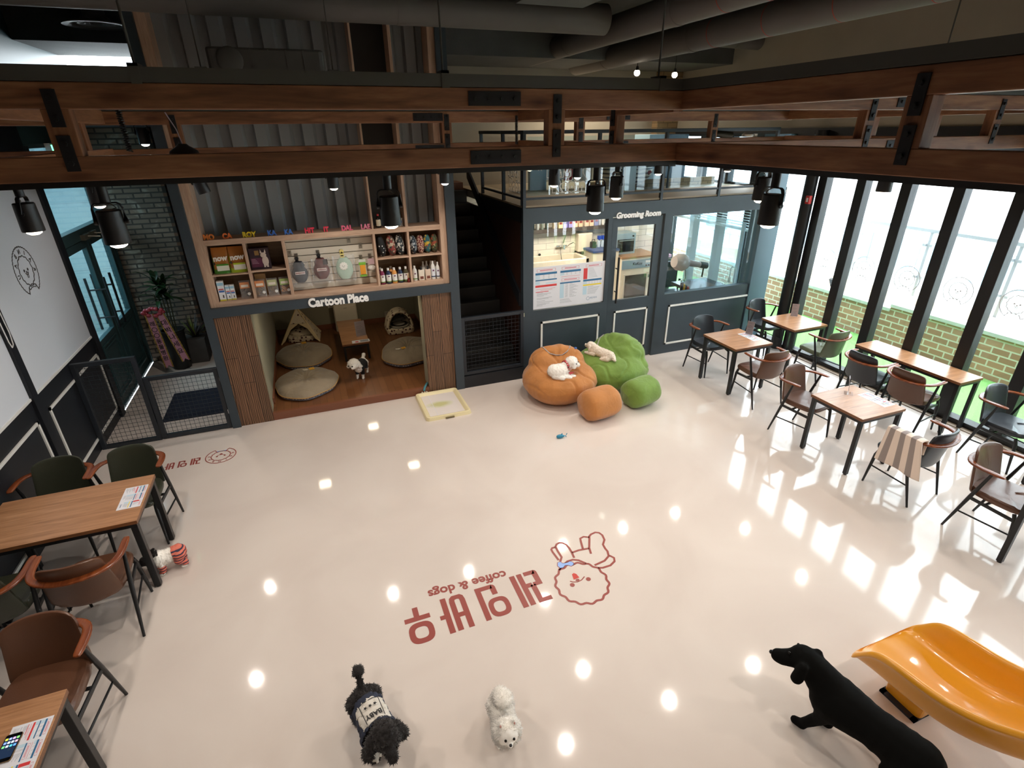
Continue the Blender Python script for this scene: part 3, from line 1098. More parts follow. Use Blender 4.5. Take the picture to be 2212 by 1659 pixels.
# two bulbs high under the party room ceiling
for k, (x, y, lab) in enumerate(((5.15, 8.1, 'small lit bulb under the upper ceiling, left of two'), (5.95, 8.25, 'small lit bulb under the upper ceiling, right of two'))):
    t = thing('ceiling_bulb', lab, 'lamp', (x, y, H), 'two bulbs under the upper ceiling')
    MB().cyl((x, y, 4.34), (x, y, H), 0.006, n=6).obj('cord', MT['black'], t)
    MB().cyl((x, y, 4.30), (x, y, 4.36), 0.03, 0.018, 12).obj('socket', MT['black'], t)
    MB().ball((x, y, 4.27), 0.045, 14, 9).obj('bulb', MT['bulb'], t)
# ---------------------------------------------------------------- armchairs
LEATHER = {'black': mat('black_leatherette', '#23272d', 0.33, coat=0.15, bump=0.12, bscale=160),
           'brown': mat('brown_leatherette', '#5d3d2b', 0.33, coat=0.15, bump=0.12, bscale=160),
           'olive': mat('dark_olive_leatherette', '#33362a', 0.33, coat=0.15, bump=0.12, bscale=160),
           'sage': mat('sage_olive_leatherette', '#5f6650', 0.35, coat=0.1, bump=0.12, bscale=160)}
ARM = wood('varnished_teak', '#5a2a14', '#7d4020', '#93502a', 'x', rough=0.25, knots=False, bump=0.02)
CHM = mat('black_chair_steel', '#1d1f21', 0.4, 0.2)


def make_chair(kind):
    t = thing('armchair', 'armchair', 'chair', (0, 0, 0))
    lm = LEATHER[kind]

    def seat(u, v):
        # rounded cushion: u along depth, v across, closed loop over thickness done by solid shape below
        return (0, 0, 0)
    # seat cushion as a superellipse slab
    mb = MB()
    ring = []
    n = 32
    for k in range(n):
        a = 2 * PI * k / n
        ca, sa = math.cos(a), math.sin(a)
        e = 0.45
        x = math.copysign(abs(ca) ** e, ca)
        y = math.copysign(abs(sa) ** e, sa)
        ring.append((0.235 * x + 0.035, 0.228 * y * (1.0 - 0.05 * (1 - x) / 2)))
    lay = [(0.90, 0.418), (0.985, 0.428), (1.0, 0.452), (0.985, 0.474), (0.93, 0.488), (0.6, 0.492), (0.2, 0.488)]
    vs = []
    for s_, z in lay:
        for x, y in ring:
            zz = z + 0.012 * max(0, x) / 0.27 - (0.015 if x > 0.2 and z > 0.46 else 0)
            vs.append((0.035 + (x - 0.035) * s_, y * s_, zz))
    k = len(lay)
    fs = [(i * n + j, i * n + (j + 1) % n, (i + 1) * n + (j + 1) % n, (i + 1) * n + j) for i in range(k - 1) for j in range(n)]
    fs += [tuple(reversed(range(n))), tuple(range((k - 1) * n, k * n))]
    mb.add(vs, fs, 0, True)
    mb.obj('seat', lm, t)
    # curved back shell

    def shell(u, v):
        y = (u - 0.5) * 2                         # -1..1 across
        z0 = 0.40 + 0.05 * abs(y) ** 2.2
        z1 = 0.838 - 0.028 * abs(y) ** 4
        z = z0 + (z1 - z0) * v
        w = 0.228 - 0.035 * max(0, (z - 0.40) / 0.44)
        if v > 0.9:
            w -= 0.012 * ((v - 0.9) / 0.1) ** 2
        xb = -0.165 - 0.085 * (z - 0.42) / 0.42
        return (xb + 0.055 * y * y - 0.012, y * w, z)
    N, Mv = 15, 12
    mb = MB()
    front = [shell(i / (N - 1), j / (Mv - 1)) for i in range(N) for j in range(Mv)]
    back = [(x - 0.028, y * 1.01, z) for x, y, z in front]
    mb.add(front + back, [(i * Mv + j, (i + 1) * Mv + j, (i + 1) * Mv + j + 1, i * Mv + j + 1) for i in range(N - 1) for j in range(Mv - 1)]
           + [(N * Mv + i * Mv + j, N * Mv + (i + 1) * Mv + j, N * Mv + (i + 1) * Mv + j + 1, N * Mv + i * Mv + j + 1) for i in range(N - 1) for j in range(Mv - 1)]
           + [(i * Mv, (i + 1) * Mv, N * Mv + (i + 1) * Mv, N * Mv + i * Mv) for i in range(N - 1)]
           + [(i * Mv + Mv - 1, (i + 1) * Mv + Mv - 1, N * Mv + (i + 1) * Mv + Mv - 1, N * Mv + i * Mv + Mv - 1) for i in range(N - 1)]
           + [(j, j + 1, N * Mv + j + 1, N * Mv + j) for j in range(Mv - 1)]
           + [((N - 1) * Mv + j, (N - 1) * Mv + j + 1, (2 * N - 1) * Mv + j + 1, (2 * N - 1) * Mv + j) for j in range(Mv - 1)], 0, True)
    mb.obj('backrest', lm, t, sub=1, sharp=60)
    # one bent wooden rail: arm, round the back, arm
    pts = [(0.075, -0.272, 0.735), (0.02, -0.276, 0.735), (-0.09, -0.276, 0.732), (-0.165, -0.262, 0.728), (-0.222, -0.225, 0.722), (-0.262, -0.15, 0.716), (-0.283, -0.07, 0.713), (-0.288, 0, 0.712)]
    pts = pts + [(x, -y, z) for x, y, z in reversed(pts[:-1])]
    k = len(pts)
    mb = MB().tube(pts, [0.75] + [1.0] * (k - 2) + [0.75], sq=(0.056, 0.024))
    mb.obj('armrest', ARM, t, sub=1, sharp=80)
    for s in (-1, 1):
        mb = MB().tube([(-0.028, s * 0.262, 0.726), (-0.115, s * 0.255, 0.42), (-0.231, s * 0.248, 0.0)], [0.012, 0.017, 0.010], 10)
        mb.obj('leg', CHM, t)
        mb = MB().tube([(0.20, s * 0.20, 0.425), (0.222, s * 0.205, 0.36), (0.26, s * 0.215, 0.0)], [0.016, 0.018, 0.010], 10)
        mb.obj('leg', CHM, t)
        MB().tube([(-0.12, s * 0.253, 0.405), (0.218, s * 0.205, 0.365)], 1.0, sq=(0.016, 0.032)).obj('side_rail', CHM, t)
        MB().tube([(-0.172, s * 0.25, 0.222), (0.237, s * 0.21, 0.222)], 0.008, 8).obj('stretcher', CHM, t)
    mb = MB().tube([(0.0, -0.235, 0.392), (0.0, 0.235, 0.392)], 1.0, sq=(0.02, 0.024))
    mb.obj('cross_bar', CHM, t)
    return t


CH = [
    ('black', 5.63, 6.188, -1.582, 'black leather armchair nearest the green beanbag, facing a small table'),
    ('brown', 5.591, 5.069, 1.551, 'brown leather armchair with its back to us at the table before the grooming room'),
    ('brown', 5.411, 4.161, -1.427, 'brown leather armchair between the two middle small tables, seat toward us'),
    ('black', 5.481, 2.873, 1.636, 'black leather armchair with a striped towel hanging over its arm'),
    ('brown', 5.57, 2.104, -1.529, 'brown leather armchair at the bottom right edge, before a cut-off table'),
    ('black', 7.025, 2.881, -1.559, 'black leather armchair at the right edge beside the window track'),
    ('black', 7.087, 6.56, -1.451, 'black leather armchair in the corner behind the table nearest the steel column'),
    ('sage', 6.993, 5.306, 1.578, 'sage green armchair by the window with its back to us'),
    ('black', 6.766, 4.377, 0.035, 'black leather armchair pulled to the long window table, back toward us'),
    ('brown', 6.767, 3.781, 0.063, 'brown leather armchair pulled to the long window table, back toward us'),
    ('olive', -1.895, 5.07, -1.604, 'dark olive armchair behind the left long table, nearest its corner'),
    ('olive', -2.473, 5.086, -1.568, 'dark olive armchair behind the left long table, nearest the wall'),
    ('brown', -1.925, 3.933, 1.583, 'brown armchair with its back to us at the left long table'),
    ('olive', -2.51, 3.95, 1.57, 'dark olive armchair cut off by the left edge, below the long table'),
    ('brown', -1.936, 2.981, -1.60, 'large brown armchair at lower left behind the nearest table corner'),
]
protos = {}
for kind, x, y, th, lab in CH:
    if kind not in protos:
        protos[kind] = t = make_chair(kind)
        t.location = (x, y, 0)
        t.rotation_euler = (0, 0, th)
        t['label'] = lab
        t['group'] = 'armchairs at the cafe tables'
    else:
        dup(protos[kind], (x, y, 0), th, lab, 'armchairs at the cafe tables')

# ---------------------------------------------------------------- tables
EDGE = wood('oak_table_edge', '#6e4529', '#7d5030', '#8a5a38', 'x', rough=0.4, knots=False)


def table(name, label, x0, x1, y0, y1, h=0.72, th=0.032, leg=0.042, group='oak-topped tables with black steel legs', inset=0.012, topm=None):
    t = thing(name, label, 'table', ((x0 + x1) / 2, (y0 + y1) / 2, 0), group)
    mb = MB().box(x0, x1, y0, y1, h - th, h)
    mb.m = [1, 0, 1, 1, 1, 1]
    mb.obj('tabletop', [topm or MT['oak_top'], EDGE], t, bevel=0.002)
    a, b, c, d = x0 + inset, x1 - inset, y0 + inset, y1 - inset
    mb = MB()
    for q in ((a, b, c, c + 0.03), (a, b, d - 0.03, d), (a, a + 0.03, c + 0.03, d - 0.03), (b - 0.03, b, c + 0.03, d - 0.03)):
        mb.box(q[0], q[1], q[2], q[3], h - th - 0.035, h - th)
    mb.obj('apron', CHM, t)
    for lx, ly in ((a, c), (b - leg, c), (a, d - leg), (b - leg, d - leg)):
        lg = MB().box(lx, lx + leg, ly, ly + leg, 0.012, h - th - 0.035).obj('leg', CHM, t, bevel=0.003)
        MB().cyl((lx + leg / 2, ly + leg / 2, 0), (lx + leg / 2, ly + leg / 2, 0.014), 0.018, n=12).obj('foot_cap', MT['black'], lg, off=wloc(t))
    return t


table('cafe_table', 'small square oak table between black and brown chairs before the grooming room', 5.31, 5.97, 5.30, 5.98)
table('cafe_table', 'small square oak table in the window corner beside the sage green chair', 6.67, 7.34, 5.58, 6.24)
table('cafe_table', 'small square oak table beside the chair with the striped towel', 5.14, 5.79, 3.24, 3.89)
table('cafe_table', 'oak table cut off at the right edge, one leg by the brown chair', 5.235, 5.89, 1.19, 1.84)
table('cafe_table', 'oak table just outside the right edge by the window', 6.75, 7.36, 1.85, 2.47)
table('window_table', 'long oak table standing along the tall windows', 7.0, 7.42, 3.44, 4.83)
table('long_table', 'long oak table at left with a printed price sheet on it', -2.75, -1.635, 4.215, 4.90, leg=0.05)
table('long_table', 'nearest oak table at the lower left corner with a phone on it', -2.75, -1.655, 2.02, 2.705, leg=0.05)
# ---------------------------------------------------------------- signs on the slate frame
SIGN = mat('white_sign_letters', '#f4f4f2', 0.4)
sg = text('sign_lettering', 'Cartoon Place', 0.148, SIGN, None, (0.258, 6.962, 1.513), (1, 0, 0), (0, 0, 1), 0.008, 0.0065, sx=0.86)
tag(sg, 'white lettering Cartoon Place on the slate beam over the play niche', 'sign')
sg = text('sign_lettering', 'Grooming Room', 0.112, SIGN, None, (4.68, 7.012, 2.313), (1, 0, 0), (0, 0, 1), 0.008, 0.005, sx=1.0, shear=0.12)
tag(sg, 'white lettering Grooming Room on the slate wall above the door', 'sign')

# ---------------------------------------------------------------- oak display shelf over the niche
OX, OZ = MT['oak_x'], MT['oak_z']
sh = thing('display_shelf', 'wide oak display shelf above the play niche with open compartments', 'shelf', (0.27, 7.2, 1.615))
YF, YBK = 7.015, 7.30
def part(nm, x0, x1, z0, z1, y0=YF, y1=YBK, m=None, bev=0.002):
    return MB().box(x0, x1, y0, y1, z0, z1).obj(nm, m or OX, sh, bevel=bev)
part('stile', -1.205, -1.105, 1.615, 4.95, m=OZ)
part('stile', 1.652, 1.735, 1.615, 4.95, m=OZ)
part('bottom_board', -1.105, 1.652, 1.615, 1.678)
part('main_board', -1.105, 1.652, 2.338, 2.402)
for a, b in ((-0.715, -0.685), (-0.29, -0.255), (0.785, 0.812), (1.215, 1.242)):
    part('divider', a, b, 1.678, 2.338, m=OZ)
for a, b, z in ((-1.105, -0.715, 2.0), (-0.685, -0.29, 2.012), (0.812, 1.215, 2.03), (1.242, 1.652, 2.03)):
    part('middle_board', a, b, z - 0.018, z)
part('upper_divider', 0.785, 0.808, 2.402, 4.95, m=OZ)
part('upper_divider', 1.205, 1.24, 2.402, 4.95, m=OZ)
part('back_board', -1.105, -0.255, 1.678, 2.338, YBK - 0.012, YBK, wood('oak_back_board', '#6d563b', '#7a6244', '#866d4e', 'x', knots=False, stretch=14))
part('back_board', 0.785, 1.652, 1.678, 2.338, YBK - 0.012, YBK, bpy.data.materials['oak_back_board'])
part('dark_back_panel', 0.808, 1.205, 2.402, 4.95, YBK - 0.01, YBK, mat('dark_brown_panel', '#221e1a', 0.6))
SLAT = mat('cream_slat_board', '#e0d9c9', 0.35)
GROOVE = mat('dark_slat_groove', '#4a463f', 0.5)
mb = MB()
z = 1.678
mb.box(-0.255, 0.785, 7.22, 7.23, 1.678, 2.338, 1)
for k in range(8):
    z0 = 1.683 + 0.0865 * k
    mb.box(-0.255, 0.785, 7.20, 7.222, z0, min(z0 + 0.077, 2.336))
mb.obj('slat_panel', [SLAT, GROOVE], sh)

# small standing letters
for k, (s, x, c) in enumerate((('MO', -1.045, '#ef8a3c'), ('CA', -0.855, '#e8722e'), ('ROY', -0.62, '#f0cf2c'), ('KA', -0.375, '#3f72c8'), ('KA', -0.19, '#4a7fd6'),
                               ('HIT', 0.05, '#e8344f'), ('IT', 0.243, '#ea3f58'), ('DAL', 0.49, '#ee6a8c'), ('LAE', 0.715, '#f08ca8'))):
    o = text('letter_block', s, 0.082, mat('foam_%s_%d' % (s.lower(), k), c, 0.6), None, (x, 7.06, 2.403), (1, 0, 0), (0, 0, 1), 0.012, 0.004, sx=0.85)
    nm = {'#3f72c8': 'blue letters KA, left of the two KA groups', '#4a7fd6': 'blue letters KA, right of the two KA groups'}.get(c)
    cn = ['orange', 'dark orange', 'yellow', 'blue', 'blue', 'red', 'red', 'pink', 'pale pink'][k]
    tag(o, nm or '%s foam letters %s standing on the oak shelf' % (cn, s), 'letters', 'foam letters on the oak shelf')

# ---------------------------------------------------------------- goods on the shelf
def carton(name, label, cat, x0, x1, y0, y1, z0, z1, m, decals=(), group=None, M=None):
    """decals: (part name, x0, x1, z0, z1 as fractions of the front, colour, label)"""
    t = thing(name, label, cat, ((x0 + x1) / 2, (y0 + y1) / 2, z0), group)
    MB().box(x0, x1, y0, y1, z0, z1).obj('carton', m, t, bevel=0.002)
    w, h = x1 - x0, z1 - z0
    for d in decals:
        MB().box(x0 + w * d[1], x0 + w * d[2], y0 - 0.0015, y0 - 0.0002, z0 + h * d[3], z0 + h * d[4]).obj(d[0], d[5], t)
    return t


CAL = {}
def col(h, rough=0.45):
    if h not in CAL:
        CAL[h] = mat('print_' + h.strip('#'), h, rough)
    return CAL[h]


def food_bag(x, w, side, label, zz=2.0):
    t = thing('pet_food_bag', label, 'bag', (x, 7.13, zz), 'pet food bags on the top left shelf')
    h = 0.295

    def f(u, v):
        a = 2 * PI * u
        e = 0.5
        ca, sa = math.cos(a), math.sin(a)
        p = 1.0 - 0.80 * max(0, (v - 0.55) / 0.45) ** 1.3
        wx = w / 2 * (1.0 - 0.04 * v)
        return (x + wx * math.copysign(abs(ca) ** e, ca) + 0.01 * v, 7.13 + 0.062 * p * math.copysign(abs(sa) ** e, sa) + 0.02 * v, zz + h * v)
    mb = MB().surf(f, 24, 12, cu=True)
    k = len(mb.v)
    mb.f.append(tuple(range(0, 24 * 12, 12)))
    mb.m.append(0)
    mb.s.append(False)
    # lower part carries the side colour
    for i, fc in enumerate(mb.f):
        zc = sum(mb.v[j][2] for j in fc) / len(fc)
        xc = sum(mb.v[j][0] for j in fc) / len(fc)
        if zc < zz + 0.055 or (xc < x - w * 0.40 and zc < zz + 0.22):
            mb.m[i] = 1
    mb.obj('pouch', [mat('kraft_orange_film', '#b3712f', 0.35), side], t)
    text('brand_print', 'now', 0.088, col('#f0eadc'), t, (x + 0.01, 7.058, zz + 0.155), (1, 0, 0.05), (-0.0, 0.12, 1), 0.001, 0.004, sx=0.95)
    MB().box(x - 0.045, x + 0.085, 7.062, 7.064, zz + 0.035, zz + 0.10).obj('label', col('#e6e3d2'), t)
    MB().box(x - 0.045, x + 0.085, 7.060, 7.062, zz + 0.095, zz + 0.115).obj('label_band', side, t)
    MB().cyl((x - 0.065, 7.058, zz + 0.125), (x - 0.065, 7.061, zz + 0.125), 0.014, n=12).obj('round_seal', col('#3b3a30'), t)
    return t


food_bag(-0.995, 0.18, col('#4c8a2c'), 'orange pet food bag with dark green base, left of the pair')
food_bag(-0.815, 0.19, col('#b6c92c'), 'orange pet food bag with lime base, right of the pair')
t = carton('treat_box', 'dark purple box with a french bulldog picture on the top shelf', 'box', -0.672, -0.452, 7.07, 7.20, 2.012, 2.262, col('#2c1a24'),
           (('plum_band', 0.05, 0.6, 0.12, 0.55, col('#5a2440')), ('crest', 0.28, 0.5, 0.68, 0.9, col('#8a6a3a'))))
mb = MB()
c = Vector((-0.505, 7.067, 2.11))
mb.ball(c + Vector((0, 0, 0)), (0.036, 0.002, 0.060), 12, 8)
mb.ball(c + Vector((-0.012, -0.001, 0.07)), (0.033, 0.002, 0.032), 12, 8)
for s in (-1, 1):
    mb.prism([(-0.012, 0), (0.012, 0), (0.004 * s, 0.045)], 0, 0.002, M=Matrix.Translation(c + Vector((-0.012 + s * 0.022, 0.0, 0.095))) @ Matrix(((1, 0, 0, 0), (0, 0, -1, 0), (0, 1, 0, 0), (0, 0, 0, 1))))
    mb.box(c.x + s * 0.016 - 0.01, c.x + s * 0.016 + 0.01, c.y - 0.002, c.y, c.z - 0.075, c.z - 0.02)
mb.obj('dog_picture', col('#c9b8ac'), t)
for k in range(4):
    MB().box(-0.655, -0.58 - 0.01 * k, 7.0675, 7.069, 2.085 + 0.016 * k, 2.089 + 0.016 * k).obj('print_line', col('#b89aa8'), t)
white_dec = (('blue_band', 0, 1, 0.78, 0.93, col('#9cc8e0')), ('title_print', 0.1, 0.9, 0.56, 0.62, col('#c24a50')), ('blue_title', 0.12, 0.95, 0.44, 0.53, col('#3f6fb8')), ('yellow_foot', 0, 1, 0.0, 0.07, col('#d8cc3c')), ('dog_print', 0.55, 0.75, 0.15, 0.3, col('#4a4844')))
carton('shampoo_carton', 'tall white and blue carton at the bottom left of the oak shelf', 'carton', -1.09, -1.02, 7.06, 7.12, 1.678, 1.915, col('#e8ebee'), white_dec, 'white cartons on the lower left shelf')
carton('shampoo_carton', 'short white and blue carton, left one of the short pair', 'carton', -1.012, -0.966, 7.075, 7.13, 1.678, 1.855, col('#e8ebee'), white_dec, 'white cartons on the lower left shelf')
carton('shampoo_carton', 'short white and blue carton, right one of the short pair', 'carton', -0.962, -0.915, 7.075, 7.13, 1.678, 1.855, col('#e8ebee'), white_dec, 'white cartons on the lower left shelf')

PLASTIC = glass_mat('clear_packing_film', haze=(0.16, (0.85, 0.85, 0.85, 1)), rough=0.12)
def snack(x, lab, inner, tagc, behind=False):
    t = thing('snack_pouch', lab, 'pouch', (x, 7.10, 1.678), 'clear snack pouches on the lower left shelf')
    y = 7.09

    def f(u, v):
        a = 2 * PI * u
        th = 0.030 * (1 - v) ** 0.6 + 0.002
        return (x + 0.062 * math.copysign(abs(math.cos(a)) ** 0.5, math.cos(a)), y + 0.02 * v + th * math.copysign(abs(math.sin(a)) ** 0.5, math.sin(a)), 1.679 + 0.21 * v)
    MB().surf(f, 20, 8, cu=True).obj('film_pouch', PLASTIC, t)
    mb = MB()
    rnd = random.Random(hash(lab) % 999)
    for k in range(16):
        cx, cz = x + rnd.uniform(-0.042, 0.042), 1.695 + rnd.uniform(0, 0.075)
        dx, dz = rnd.uniform(-0.02, 0.02), rnd.uniform(0.01, 0.04)
        mb.tube([(cx - dx, y + rnd.uniform(-0.012, 0.012), cz), (cx + dx, y + rnd.uniform(-0.012, 0.012), cz + dz)], 0.006, 6)
    o = mb.obj('snack_filling', inner, t)
    o['kind'] = 'stuff'
    MB().box(x - 0.052, x + 0.052, y - 0.018, y - 0.016, 1.80, 1.875).obj('label_card', col(tagc), t)
    MB().box(x - 0.04, x + 0.04, y - 0.0195, y - 0.018, 1.815, 1.845).obj('label_print', col('#e7dfd2'), t)
    MB().cyl((x + 0.035, y - 0.035, 1.735), (x + 0.035, y - 0.032, 1.735), 0.018, n=16).obj('round_sticker', col('#eae8e2'), t)


snack(-0.795, 'clear pouch of dark treats with orange label, left of the divider', col('#4a423c'), '#d48a58')
snack(-0.628, 'clear pouch of grey treats with orange label, right of the divider', col('#7a6a5a'), '#d48a58')
snack(-0.487, 'clear pouch of brown stick treats with pale green label', col('#8a6a42'), '#b5b98a')
snack(-0.345, 'clear pouch of orange ring treats with green label', col('#c8843e'), '#9db86a')
t = carton('kraft_box', 'flat kraft box behind the snack pouches', 'box', -0.675, -0.55, 7.16, 7.24, 1.678, 1.94, col('#9c7648'))

# hanging goods on the slat board
HOOK = mat('steel_hook', '#a8a49a', 0.3, 0.9)
BAGM = glass_mat('crinkled_clear_bag', haze=(0.10, (0.9, 0.92, 0.94, 1)), rough=0.15)
def hook(x, z, lab=None, L=0.11, group='steel hooks on the slat board'):
    mb = MB().box(x - 0.02, x + 0.02, 7.19, 7.20, z - 0.045, z + 0.02)
    mb.tube([(x, 7.195, z), (x, 7.195 - L, z + 0.004), (x, 7.185 - L, z + 0.014)], 0.004, 6)
    if lab:
        o = mb.obj('slat_hook', HOOK)
        return tag(o, lab, 'hook', group)
    return mb


def harness(x, z, c, lab, pat=None):
    t = thing('pet_harness', lab, 'harness', (x, 7.10, z - 0.18), 'bagged pet harnesses on the slat board')
    hook(x - 0.01, z + 0.16).obj('hook', HOOK, t)
    mb = MB()
    for dz in (0.135, 0.10):
        mb.lathe([(0.012, 0), (0.024, 0), (0.024, 0.01), (0.012, 0.01)], 14, M=Matrix.Translation((x - 0.01, 7.09, z + dz)) @ Matrix.Rotation(PI / 2, 4, 'X'))
    mb.obj('hanger_loop', col('#17171a'), t)

    def f(u, v):
        a = 2 * PI * u
        w = (0.045 + 0.05 * math.sin(PI * min(1, v * 1.25)) ** 0.8) if v < 0.8 else 0.045 + 0.05 * math.sin(PI * 1.0) + 0.03 * (1 - v) / 0.2
        return (x + w * math.cos(a), 7.09 + 0.026 * math.sin(a), z - 0.16 + 0.26 * v)
    MB().surf(f, 18, 12, cu=True).obj('vest', c, t)
    MB().box(x - 0.055, x + 0.06, 7.054, 7.058, z - 0.055, z - 0.02).obj('name_patch', col('#d9c9c4'), t)
    MB().box(x - 0.05, x + 0.055, 7.0525, 7.054, z - 0.042, z - 0.033).obj('patch_print', col('#7a3030'), t)
    if pat:
        MB().box(x + 0.03, x + 0.085, 7.06, 7.075, z + 0.02, z + 0.085).obj('plaid_patch', pat, t)

    def g(u, v):
        a = 2 * PI * u
        q = 0.008 * math.sin(9 * a + 14 * v) + 0.006 * math.sin(23 * a - 9 * v)
        return (x + (0.105 + 0.02 * (1 - v) + q) * math.copysign(abs(math.cos(a)) ** 0.7, math.cos(a)), 7.09 + (0.042 + q) * math.sin(a), z - 0.215 + 0.31 * v)
    MB().surf(g, 40, 14, cu=True).obj('clear_bag', BAGM, t)
    return t


harness(-0.145, 1.965, col('#1c2530'), 'dark navy pet harness in a clear bag on the slat board')
harness(0.115, 1.985, col('#5a201c'), 'dark red pet harness in a clear bag on the slat board', col('#2a2426'))
t = thing('pet_bib', 'pale mint pet clothes with a round dog face in a clear bag', 'clothes', (0.39, 7.1, 1.79), 'bagged pet clothes on the slat board')
hook(0.385, 2.13).obj('hook', HOOK, t)
mb = MB()
for dz in (0.235, 0.20, 0.165):
    mb.lathe([(0.012, 0), (0.026, 0), (0.026, 0.008), (0.012, 0.008)], 14, M=Matrix.Translation((0.385 + 0.004 * dz, 7.09, 1.91 + dz)) @ Matrix.Rotation(PI / 2, 4, 'X'))
mb.obj('yellow_hanger', col('#d9c97a'), t)
def f(u, v):
    a = 2 * PI * u
    w = 0.105 * math.sin(PI * (0.12 + 0.8 * v)) ** 0.6
    return (0.395 + w * math.cos(a), 7.09 + 0.03 * math.sin(a), 1.80 + 0.27 * v)
MB().surf(f, 20, 12, cu=True).obj('mint_garment', col('#a9c2b0'), t)
mb = MB()
for k in range(10):
    a = 2 * PI * k / 10
    mb.ball((0.385 + 0.036 * math.cos(a), 7.058, 1.965 + 0.036 * math.sin(a)), (0.016, 0.003, 0.016), 8, 6)
mb.ball((0.385, 7.058, 1.965), (0.042, 0.004, 0.042), 14, 8)
mb.obj('dog_face', col('#ecebe2'), t)
mb = MB()
for dx, dz in ((-0.014, 0.004), (0.014, 0.004), (0.0, -0.010)):
    mb.ball((0.385 + dx, 7.053, 1.965 + dz), 0.0045, 8, 6)
mb.obj('face_dots', col('#26221f'), t)
def g(u, v):
    a = 2 * PI * u
    q = 0.007 * math.sin(11 * a + 12 * v) + 0.005 * math.sin(27 * a - 9 * v)
    return (0.395 + (0.13 + q) * math.copysign(abs(math.cos(a)) ** 0.6, math.cos(a)), 7.09 + (0.048 + q) * math.sin(a), 1.765 + 0.33 * v)
MB().surf(g, 40, 14, cu=True).obj('clear_bag', BAGM, t)
t = thing('pet_toy_pack', 'narrow green and orange toy pack hanging on the slat board', 'toy', (0.62, 7.13, 1.78))
hook(0.62, 2.04).obj('hook', HOOK, t)
MB().box(0.575, 0.665, 7.10, 7.125, 1.80, 2.02).obj('card', col('#cfd2c4'), t)
MB().box(0.585, 0.655, 7.085, 7.10, 1.83, 1.95).obj('toy', col('#e39a2e'), t, bevel=0.006)
MB().box(0.577, 0.663, 7.094, 7.10, 1.95, 1.985).obj('green_header', col('#76b23c'), t)
MB().box(0.577, 0.663, 7.094, 7.10, 1.80, 1.825).obj('green_foot', col('#76b23c'), t)
t = thing('pet_toy_pack', 'white round toy with a pink card hanging beside the divider', 'toy', (0.735, 7.13, 1.85))
hook(0.735, 2.05).obj('hook', HOOK, t)
MB().box(0.695, 0.775, 7.11, 7.12, 1.945, 2.02).obj('card', col('#d8b9bf'), t)
MB().ball((0.735, 7.10, 1.905), (0.05, 0.03, 0.033), 16, 10).obj('toy', mat('white_speckled_toy', '#e6e3da', 0.5, var=0.2, vscale=60), t)
hook(-0.225, 2.165, 'steel slat hook at the upper left of the slat board')
hook(0.50, 2.27, 'steel slat hook at the upper right of the slat board')
hook(0.635, 2.19, 'double steel hook plate near the right divider of the slat board')
hook(0.765, 1.87, 'steel slat hook at the lower right of the slat board')

# patterned balls of cloth (rolled snoods)
def pat_mat(name, base, dots, scale, size, kind='star'):
    w = NT(name)
    w.set(Roughness=0.7)
    v = w.n('ShaderNodeTexVoronoi', i_Scale=scale, i_Randomness=0.7)
    w.l(w.coords(), v.inputs['Vector'])
    if kind == 'mix':
        w.l(w.ramp(v.outputs['Color'], [(0.0, base), (0.35, dots[0]), (0.55, dots[1]), (0.8, dots[2])]), w.b.inputs['Base Color'])
        w.b.inputs['Base Color'].links
        r = w.t.nodes[-1]
        r.color_ramp.interpolation = 'CONSTANT'
    else:
        w.l(w.ramp(v.outputs['Distance'], [(0.0, dots), (size, dots), (size + 0.03, base), (1.0, base)]), w.b.inputs['Base Color'])
    return w.m


def roll(x, z, lab, m, lean=0.0, s=1.0):
    def f(u, v):
        a = 2 * PI * u
        t = PI * (0.04 + 0.92 * v)
        r = 0.062 * s * math.sin(t) ** 0.75 * (1 + 0.03 * math.sin(3 * a))
        return Matrix.Rotation(lean, 3, 'Y') @ Vector((r * math.cos(a) * 0.9, r * math.sin(a), -0.132 * s * math.cos(t)))
    mb = MB().surf(f, 20, 14, cu=True)
    n = 14
    mb.f += [tuple(i * n for i in range(20)), tuple(i * n + n - 1 for i in range(20))]
    mb.m += [0, 0]
    mb.s += [True, True]
    o = mb.obj('cloth_roll', m)
    o.location = (x, 7.12, z + 0.132 * s)
    tag(o, lab, 'cloth', 'patterned cloth rolls on the top right shelf')


roll(0.885, 2.032, 'black cloth roll with white stars on the top right shelf', pat_mat('black_star_cloth', '#121214', '#e8e6e0', 26, 0.20), -0.12)
roll(1.015, 2.032, 'multicoloured sticker-print cloth roll next to the star roll', pat_mat('sticker_cloth', '#4a4038', ('#b8a890', '#8a3a34', '#2f3c38'), 42, 0, 'mix'), -0.12)
roll(1.128, 2.032, 'black and white lettered cloth roll third from left', pat_mat('letter_cloth', '#17181a', ('#cfcdc6', '#2e3a40', '#88847a'), 52, 0, 'mix'), -0.12)
roll(1.302, 2.032, 'navy and white patterned small cloth roll, first right of the divider', pat_mat('navy_cloth', '#1a2026', ('#9ea6ac', '#2a3844', '#d0d0ca'), 55, 0, 'mix'), -0.05, 0.9)
roll(1.398, 2.032, 'red and cream scale-patterned small cloth roll', pat_mat('scale_cloth', '#6e2e2c', '#d9c2a8', 60, 0.42), -0.03, 0.9)
roll(1.49, 2.032, 'teal and yellow patterned small cloth roll', pat_mat('teal_cloth', '#2c6a6c', ('#c8a83c', '#2a5a60', '#b0482e'), 50, 0, 'mix'), -0.03, 0.9)
roll(1.585, 2.032, 'brown and green patterned small cloth roll at the shelf end', pat_mat('brown_cloth', '#3a3226', ('#9a4a34', '#4a5a3a', '#b8a070'), 50, 0, 'mix'), 0.0, 0.9)

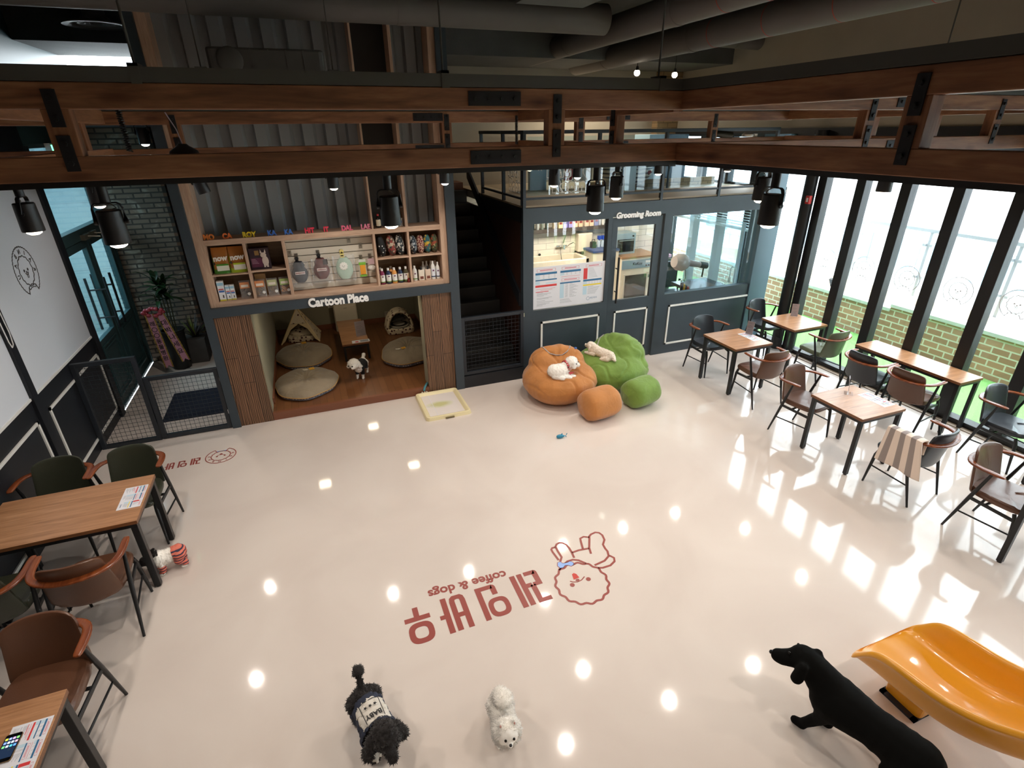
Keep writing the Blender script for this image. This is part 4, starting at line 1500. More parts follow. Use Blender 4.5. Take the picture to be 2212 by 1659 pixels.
# bottles
def bottle(x, y, lab, liquid, h=0.205, r=0.033, cap='#e9e7e2', labc='#e4e2dc', band='#5d8a3c', group='shampoo bottles on the lower right shelf', base=1.678, name='shampoo_bottle', short=False):
    t = thing(name, lab, 'bottle', (x, y, base), group)
    MB().lathe([(r * 0.9, 0), (r, 0.006), (r, h * 0.62), (r * 0.92, h * 0.72), (r * 0.5, h * 0.84), (r * 0.42, h * 0.87)], 18, c=(x, y, base)).obj('body', liquid, t)
    MB().lathe([(r * 0.45, h * 0.86), (r * 0.45, h), (r * 0.3, h * 1.0)], 14, c=(x, y, base)).obj('cap', col(cap), t)
    if labc:
        mb = MB()
        n = 10
        vs = []
        for j in range(n + 1):
            a = PI * (1.08 + 0.84 * j / n)
            for zz in (h * 0.13, h * 0.60):
                vs.append((x + r * 1.02 * math.cos(a), y + r * 1.02 * math.sin(a), base + zz))
        mb.add(vs, [(2 * j, 2 * j + 2, 2 * j + 3, 2 * j + 1) for j in range(n)], 0, True)
        lb = mb.obj('label', col(labc), t)
        if band:
            mb = MB()
            vs = []
            for j in range(n + 1):
                a = PI * (1.08 + 0.84 * j / n)
                for zz in (h * 0.13, h * 0.19):
                    vs.append((x + r * 1.035 * math.cos(a), y + r * 1.035 * math.sin(a), base + zz))
            mb.add(vs, [(2 * j, 2 * j + 2, 2 * j + 3, 2 * j + 1) for j in range(n)], 0, True)
            mb.obj('label_band', col(band), lb, off=wloc(t))
            MB().box(x - 0.012, x + 0.010, y - r * 1.06, y - r * 1.03, base + h * 0.46, base + h * 0.54).obj('label_print', col('#6a3a5a'), lb, off=wloc(t))
    return t


for k, (x, c, nm) in enumerate(((0.855, '#7a2f4e', 'purple-red'), (0.935, '#2c3550', 'navy'), (1.012, '#dc9a54', 'orange'), (1.09, '#26344e', 'dark blue'), (1.165, '#55503a', 'brownish'))):
    bottle(x, 7.08, '%s shampoo bottle with white cap and label on the lower shelf' % nm, col(c, 0.2))
for k, (x, c) in enumerate(((0.845, '#7a2f4e'), (0.985, '#dc9a54'))):
    bottle(x, 7.17, ['purple-red shampoo bottle half hidden in the second row', 'orange shampoo bottle half hidden in the second row'][k], col(c, 0.2))
t = thing('reed_diffuser', 'small red reed diffuser with sticks beside the divider', 'diffuser', (1.187, 7.045, 1.678))
MB().lathe([(0.018, 0), (0.02, 0.004), (0.02, 0.04), (0.009, 0.052), (0.009, 0.06)], 14, c=(1.187, 7.045, 1.678)).obj('jar', col('#6a1512', 0.15), t)
for k in range(5):
    MB().cyl((1.187, 7.045, 1.685), (1.187 + 0.018 * (k - 2) / 2, 7.045 + 0.008 * (k % 2), 1.80), 0.0022, n=6).obj('stick', col('#d8b888'), t)
bottle(1.285, 7.09, 'white shampoo bottle with green label next to the divider', col('#e4e4de'), 0.20, 0.030)
for k, (x, lab) in enumerate(((1.372, 'square white conditioner bottle with brown label, left of two'), (1.462, 'square white conditioner bottle with brown label, right of two'))):
    t = thing('conditioner_bottle', lab, 'bottle', (x, 7.085, 1.678), 'square white bottles on the lower right shelf')
    MB().rbox(x - 0.038, x + 0.038, 7.06, 7.11, 1.678, 1.82, 0.012).obj('body', col('#e6dccb' if k == 0 else '#dcc6b2'), t, bevel=0.006)
    MB().cyl((x, 7.085, 1.82), (x, 7.085, 1.86), 0.016, 0.013, 14).obj('cap', col('#1b1a1a'), t)
    MB().box(x - 0.022, x + 0.022, 7.057, 7.06, 1.70, 1.735).obj('label', col('#7a4436'), t)
for k, (x, y, lab) in enumerate(((1.535, 7.085, 'tall white spray bottle in front at the shelf end'), (1.60, 7.085, 'slim white bottle at the very end of the shelf'), (1.425, 7.19, 'white bottle in the back row, leftmost'), (1.475, 7.20, 'white bottle in the back row, second'), (1.535, 7.21, 'white bottle in the back row, third'), (1.595, 7.20, 'white bottle in the back row, rightmost'))):
    bottle(x, y, lab, col('#e8e7e1'), 0.245 if k in (0,) else 0.225, 0.029 if k == 0 else 0.024, labc='#dfe3ea' if k < 2 else None, band='#26365a', group='white bottles on the lower right shelf')
bottle(0.885, 7.10, 'dark bottle with red cap and cream label on the upper oak board', col('#1d1817', 0.15), 0.165, 0.03, cap='#cf3f44', labc='#e2d4b8', band=None, group=None, base=2.402, name='wine_bottle')
t = carton('white_packet', 'small white packet behind the spotlight on the oak board', 'packet', 1.14, 1.19, 7.10, 7.12, 2.402, 2.50, col('#e6e6e2'), (('blue_print', 0.2, 0.8, 0.4, 0.7, col('#5a80b8')),))

# ---------------------------------------------------------------- mesh gates
def mesh_panel(parent, x0, x1, z0, z1, y=YB, fw=0.05, step=0.052, wire=0.0022):
    mb = MB()
    for a, b, c, d in ((x0, x0 + fw, z0, z1), (x1 - fw, x1, z0, z1), (x0 + fw, x1 - fw, z0, z0 + fw), (x0 + fw, x1 - fw, z1 - fw, z1)):
        mb.box(a, b, y - 0.025, y + 0.025, c, d)
    mb.obj('frame', GATE, parent, bevel=0.003)
    mb = MB()
    x = x0 + fw + step * 0.5
    while x < x1 - fw:
        mb.cyl((x, y, z0 + fw), (x, y, z1 - fw), wire, n=6)
        x += step
    z = z0 + fw + step * 0.5
    while z < z1 - fw:
        mb.cyl((x0 + fw, y + 0.004, z), (x1 - fw, y + 0.004, z), wire, n=6)
        z += step
    mb.obj('wire_mesh', GATE, parent)


GATE = mat('charcoal_gate_enamel', '#22282f', 0.45)
t = thing('mesh_screen', 'tall charcoal wire mesh screen fixed to the left wall', 'screen', (-2.45, YB, 0))
mesh_panel(t, -2.77, -2.125, 0.0, 1.14)
t = thing('mesh_gate', 'low charcoal wire mesh gate to the entrance lobby', 'gate', (-1.7, YB, 0))
mesh_panel(t, -2.115, -1.315, 0.01, 0.86)
for z in (0.25, 0.72):
    MB().cyl((-1.311, YB - 0.03, z - 0.03), (-1.311, YB - 0.03, z + 0.03), 0.008, n=8).obj('hinge', MT['chrome'], t)
t = thing('mesh_gate', 'charcoal wire mesh gate before the dark staircase', 'gate', (2.34, YB, 0.19))
mesh_panel(t, 1.865, 2.825, 0.20, 1.095, step=0.058)
MB().cyl((2.828, YB - 0.03, 1.0), (2.828, YB - 0.03, 1.06), 0.008, n=8).obj('hinge', MT['chrome'], t)
o = MB().box(-2.22, -1.35, 7.5, 8.43, 0.0, 0.012).obj('door_mat', mat('dark_blue_carpet', '#141b2c', 0.95, var=0.3, vscale=120), bevel=0.003)
tag(o, 'dark blue entrance mat on the floor behind the low mesh gate', 'mat')
# ---------------------------------------------------------------- terrace and street outside the windows
o = MB().box(XR + 0.1, 9.395, -4, 14, -0.10, -0.03).obj('artificial_lawn', mat('green_artificial_turf', '#6fa85a', 0.9, var=0.2, vscale=90, bump=0.8, bscale=220))
tag(o, 'strip of green artificial turf outside the tall windows', 'lawn', kind='stuff')
t = thing('brick_planter', 'long tan brick planter wall with pale coping outside the windows', 'planter', (9.6, 5, -0.05))
PLH = 0.62
COPE = mat('pale_grey_coping_stone', '#c9cfd2', 0.7, var=0.06)
MB().box(9.40, 9.52, 6.05, 14, -0.05, 0.54).box(9.40, 9.52, -4, 6.05, -0.05, 0.62).obj('brick_wall', MT['planter_brick'], t)
MB().box(9.38, 9.62, 6.05, 14, 0.54, 0.60).obj('coping', COPE, t, bevel=0.004)
MB().box(9.38, 9.62, -4, 6.05, 0.62, 0.68).obj('coping', COPE, t, bevel=0.004)
o = MB().surf(lambda u, v: (9.68 + 1.12 * u, -4 + 18 * v, 0.52 + 0.05 * math.sin(40 * v + 3 * u) * math.sin(9 * u + 25 * v)), 14, 160).obj('straw_bed', mat('dry_straw', '#b9a684', 0.95, var=0.35, vscale=45, bump=1.0, bscale=110))
tag(o, 'bed of dry straw in the brick planter', 'straw', kind='stuff')
o = MB().box(9.66, 11.0, -4, 14, -0.2, 0.45).obj('wall_planter_back', COPE)
o['kind'] = 'structure'
t = thing('floodlight', 'small black floodlight standing on the planter coping', 'light', (9.58, 7.32, 0.60))
M = Matrix.Translation((9.58, 7.32, 0.71)) @ Matrix.Rotation(math.radians(-28), 4, 'Y')
MB().box(-0.03, 0.03, -0.14, 0.14, -0.09, 0.09, M=M).obj('lamp_body', MT['black'], t, bevel=0.008)
MB().box(9.55, 9.61, 7.30, 7.34, 0.60, 0.70).obj('bracket', MT['black'], t)
# glass balustrade beyond the planter
t = thing('glass_balustrade', 'glass balustrade with grey posts and handrail beyond the planter', 'railing', (10.85, 5, 0.5))
GP = mat('pale_grey_rail', '#98a2aa', 0.4, 0.3)
MB().box(10.82, 10.90, -4, 14, 1.70, 1.76).obj('handrail', GP, t)
for k in range(12):
    y = -3.3 + 1.42 * k
    p = MB().box(10.83, 10.89, y - 0.025, y + 0.025, 0.5, 1.70).obj('post', GP, t)
    for z in (0.85, 1.45):
        for s in (-1, 1):
            MB().box(10.80, 10.84, y + s * 0.06 - 0.03, y + s * 0.06 + 0.03, z, z + 0.045).obj('glass_clamp', GP, p, off=wloc(t))
    if k < 11:
        MB().box(10.815, 10.825, y + 0.05, y + 1.37, 0.62, 1.66).obj('glass_panel', glass_mat('balustrade_glass', (0.94, 1, 0.98, 1)) if k == 0 else bpy.data.materials['balustrade_glass'], t)
# building across the street
bd = thing('neighbour_building', 'white tiled building across the street with bluish windows', 'building', (21, 6, -6))
MB().box(21, 23, -22, 40, -6, 12).obj('facade', brick_mat('white_facade_panel', '#e3e6e6', '#e9ebea', '#c3c9cb', ab=('y', 'z'), bw=2.4, bh=2.2, ms=0.03, rough=0.6, bump=0.1, off=0.0), bd)
MB().box(20.8, 21, -22, 40, 2.9, 3.05).obj('cornice', mat('pale_cornice', '#d4dadb', 0.6), bd)
WG = mat('reflecting_window', '#7f9fb4', 0.1, 0.4)
rnd = random.Random(3)
for k in range(16):
    y = -12 + 2.7 * k
    for z in (-1.4, 3.3):
        w = MB().box(20.93, 21.0, y, y + 1.6, z, z + 1.1).obj('window', WG, bd)
        MB().box(20.90, 20.93, y + 0.77, y + 0.83, z, z + 1.1).obj('glazing_bar', bpy.data.materials['pale_cornice'], w, off=wloc(bd))
o = MB().box(11, 21, -22, 40, -6.1, -6.0).obj('floor_street', mat('grey_asphalt', '#7b7d80', 0.9))
o['kind'] = 'structure'
# faint dog emblems stuck on the panes
EMB = mat('pale_window_film', '#c9cdd2', 0.6)
def circ(r, n=48, a0=0, a1=2 * PI, sc=0, k=0, cx=0, cy=0):
    return [(cx + (r + sc * math.cos(k * (a0 + (a1 - a0) * i / n))) * math.cos(a0 + (a1 - a0) * i / n), cy + (r + sc * math.cos(k * (a0 + (a1 - a0) * i / n))) * math.sin(a0 + (a1 - a0) * i / n)) for i in range(n if a1 - a0 >= 6.28 else n + 1)]


def emblem(mb, R, M, w=0.05, m=0, bone=None):
    """round dog badge: scalloped outer ring open at the bottom, scalloped inner face, eyes, snout, bone"""
    a0, a1 = math.radians(-62), math.radians(242)
    W = w * R
    outer = circ(R, 96, a0, a1, 0.018 * R, 40)
    mb.stroke(outer, W, m=m, M=M)
    inner = circ(0.60 * R, 72, 0, 2 * PI, 0.022 * R, 14, 0, 0.02 * R)
    mb.stroke(inner, W, m=m, closed=True, M=M)
    mb.stroke([outer[0], (0.33 * R, -0.62 * R)], W, m=m, M=M)
    mb.stroke([outer[-1], (-0.33 * R, -0.62 * R)], W, m=m, M=M)
    for s in (-1, 1):
        mb.prism(circ(0.06 * R, 12, cx=s * 0.17 * R, cy=0.04 * R), 0, 0.002, m, M)
    mb.stroke(circ(0.15 * R, 12, math.radians(200), math.radians(340), cy=0.0), W * 0.8, m=m, M=M)
    mb.prism(circ(0.055 * R, 12, cy=-0.05 * R), 0, 0.002, m, M)
    mb.stroke([(-0.06 * R, -0.15 * R), (-0.04 * R, -0.27 * R), (0.04 * R, -0.27 * R), (0.06 * R, -0.15 * R)], W * 0.7, m=m, M=M)
    bone_pts = [(-0.25, -0.60), (-0.33, -0.66), (-0.30, -0.74), (-0.24, -0.73), (-0.12, -0.69), (0.12, -0.69), (0.24, -0.73), (0.30, -0.74), (0.33, -0.66), (0.25, -0.60), (0.12, -0.63), (-0.12, -0.63)]
    bp = [(x * R, y * R) for x, y in bone_pts]
    if bone is not None:
        mb.prism([(x * 0.9, y) for x, y in bp], 0, 0.0022, bone, M)
    mb.stroke(bp, W * 0.8, m=m, closed=True, M=M)


def badge_text(R, frame, m, parent, size=0.26, ext=0.001, word='RAINBAU', mirror=False):
    o, ux, uy = (Vector(v) for v in frame)
    out = []
    for k, ch in enumerate(word):
        a = math.radians(188 - 196 * k / 6)
        c = o + ux * (0.79 * R * math.cos(a)) + uy * (0.79 * R * math.sin(a) + 0.02 * R)
        tx = ux * math.sin(a) - uy * math.cos(a)
        ty = ux * math.cos(a) + uy * math.sin(a)
        out.append(text('badge_letters', ch, size * R, m, parent, tuple(c - ty * size * R * 0.35), tuple(tx), tuple(ty), ext, 0.004 * R))
    return merged(out)


# emblem on the blind: reads mirrored from inside the room
INK = mat('grey_blind_print', '#4c4a4a', 0.7)
M = Matrix(((0, 0, 1, XL + 0.005), (1, 0, 0, 6.93), (0, 1, 0, 2.235), (0, 0, 0, 1)))
mb = MB()
emblem(mb, 0.245, M, 0.045)
mb.obj('dog_emblem', INK, blind0)
badge_text(0.245, ((XL + 0.006, 6.93, 2.235), (0, -1, 0), (0, 0, 1)), INK, blind0)
for k, y in enumerate((6.02, 5.38, 4.74, 4.09, 3.45)):
    M = Matrix(((0, 0, -1, XR + 0.012), (-1, 0, 0, y), (0, 1, 0, 1.62), (0, 0, 0, 1)))
    mb = MB()
    emblem(mb, 0.17, M, 0.05)
    o = mb.obj('window_sticker', EMB)
    tag(o, 'faint pale dog emblem stuck on the %s tall window pane from the corner' % ('first', 'second', 'third', 'fourth', 'fifth')[k], 'sticker', 'dog emblems on the window panes')
# fire alarm on the round column
t = thing('fire_alarm', 'small red fire alarm box on the black column by the windows', 'alarm', (7.33, 6.42, 2.42))
MB().box(7.30, 7.36, 6.385, 6.455, 2.42, 2.54).obj('red_box', mat('alarm_red', '#c2261f', 0.35), t, bevel=0.006)
MB().box(7.292, 7.30, 6.40, 6.43, 2.45, 2.51).obj('white_label', MT['white'], t)
# exit sign above the lobby door
t = thing('exit_sign', 'green lit exit sign box above the teal entrance door', 'sign', (XL, 8.75, 3.32))
MB().box(XL - 0.01, XL + 0.05, 8.62, 8.90, 3.28, 3.42).obj('sign_box', MT['white'], t, bevel=0.004)
MB().box(XL + 0.05, XL + 0.053, 8.64, 8.88, 3.30, 3.40).obj('lit_panel', mat('exit_green_glow', '#b8ffd8', 0.4, emit='#7dffb9', es=2.2), t)
mb = MB()
M = Matrix(((0, 0, 1, XL + 0.054), (1, 0, 0, 8.76), (0, 1, 0, 3.35), (0, 0, 0, 1)))
mb.prism(circ(0.012, 12, cx=0.012, cy=0.034), 0, 0.002, M=M)
mb.stroke([(0.0, 0.02), (-0.012, -0.004), (-0.035, -0.03)], 0.012, M=M)
mb.stroke([(-0.012, -0.004), (0.02, -0.012), (0.02, -0.035)], 0.012, M=M)
mb.stroke([(-0.03, 0.008), (0.0, 0.02), (0.03, 0.004)], 0.009, M=M)
mb.obj('running_figure', mat('exit_dark_green', '#0d6a44', 0.5), t)
# light-box sign standing in the corridor
t = thing('lightbox_sign', 'lit lavender sign box with a dog drawing in the corridor beyond the door', 'sign', (-4.7, 9.9, 0))
MB().box(-4.9, -4.5, 9.4, 10.6, 2.05, 2.62).obj('sign_box', mat('lavender_lightbox', '#c9d2ff', 0.5, emit='#b9c8ff', es=0.9), t)
MB().cyl((-4.7, 10.0, 0), (-4.7, 10.0, 2.05), 0.03).obj('pole', MT['black'], t)
mb = MB()
M = Matrix(((0, 0, 1, -4.497), (1, 0, 0, 9.72), (0, 1, 0, 2.33), (0, 0, 0, 1)))
mb.stroke(circ(0.16, 40, sc=0.006, k=14), 0.016, closed=True, M=M)
for s in (-1, 1):
    mb.prism(circ(0.014, 10, cx=0.05 * s, cy=0.02), 0, 0.002, M=M)
mb.stroke([(-0.04, -0.03), (0, -0.05), (0.04, -0.03)], 0.012, M=M)
mb.stroke([(-0.16, -0.1), (-0.2, -0.2), (-0.1, -0.2), (-0.12, -0.12)], 0.014, M=M)
mb.obj('dog_drawing', col('#20222c'), t)
from mathutils import noise as mnoise
from mathutils.bvhtree import BVHTree
# ---------------------------------------------------------------- floor logos
RED = mat('brick_red_floor_vinyl', '#94473f', 0.35)
BLUEV = mat('pale_blue_floor_vinyl', '#8fb0e8', 0.35)
SCAR = mat('scarlet_floor_vinyl', '#c23a30', 0.35)
Z0 = 0.0006


def oval(cx, cy, rx, ry, n=32, e=0.72):
    out = []
    for i in range(n):
        a = 2 * PI * i / n
        ca, sa = math.cos(a), math.sin(a)
        out.append((cx + rx * math.copysign(abs(ca) ** e, ca), cy + ry * math.copysign(abs(sa) ** e, sa)))
    return out


def hangul(mb, T):
    """the four syllables as seen from this side of the room (upside down); T maps to the floor"""
    def R(x0, x1, y0, y1):
        mb.prism([T(x0, y0), T(x1, y0), T(x1, y1), T(x0, y1)], Z0, Z0 + 0.0012)

    def P(*p):
        mb.prism([T(*q) for q in p], Z0, Z0 + 0.0012)

    def ring(cx, cy, rx, ry, w):
        mb.ring([T(*q) for q in oval(cx, cy, rx, ry)], [T(*q) for q in oval(cx, cy, rx - w, ry - w)], Z0, Z0 + 0.0012)
    R(0.23, 0.433, 3.070, 3.114)
    R(0.308, 0.352, 3.114, 3.206)
    ring(0.340, 2.953, 0.098, 0.100, 0.046)
    R(0.540, 0.586, 2.857, 3.211)
    R(0.502, 0.540, 3.005, 3.045)
    R(0.607, 0.652, 2.860, 3.150)
    R(0.695, 0.740, 2.860, 3.150)
    R(0.652, 0.695, 2.985, 3.028)
    P((0.607, 3.150), (0.652, 3.150), (0.656, 3.166), (0.674, 3.170), (0.691, 3.166), (0.695, 3.150), (0.740, 3.150), (0.732, 3.190), (0.708, 3.211), (0.640, 3.211), (0.615, 3.190))
    R(0.838, 0.884, 2.868, 3.211)
    R(0.884, 0.985, 3.168, 3.211)
    P((0.965, 3.168), (0.985, 3.211), (1.006, 3.200), (1.014, 3.180), (1.014, 3.100), (0.968, 3.100))
    ring(0.985, 2.968, 0.088, 0.098, 0.042)
    R(1.160, 1.207, 2.878, 3.230)
    R(1.224, 1.270, 2.879, 3.230)
    R(1.270, 1.318, 3.060, 3.105)
    R(1.290, 1.385, 3.190, 3.233)
    P((1.358, 3.190), (1.385, 3.233), (1.402, 3.222), (1.408, 3.205), (1.408, 3.062), (1.362, 3.062))
    R(1.330, 1.362, 3.062, 3.102)
    R(1.300, 1.346, 2.880, 3.080)
    R(1.346, 1.420, 2.880, 2.922)


t = thing('floor_logo', 'large red floor logo with a dog, upside-down Korean name and coffee and dogs slogan', 'logo', (1.2, 3.0, 0))
mb = MB()
hangul(mb, lambda x, y: (x, y))
mb.obj('lettering', RED, t)
o = text('slogan', 'coffee & dogs', 0.128, RED, t, (0.81, 3.328, Z0 + 0.0006), (-1, 0.03, 0), (0, -1, 0), 0.0006, 0.0035, sx=0.98)
mb = MB()
W = 0.020
head = circ(0.225, 90, 0, 2 * PI, 0.008, 15, 1.722, 2.945)
mb.stroke(head, W, Z0, Z0 + 0.0012, closed=True)
LINES = [[(1.793, 3.231), (1.803, 3.299), (1.806, 3.36), (1.800, 3.41), (1.778, 3.444), (1.750, 3.455), (1.720, 3.448), (1.696, 3.423), (1.691, 3.36), (1.691, 3.28), (1.656, 3.236)],
         [(1.692, 3.416), (1.660, 3.418), (1.644, 3.402), (1.642, 3.371), (1.650, 3.256)],
         [(1.803, 3.297), (1.876, 3.302), (1.975, 3.288)],
         [(1.919, 3.302), (1.945, 3.39), (1.961, 3.436), (2.001, 3.446), (2.049, 3.418)],
         [(1.959, 3.221), (1.98, 3.294), (2.034, 3.39), (2.055, 3.43), (2.082, 3.449), (2.134, 3.458), (2.165, 3.44), (2.178, 3.40), (2.165, 3.336), (2.120, 3.285), (2.113, 3.235), (2.115, 3.192), (2.094, 3.136), (2.031, 3.099), (1.921, 3.083)],
         [(2.103, 3.14), (2.128, 3.099), (2.11, 3.06), (2.05, 3.03), (1.972, 3.030), (1.934, 3.045)],
         [(1.601, 3.147), (1.64, 3.175), (1.718, 3.215), (1.770, 3.215), (1.816, 3.190), (1.860, 3.130)]]
for L in LINES:
    mb.stroke(L, W, Z0, Z0 + 0.0012)
mb.stroke([(1.634, 2.996), (1.654, 2.979), (1.691, 2.966), (1.734, 2.973), (1.774, 2.998)], 0.009, Z0, Z0 + 0.0012)
for x, y in ((1.634, 2.952), (1.792, 2.960)):
    mb.prism(circ(0.021, 16, cx=x, cy=y), Z0, Z0 + 0.0012)
mb.prism(oval(1.700, 2.985, 0.018, 0.012, 16, 1.0), Z0, Z0 + 0.0012)
mb.obj('dog_drawing', RED, t)
MB().prism([(1.672, 3.00), (1.728, 3.005), (1.722, 3.05), (1.705, 3.068), (1.685, 3.06)], Z0, Z0 + 0.0013).obj('tongue', SCAR, t, label='scarlet tongue')
bow = [(1.612, 3.195), (1.622, 3.165), (1.650, 3.160), (1.672, 3.178), (1.700, 3.172), (1.722, 3.150), (1.752, 3.160), (1.757, 3.185), (1.738, 3.205), (1.715, 3.200), (1.688, 3.200), (1.662, 3.210), (1.655, 3.232), (1.628, 3.230)]
bm_ = MB().prism(bow, Z0 + 0.0002, Z0 + 0.0014)
bm_.obj('bow', BLUEV, t, label='pale blue bone-shaped bow')
MB().stroke(bow, 0.012, Z0, Z0 + 0.0012, closed=True).obj('bow_outline', RED, t)

t = thing('floor_logo', 'small round dog badge with Korean name on the floor by the mesh gate', 'logo', (-1.6, 6.3, 0))
M = Matrix.Translation((-1.39, 6.312, Z0)) @ Matrix.Rotation(PI, 4, 'Z')
mb = MB()
R = 0.165
mb.stroke(circ(R, 72, math.radians(-62), math.radians(242)), 0.010, m=0, M=M)
mb.stroke(circ(0.105, 60, sc=0.003, k=14), 0.010, closed=True, M=M)
for a in (-62, 242):
    a = math.radians(a)
    mb.stroke([(R * math.cos(a), R * math.sin(a)), (0.108 * math.cos(a), 0.108 * math.sin(a))], 0.010, M=M)
for s in (-1, 1):
    mb.prism(circ(0.012, 12, cx=0.042 * s, cy=0.008), 0, 0.0015, 0, M)
mb.stroke([(-0.04, -0.008), (-0.02, -0.02), (0.02, -0.02), (0.04, -0.008)], 0.006, M=M)
mb.prism(circ(0.016, 12, cy=-0.035), 0, 0.0015, 0, M)
mb.obj('badge', RED, t)
mb = MB()
mb.prism([(x * 0.165, y * 0.165 + 0.02 * 0.165) for x, y in ((-0.25, -0.60), (-0.33, -0.66), (-0.30, -0.74), (-0.12, -0.69), (0.12, -0.69), (0.30, -0.74), (0.33, -0.66), (0.25, -0.60), (0.12, -0.63), (-0.12, -0.63))], 0.0, 0.002, M=M)
mb.obj('bow', BLUEV, t)
badge_text(R, ((-1.39, 6.312, Z0 + 0.001), (-1, 0, 0), (0, -1, 0)), RED, t, 0.25, 0.0005)
mb = MB()
hangul(mb, lambda x, y: (-1.605 + (x - 1.42) * 0.405, 6.21 + (y - 2.86) * 0.405))
mb.obj('lettering', RED, t)

# ---------------------------------------------------------------- printed sheets
SHEET = mat('white_sheet', '#dfe0e6', 0.5)
PB, PR, PY, PL, PK = col('#2f6a94'), col('#d23c3c'), col('#e8cf3a'), col('#b9d4e2'), col('#8e9298')


def price_sheet(t, M, w, h, th=0.002):
    """three-column price sheet in the plane x,y of M (x right, y up, z out)"""
    MB().box(0, w, 0, h, 0, th, M=M).obj('sheet', SHEET, t)
    mb = {'blue_bar': MB(), 'red_bar': MB(), 'yellow_bar': MB(), 'pale_cell': MB(), 'print_line': MB(), 'red_print': MB()}

    def B(k, x0, x1, y0, y1):
        mb[k].box(x0 * w, x1 * w, y0 * h, y1 * h, th, th + 0.0006, M=M)
    for x0, x1 in ((0.05, 0.30), (0.385, 0.625), (0.72, 0.945)):
        for a, b, c, d in ((x0, x1, 0.945, 0.95), (x0, x1, 0.885, 0.89), (x0, x0 + 0.004, 0.885, 0.95), (x1 - 0.004, x1, 0.885, 0.95)):
            B('red_print', a, b, c, d)
        B('red_print', x0 + 0.04, x1 - 0.04, 0.908, 0.926)
    B('blue_bar', 0.03, 0.32, 0.815, 0.865)
    B('blue_bar', 0.03, 0.32, 0.675, 0.705)
    B('red_bar', 0.03, 0.32, 0.525, 0.575)
    for y in (0.72, 0.755, 0.79):
        B('pale_cell', 0.03, 0.09, y, y + 0.028)
        for x in (0.13, 0.2, 0.28):
            B('print_line', x, x + 0.02, y + 0.008, y + 0.016)
    B('pale_cell', 0.03, 0.09, 0.59, 0.665)
    B('pale_cell', 0.17, 0.32, 0.60, 0.62)
    B('red_print', 0.04, 0.30, 0.475, 0.482)
    B('red_print', 0.10, 0.26, 0.445, 0.452)
    B('red_bar', 0.035, 0.21, 0.405, 0.42)
    for k, y in enumerate((0.385, 0.36, 0.335, 0.31, 0.26, 0.235, 0.19, 0.155, 0.12, 0.095, 0.07)):
        B('print_line', 0.05, 0.13 + 0.16 * ((k * 37) % 10) / 10, y, y + 0.007)
    B('blue_bar', 0.365, 0.65, 0.815, 0.865)
    for y in (0.755, 0.785):
        B('pale_cell', 0.365, 0.42, y, y + 0.024)
        for x in (0.45, 0.51, 0.57, 0.63):
            B('print_line', x, x + 0.015, y + 0.008, y + 0.015)
    B('red_print', 0.38, 0.64, 0.715, 0.722)
    for a, b, c, d in ((0.385, 0.63, 0.67, 0.675), (0.385, 0.63, 0.61, 0.615), (0.385, 0.389, 0.61, 0.675), (0.626, 0.63, 0.61, 0.675)):
        B('red_print', a, b, c, d)
    B('red_print', 0.42, 0.60, 0.635, 0.652)
    B('blue_bar', 0.365, 0.65, 0.55, 0.585)
    B('pale_cell', 0.365, 0.42, 0.20, 0.545)
    for k in range(13):
        y = 0.53 - 0.026 * k
        B('print_line', 0.44, 0.475, y, y + 0.006)
        B('print_line', 0.50, 0.54 + 0.09 * ((k * 53) % 10) / 10, y, y + 0.006)
    for k, y in enumerate((0.165, 0.14, 0.11, 0.085)):
        B('print_line', 0.37, 0.5 + 0.13 * ((k * 31) % 10) / 10, y, y + 0.006)
    B('red_bar', 0.69, 0.745, 0.60, 0.865)
    for k in range(8):
        y = 0.85 - 0.031 * k
        B('print_line', 0.765, 0.83 + 0.09 * ((k * 41) % 10) / 10, y, y + 0.006)
    B('blue_bar', 0.69, 0.955, 0.545, 0.59)
    for y in (0.48, 0.515):
        B('pale_cell', 0.69, 0.745, y, y + 0.025)
        for x in (0.77, 0.81, 0.85, 0.89, 0.93):
            B('print_line', x, x + 0.012, y + 0.008, y + 0.014)
    B('yellow_bar', 0.69, 0.955, 0.435, 0.47)
    B('pale_cell', 0.69, 0.745, 0.22, 0.425)
    for k in range(8):
        y = 0.41 - 0.026 * k
        B('print_line', 0.76, 0.84 + 0.1 * ((k * 29) % 10) / 10, y, y + 0.006)
    for k, m in (('blue_bar', PB), ('red_bar', PR), ('yellow_bar', PY), ('pale_cell', PL), ('print_line', PK), ('red_print', col('#cf6a74'))):
        mb[k].obj({'blue_bar': 'blue_table_header', 'red_bar': 'red_notice', 'yellow_bar': 'yellow_notice', 'pale_cell': 'pale_table_cell', 'print_line': 'small_print', 'red_print': 'red_heading'}[k], m, t)
    e = MB()
    e.stroke(circ(0.022 * w, 20, cx=0.77 * w, cy=0.115 * h), 0.003 * w + 0.0004, th, th + 0.0006, closed=True, M=M)
    e.obj('dog_mark', PB, t)
    text('name_print', '래인바우', 0.055 * h, PB, t, tuple(M @ Vector((0.85 * w, 0.10 * h, th + 0.0004))), tuple(M.to_3x3() @ Vector((1, 0, 0))), tuple(M.to_3x3() @ Vector((0, 1, 0))), 0.0003, 0.0)


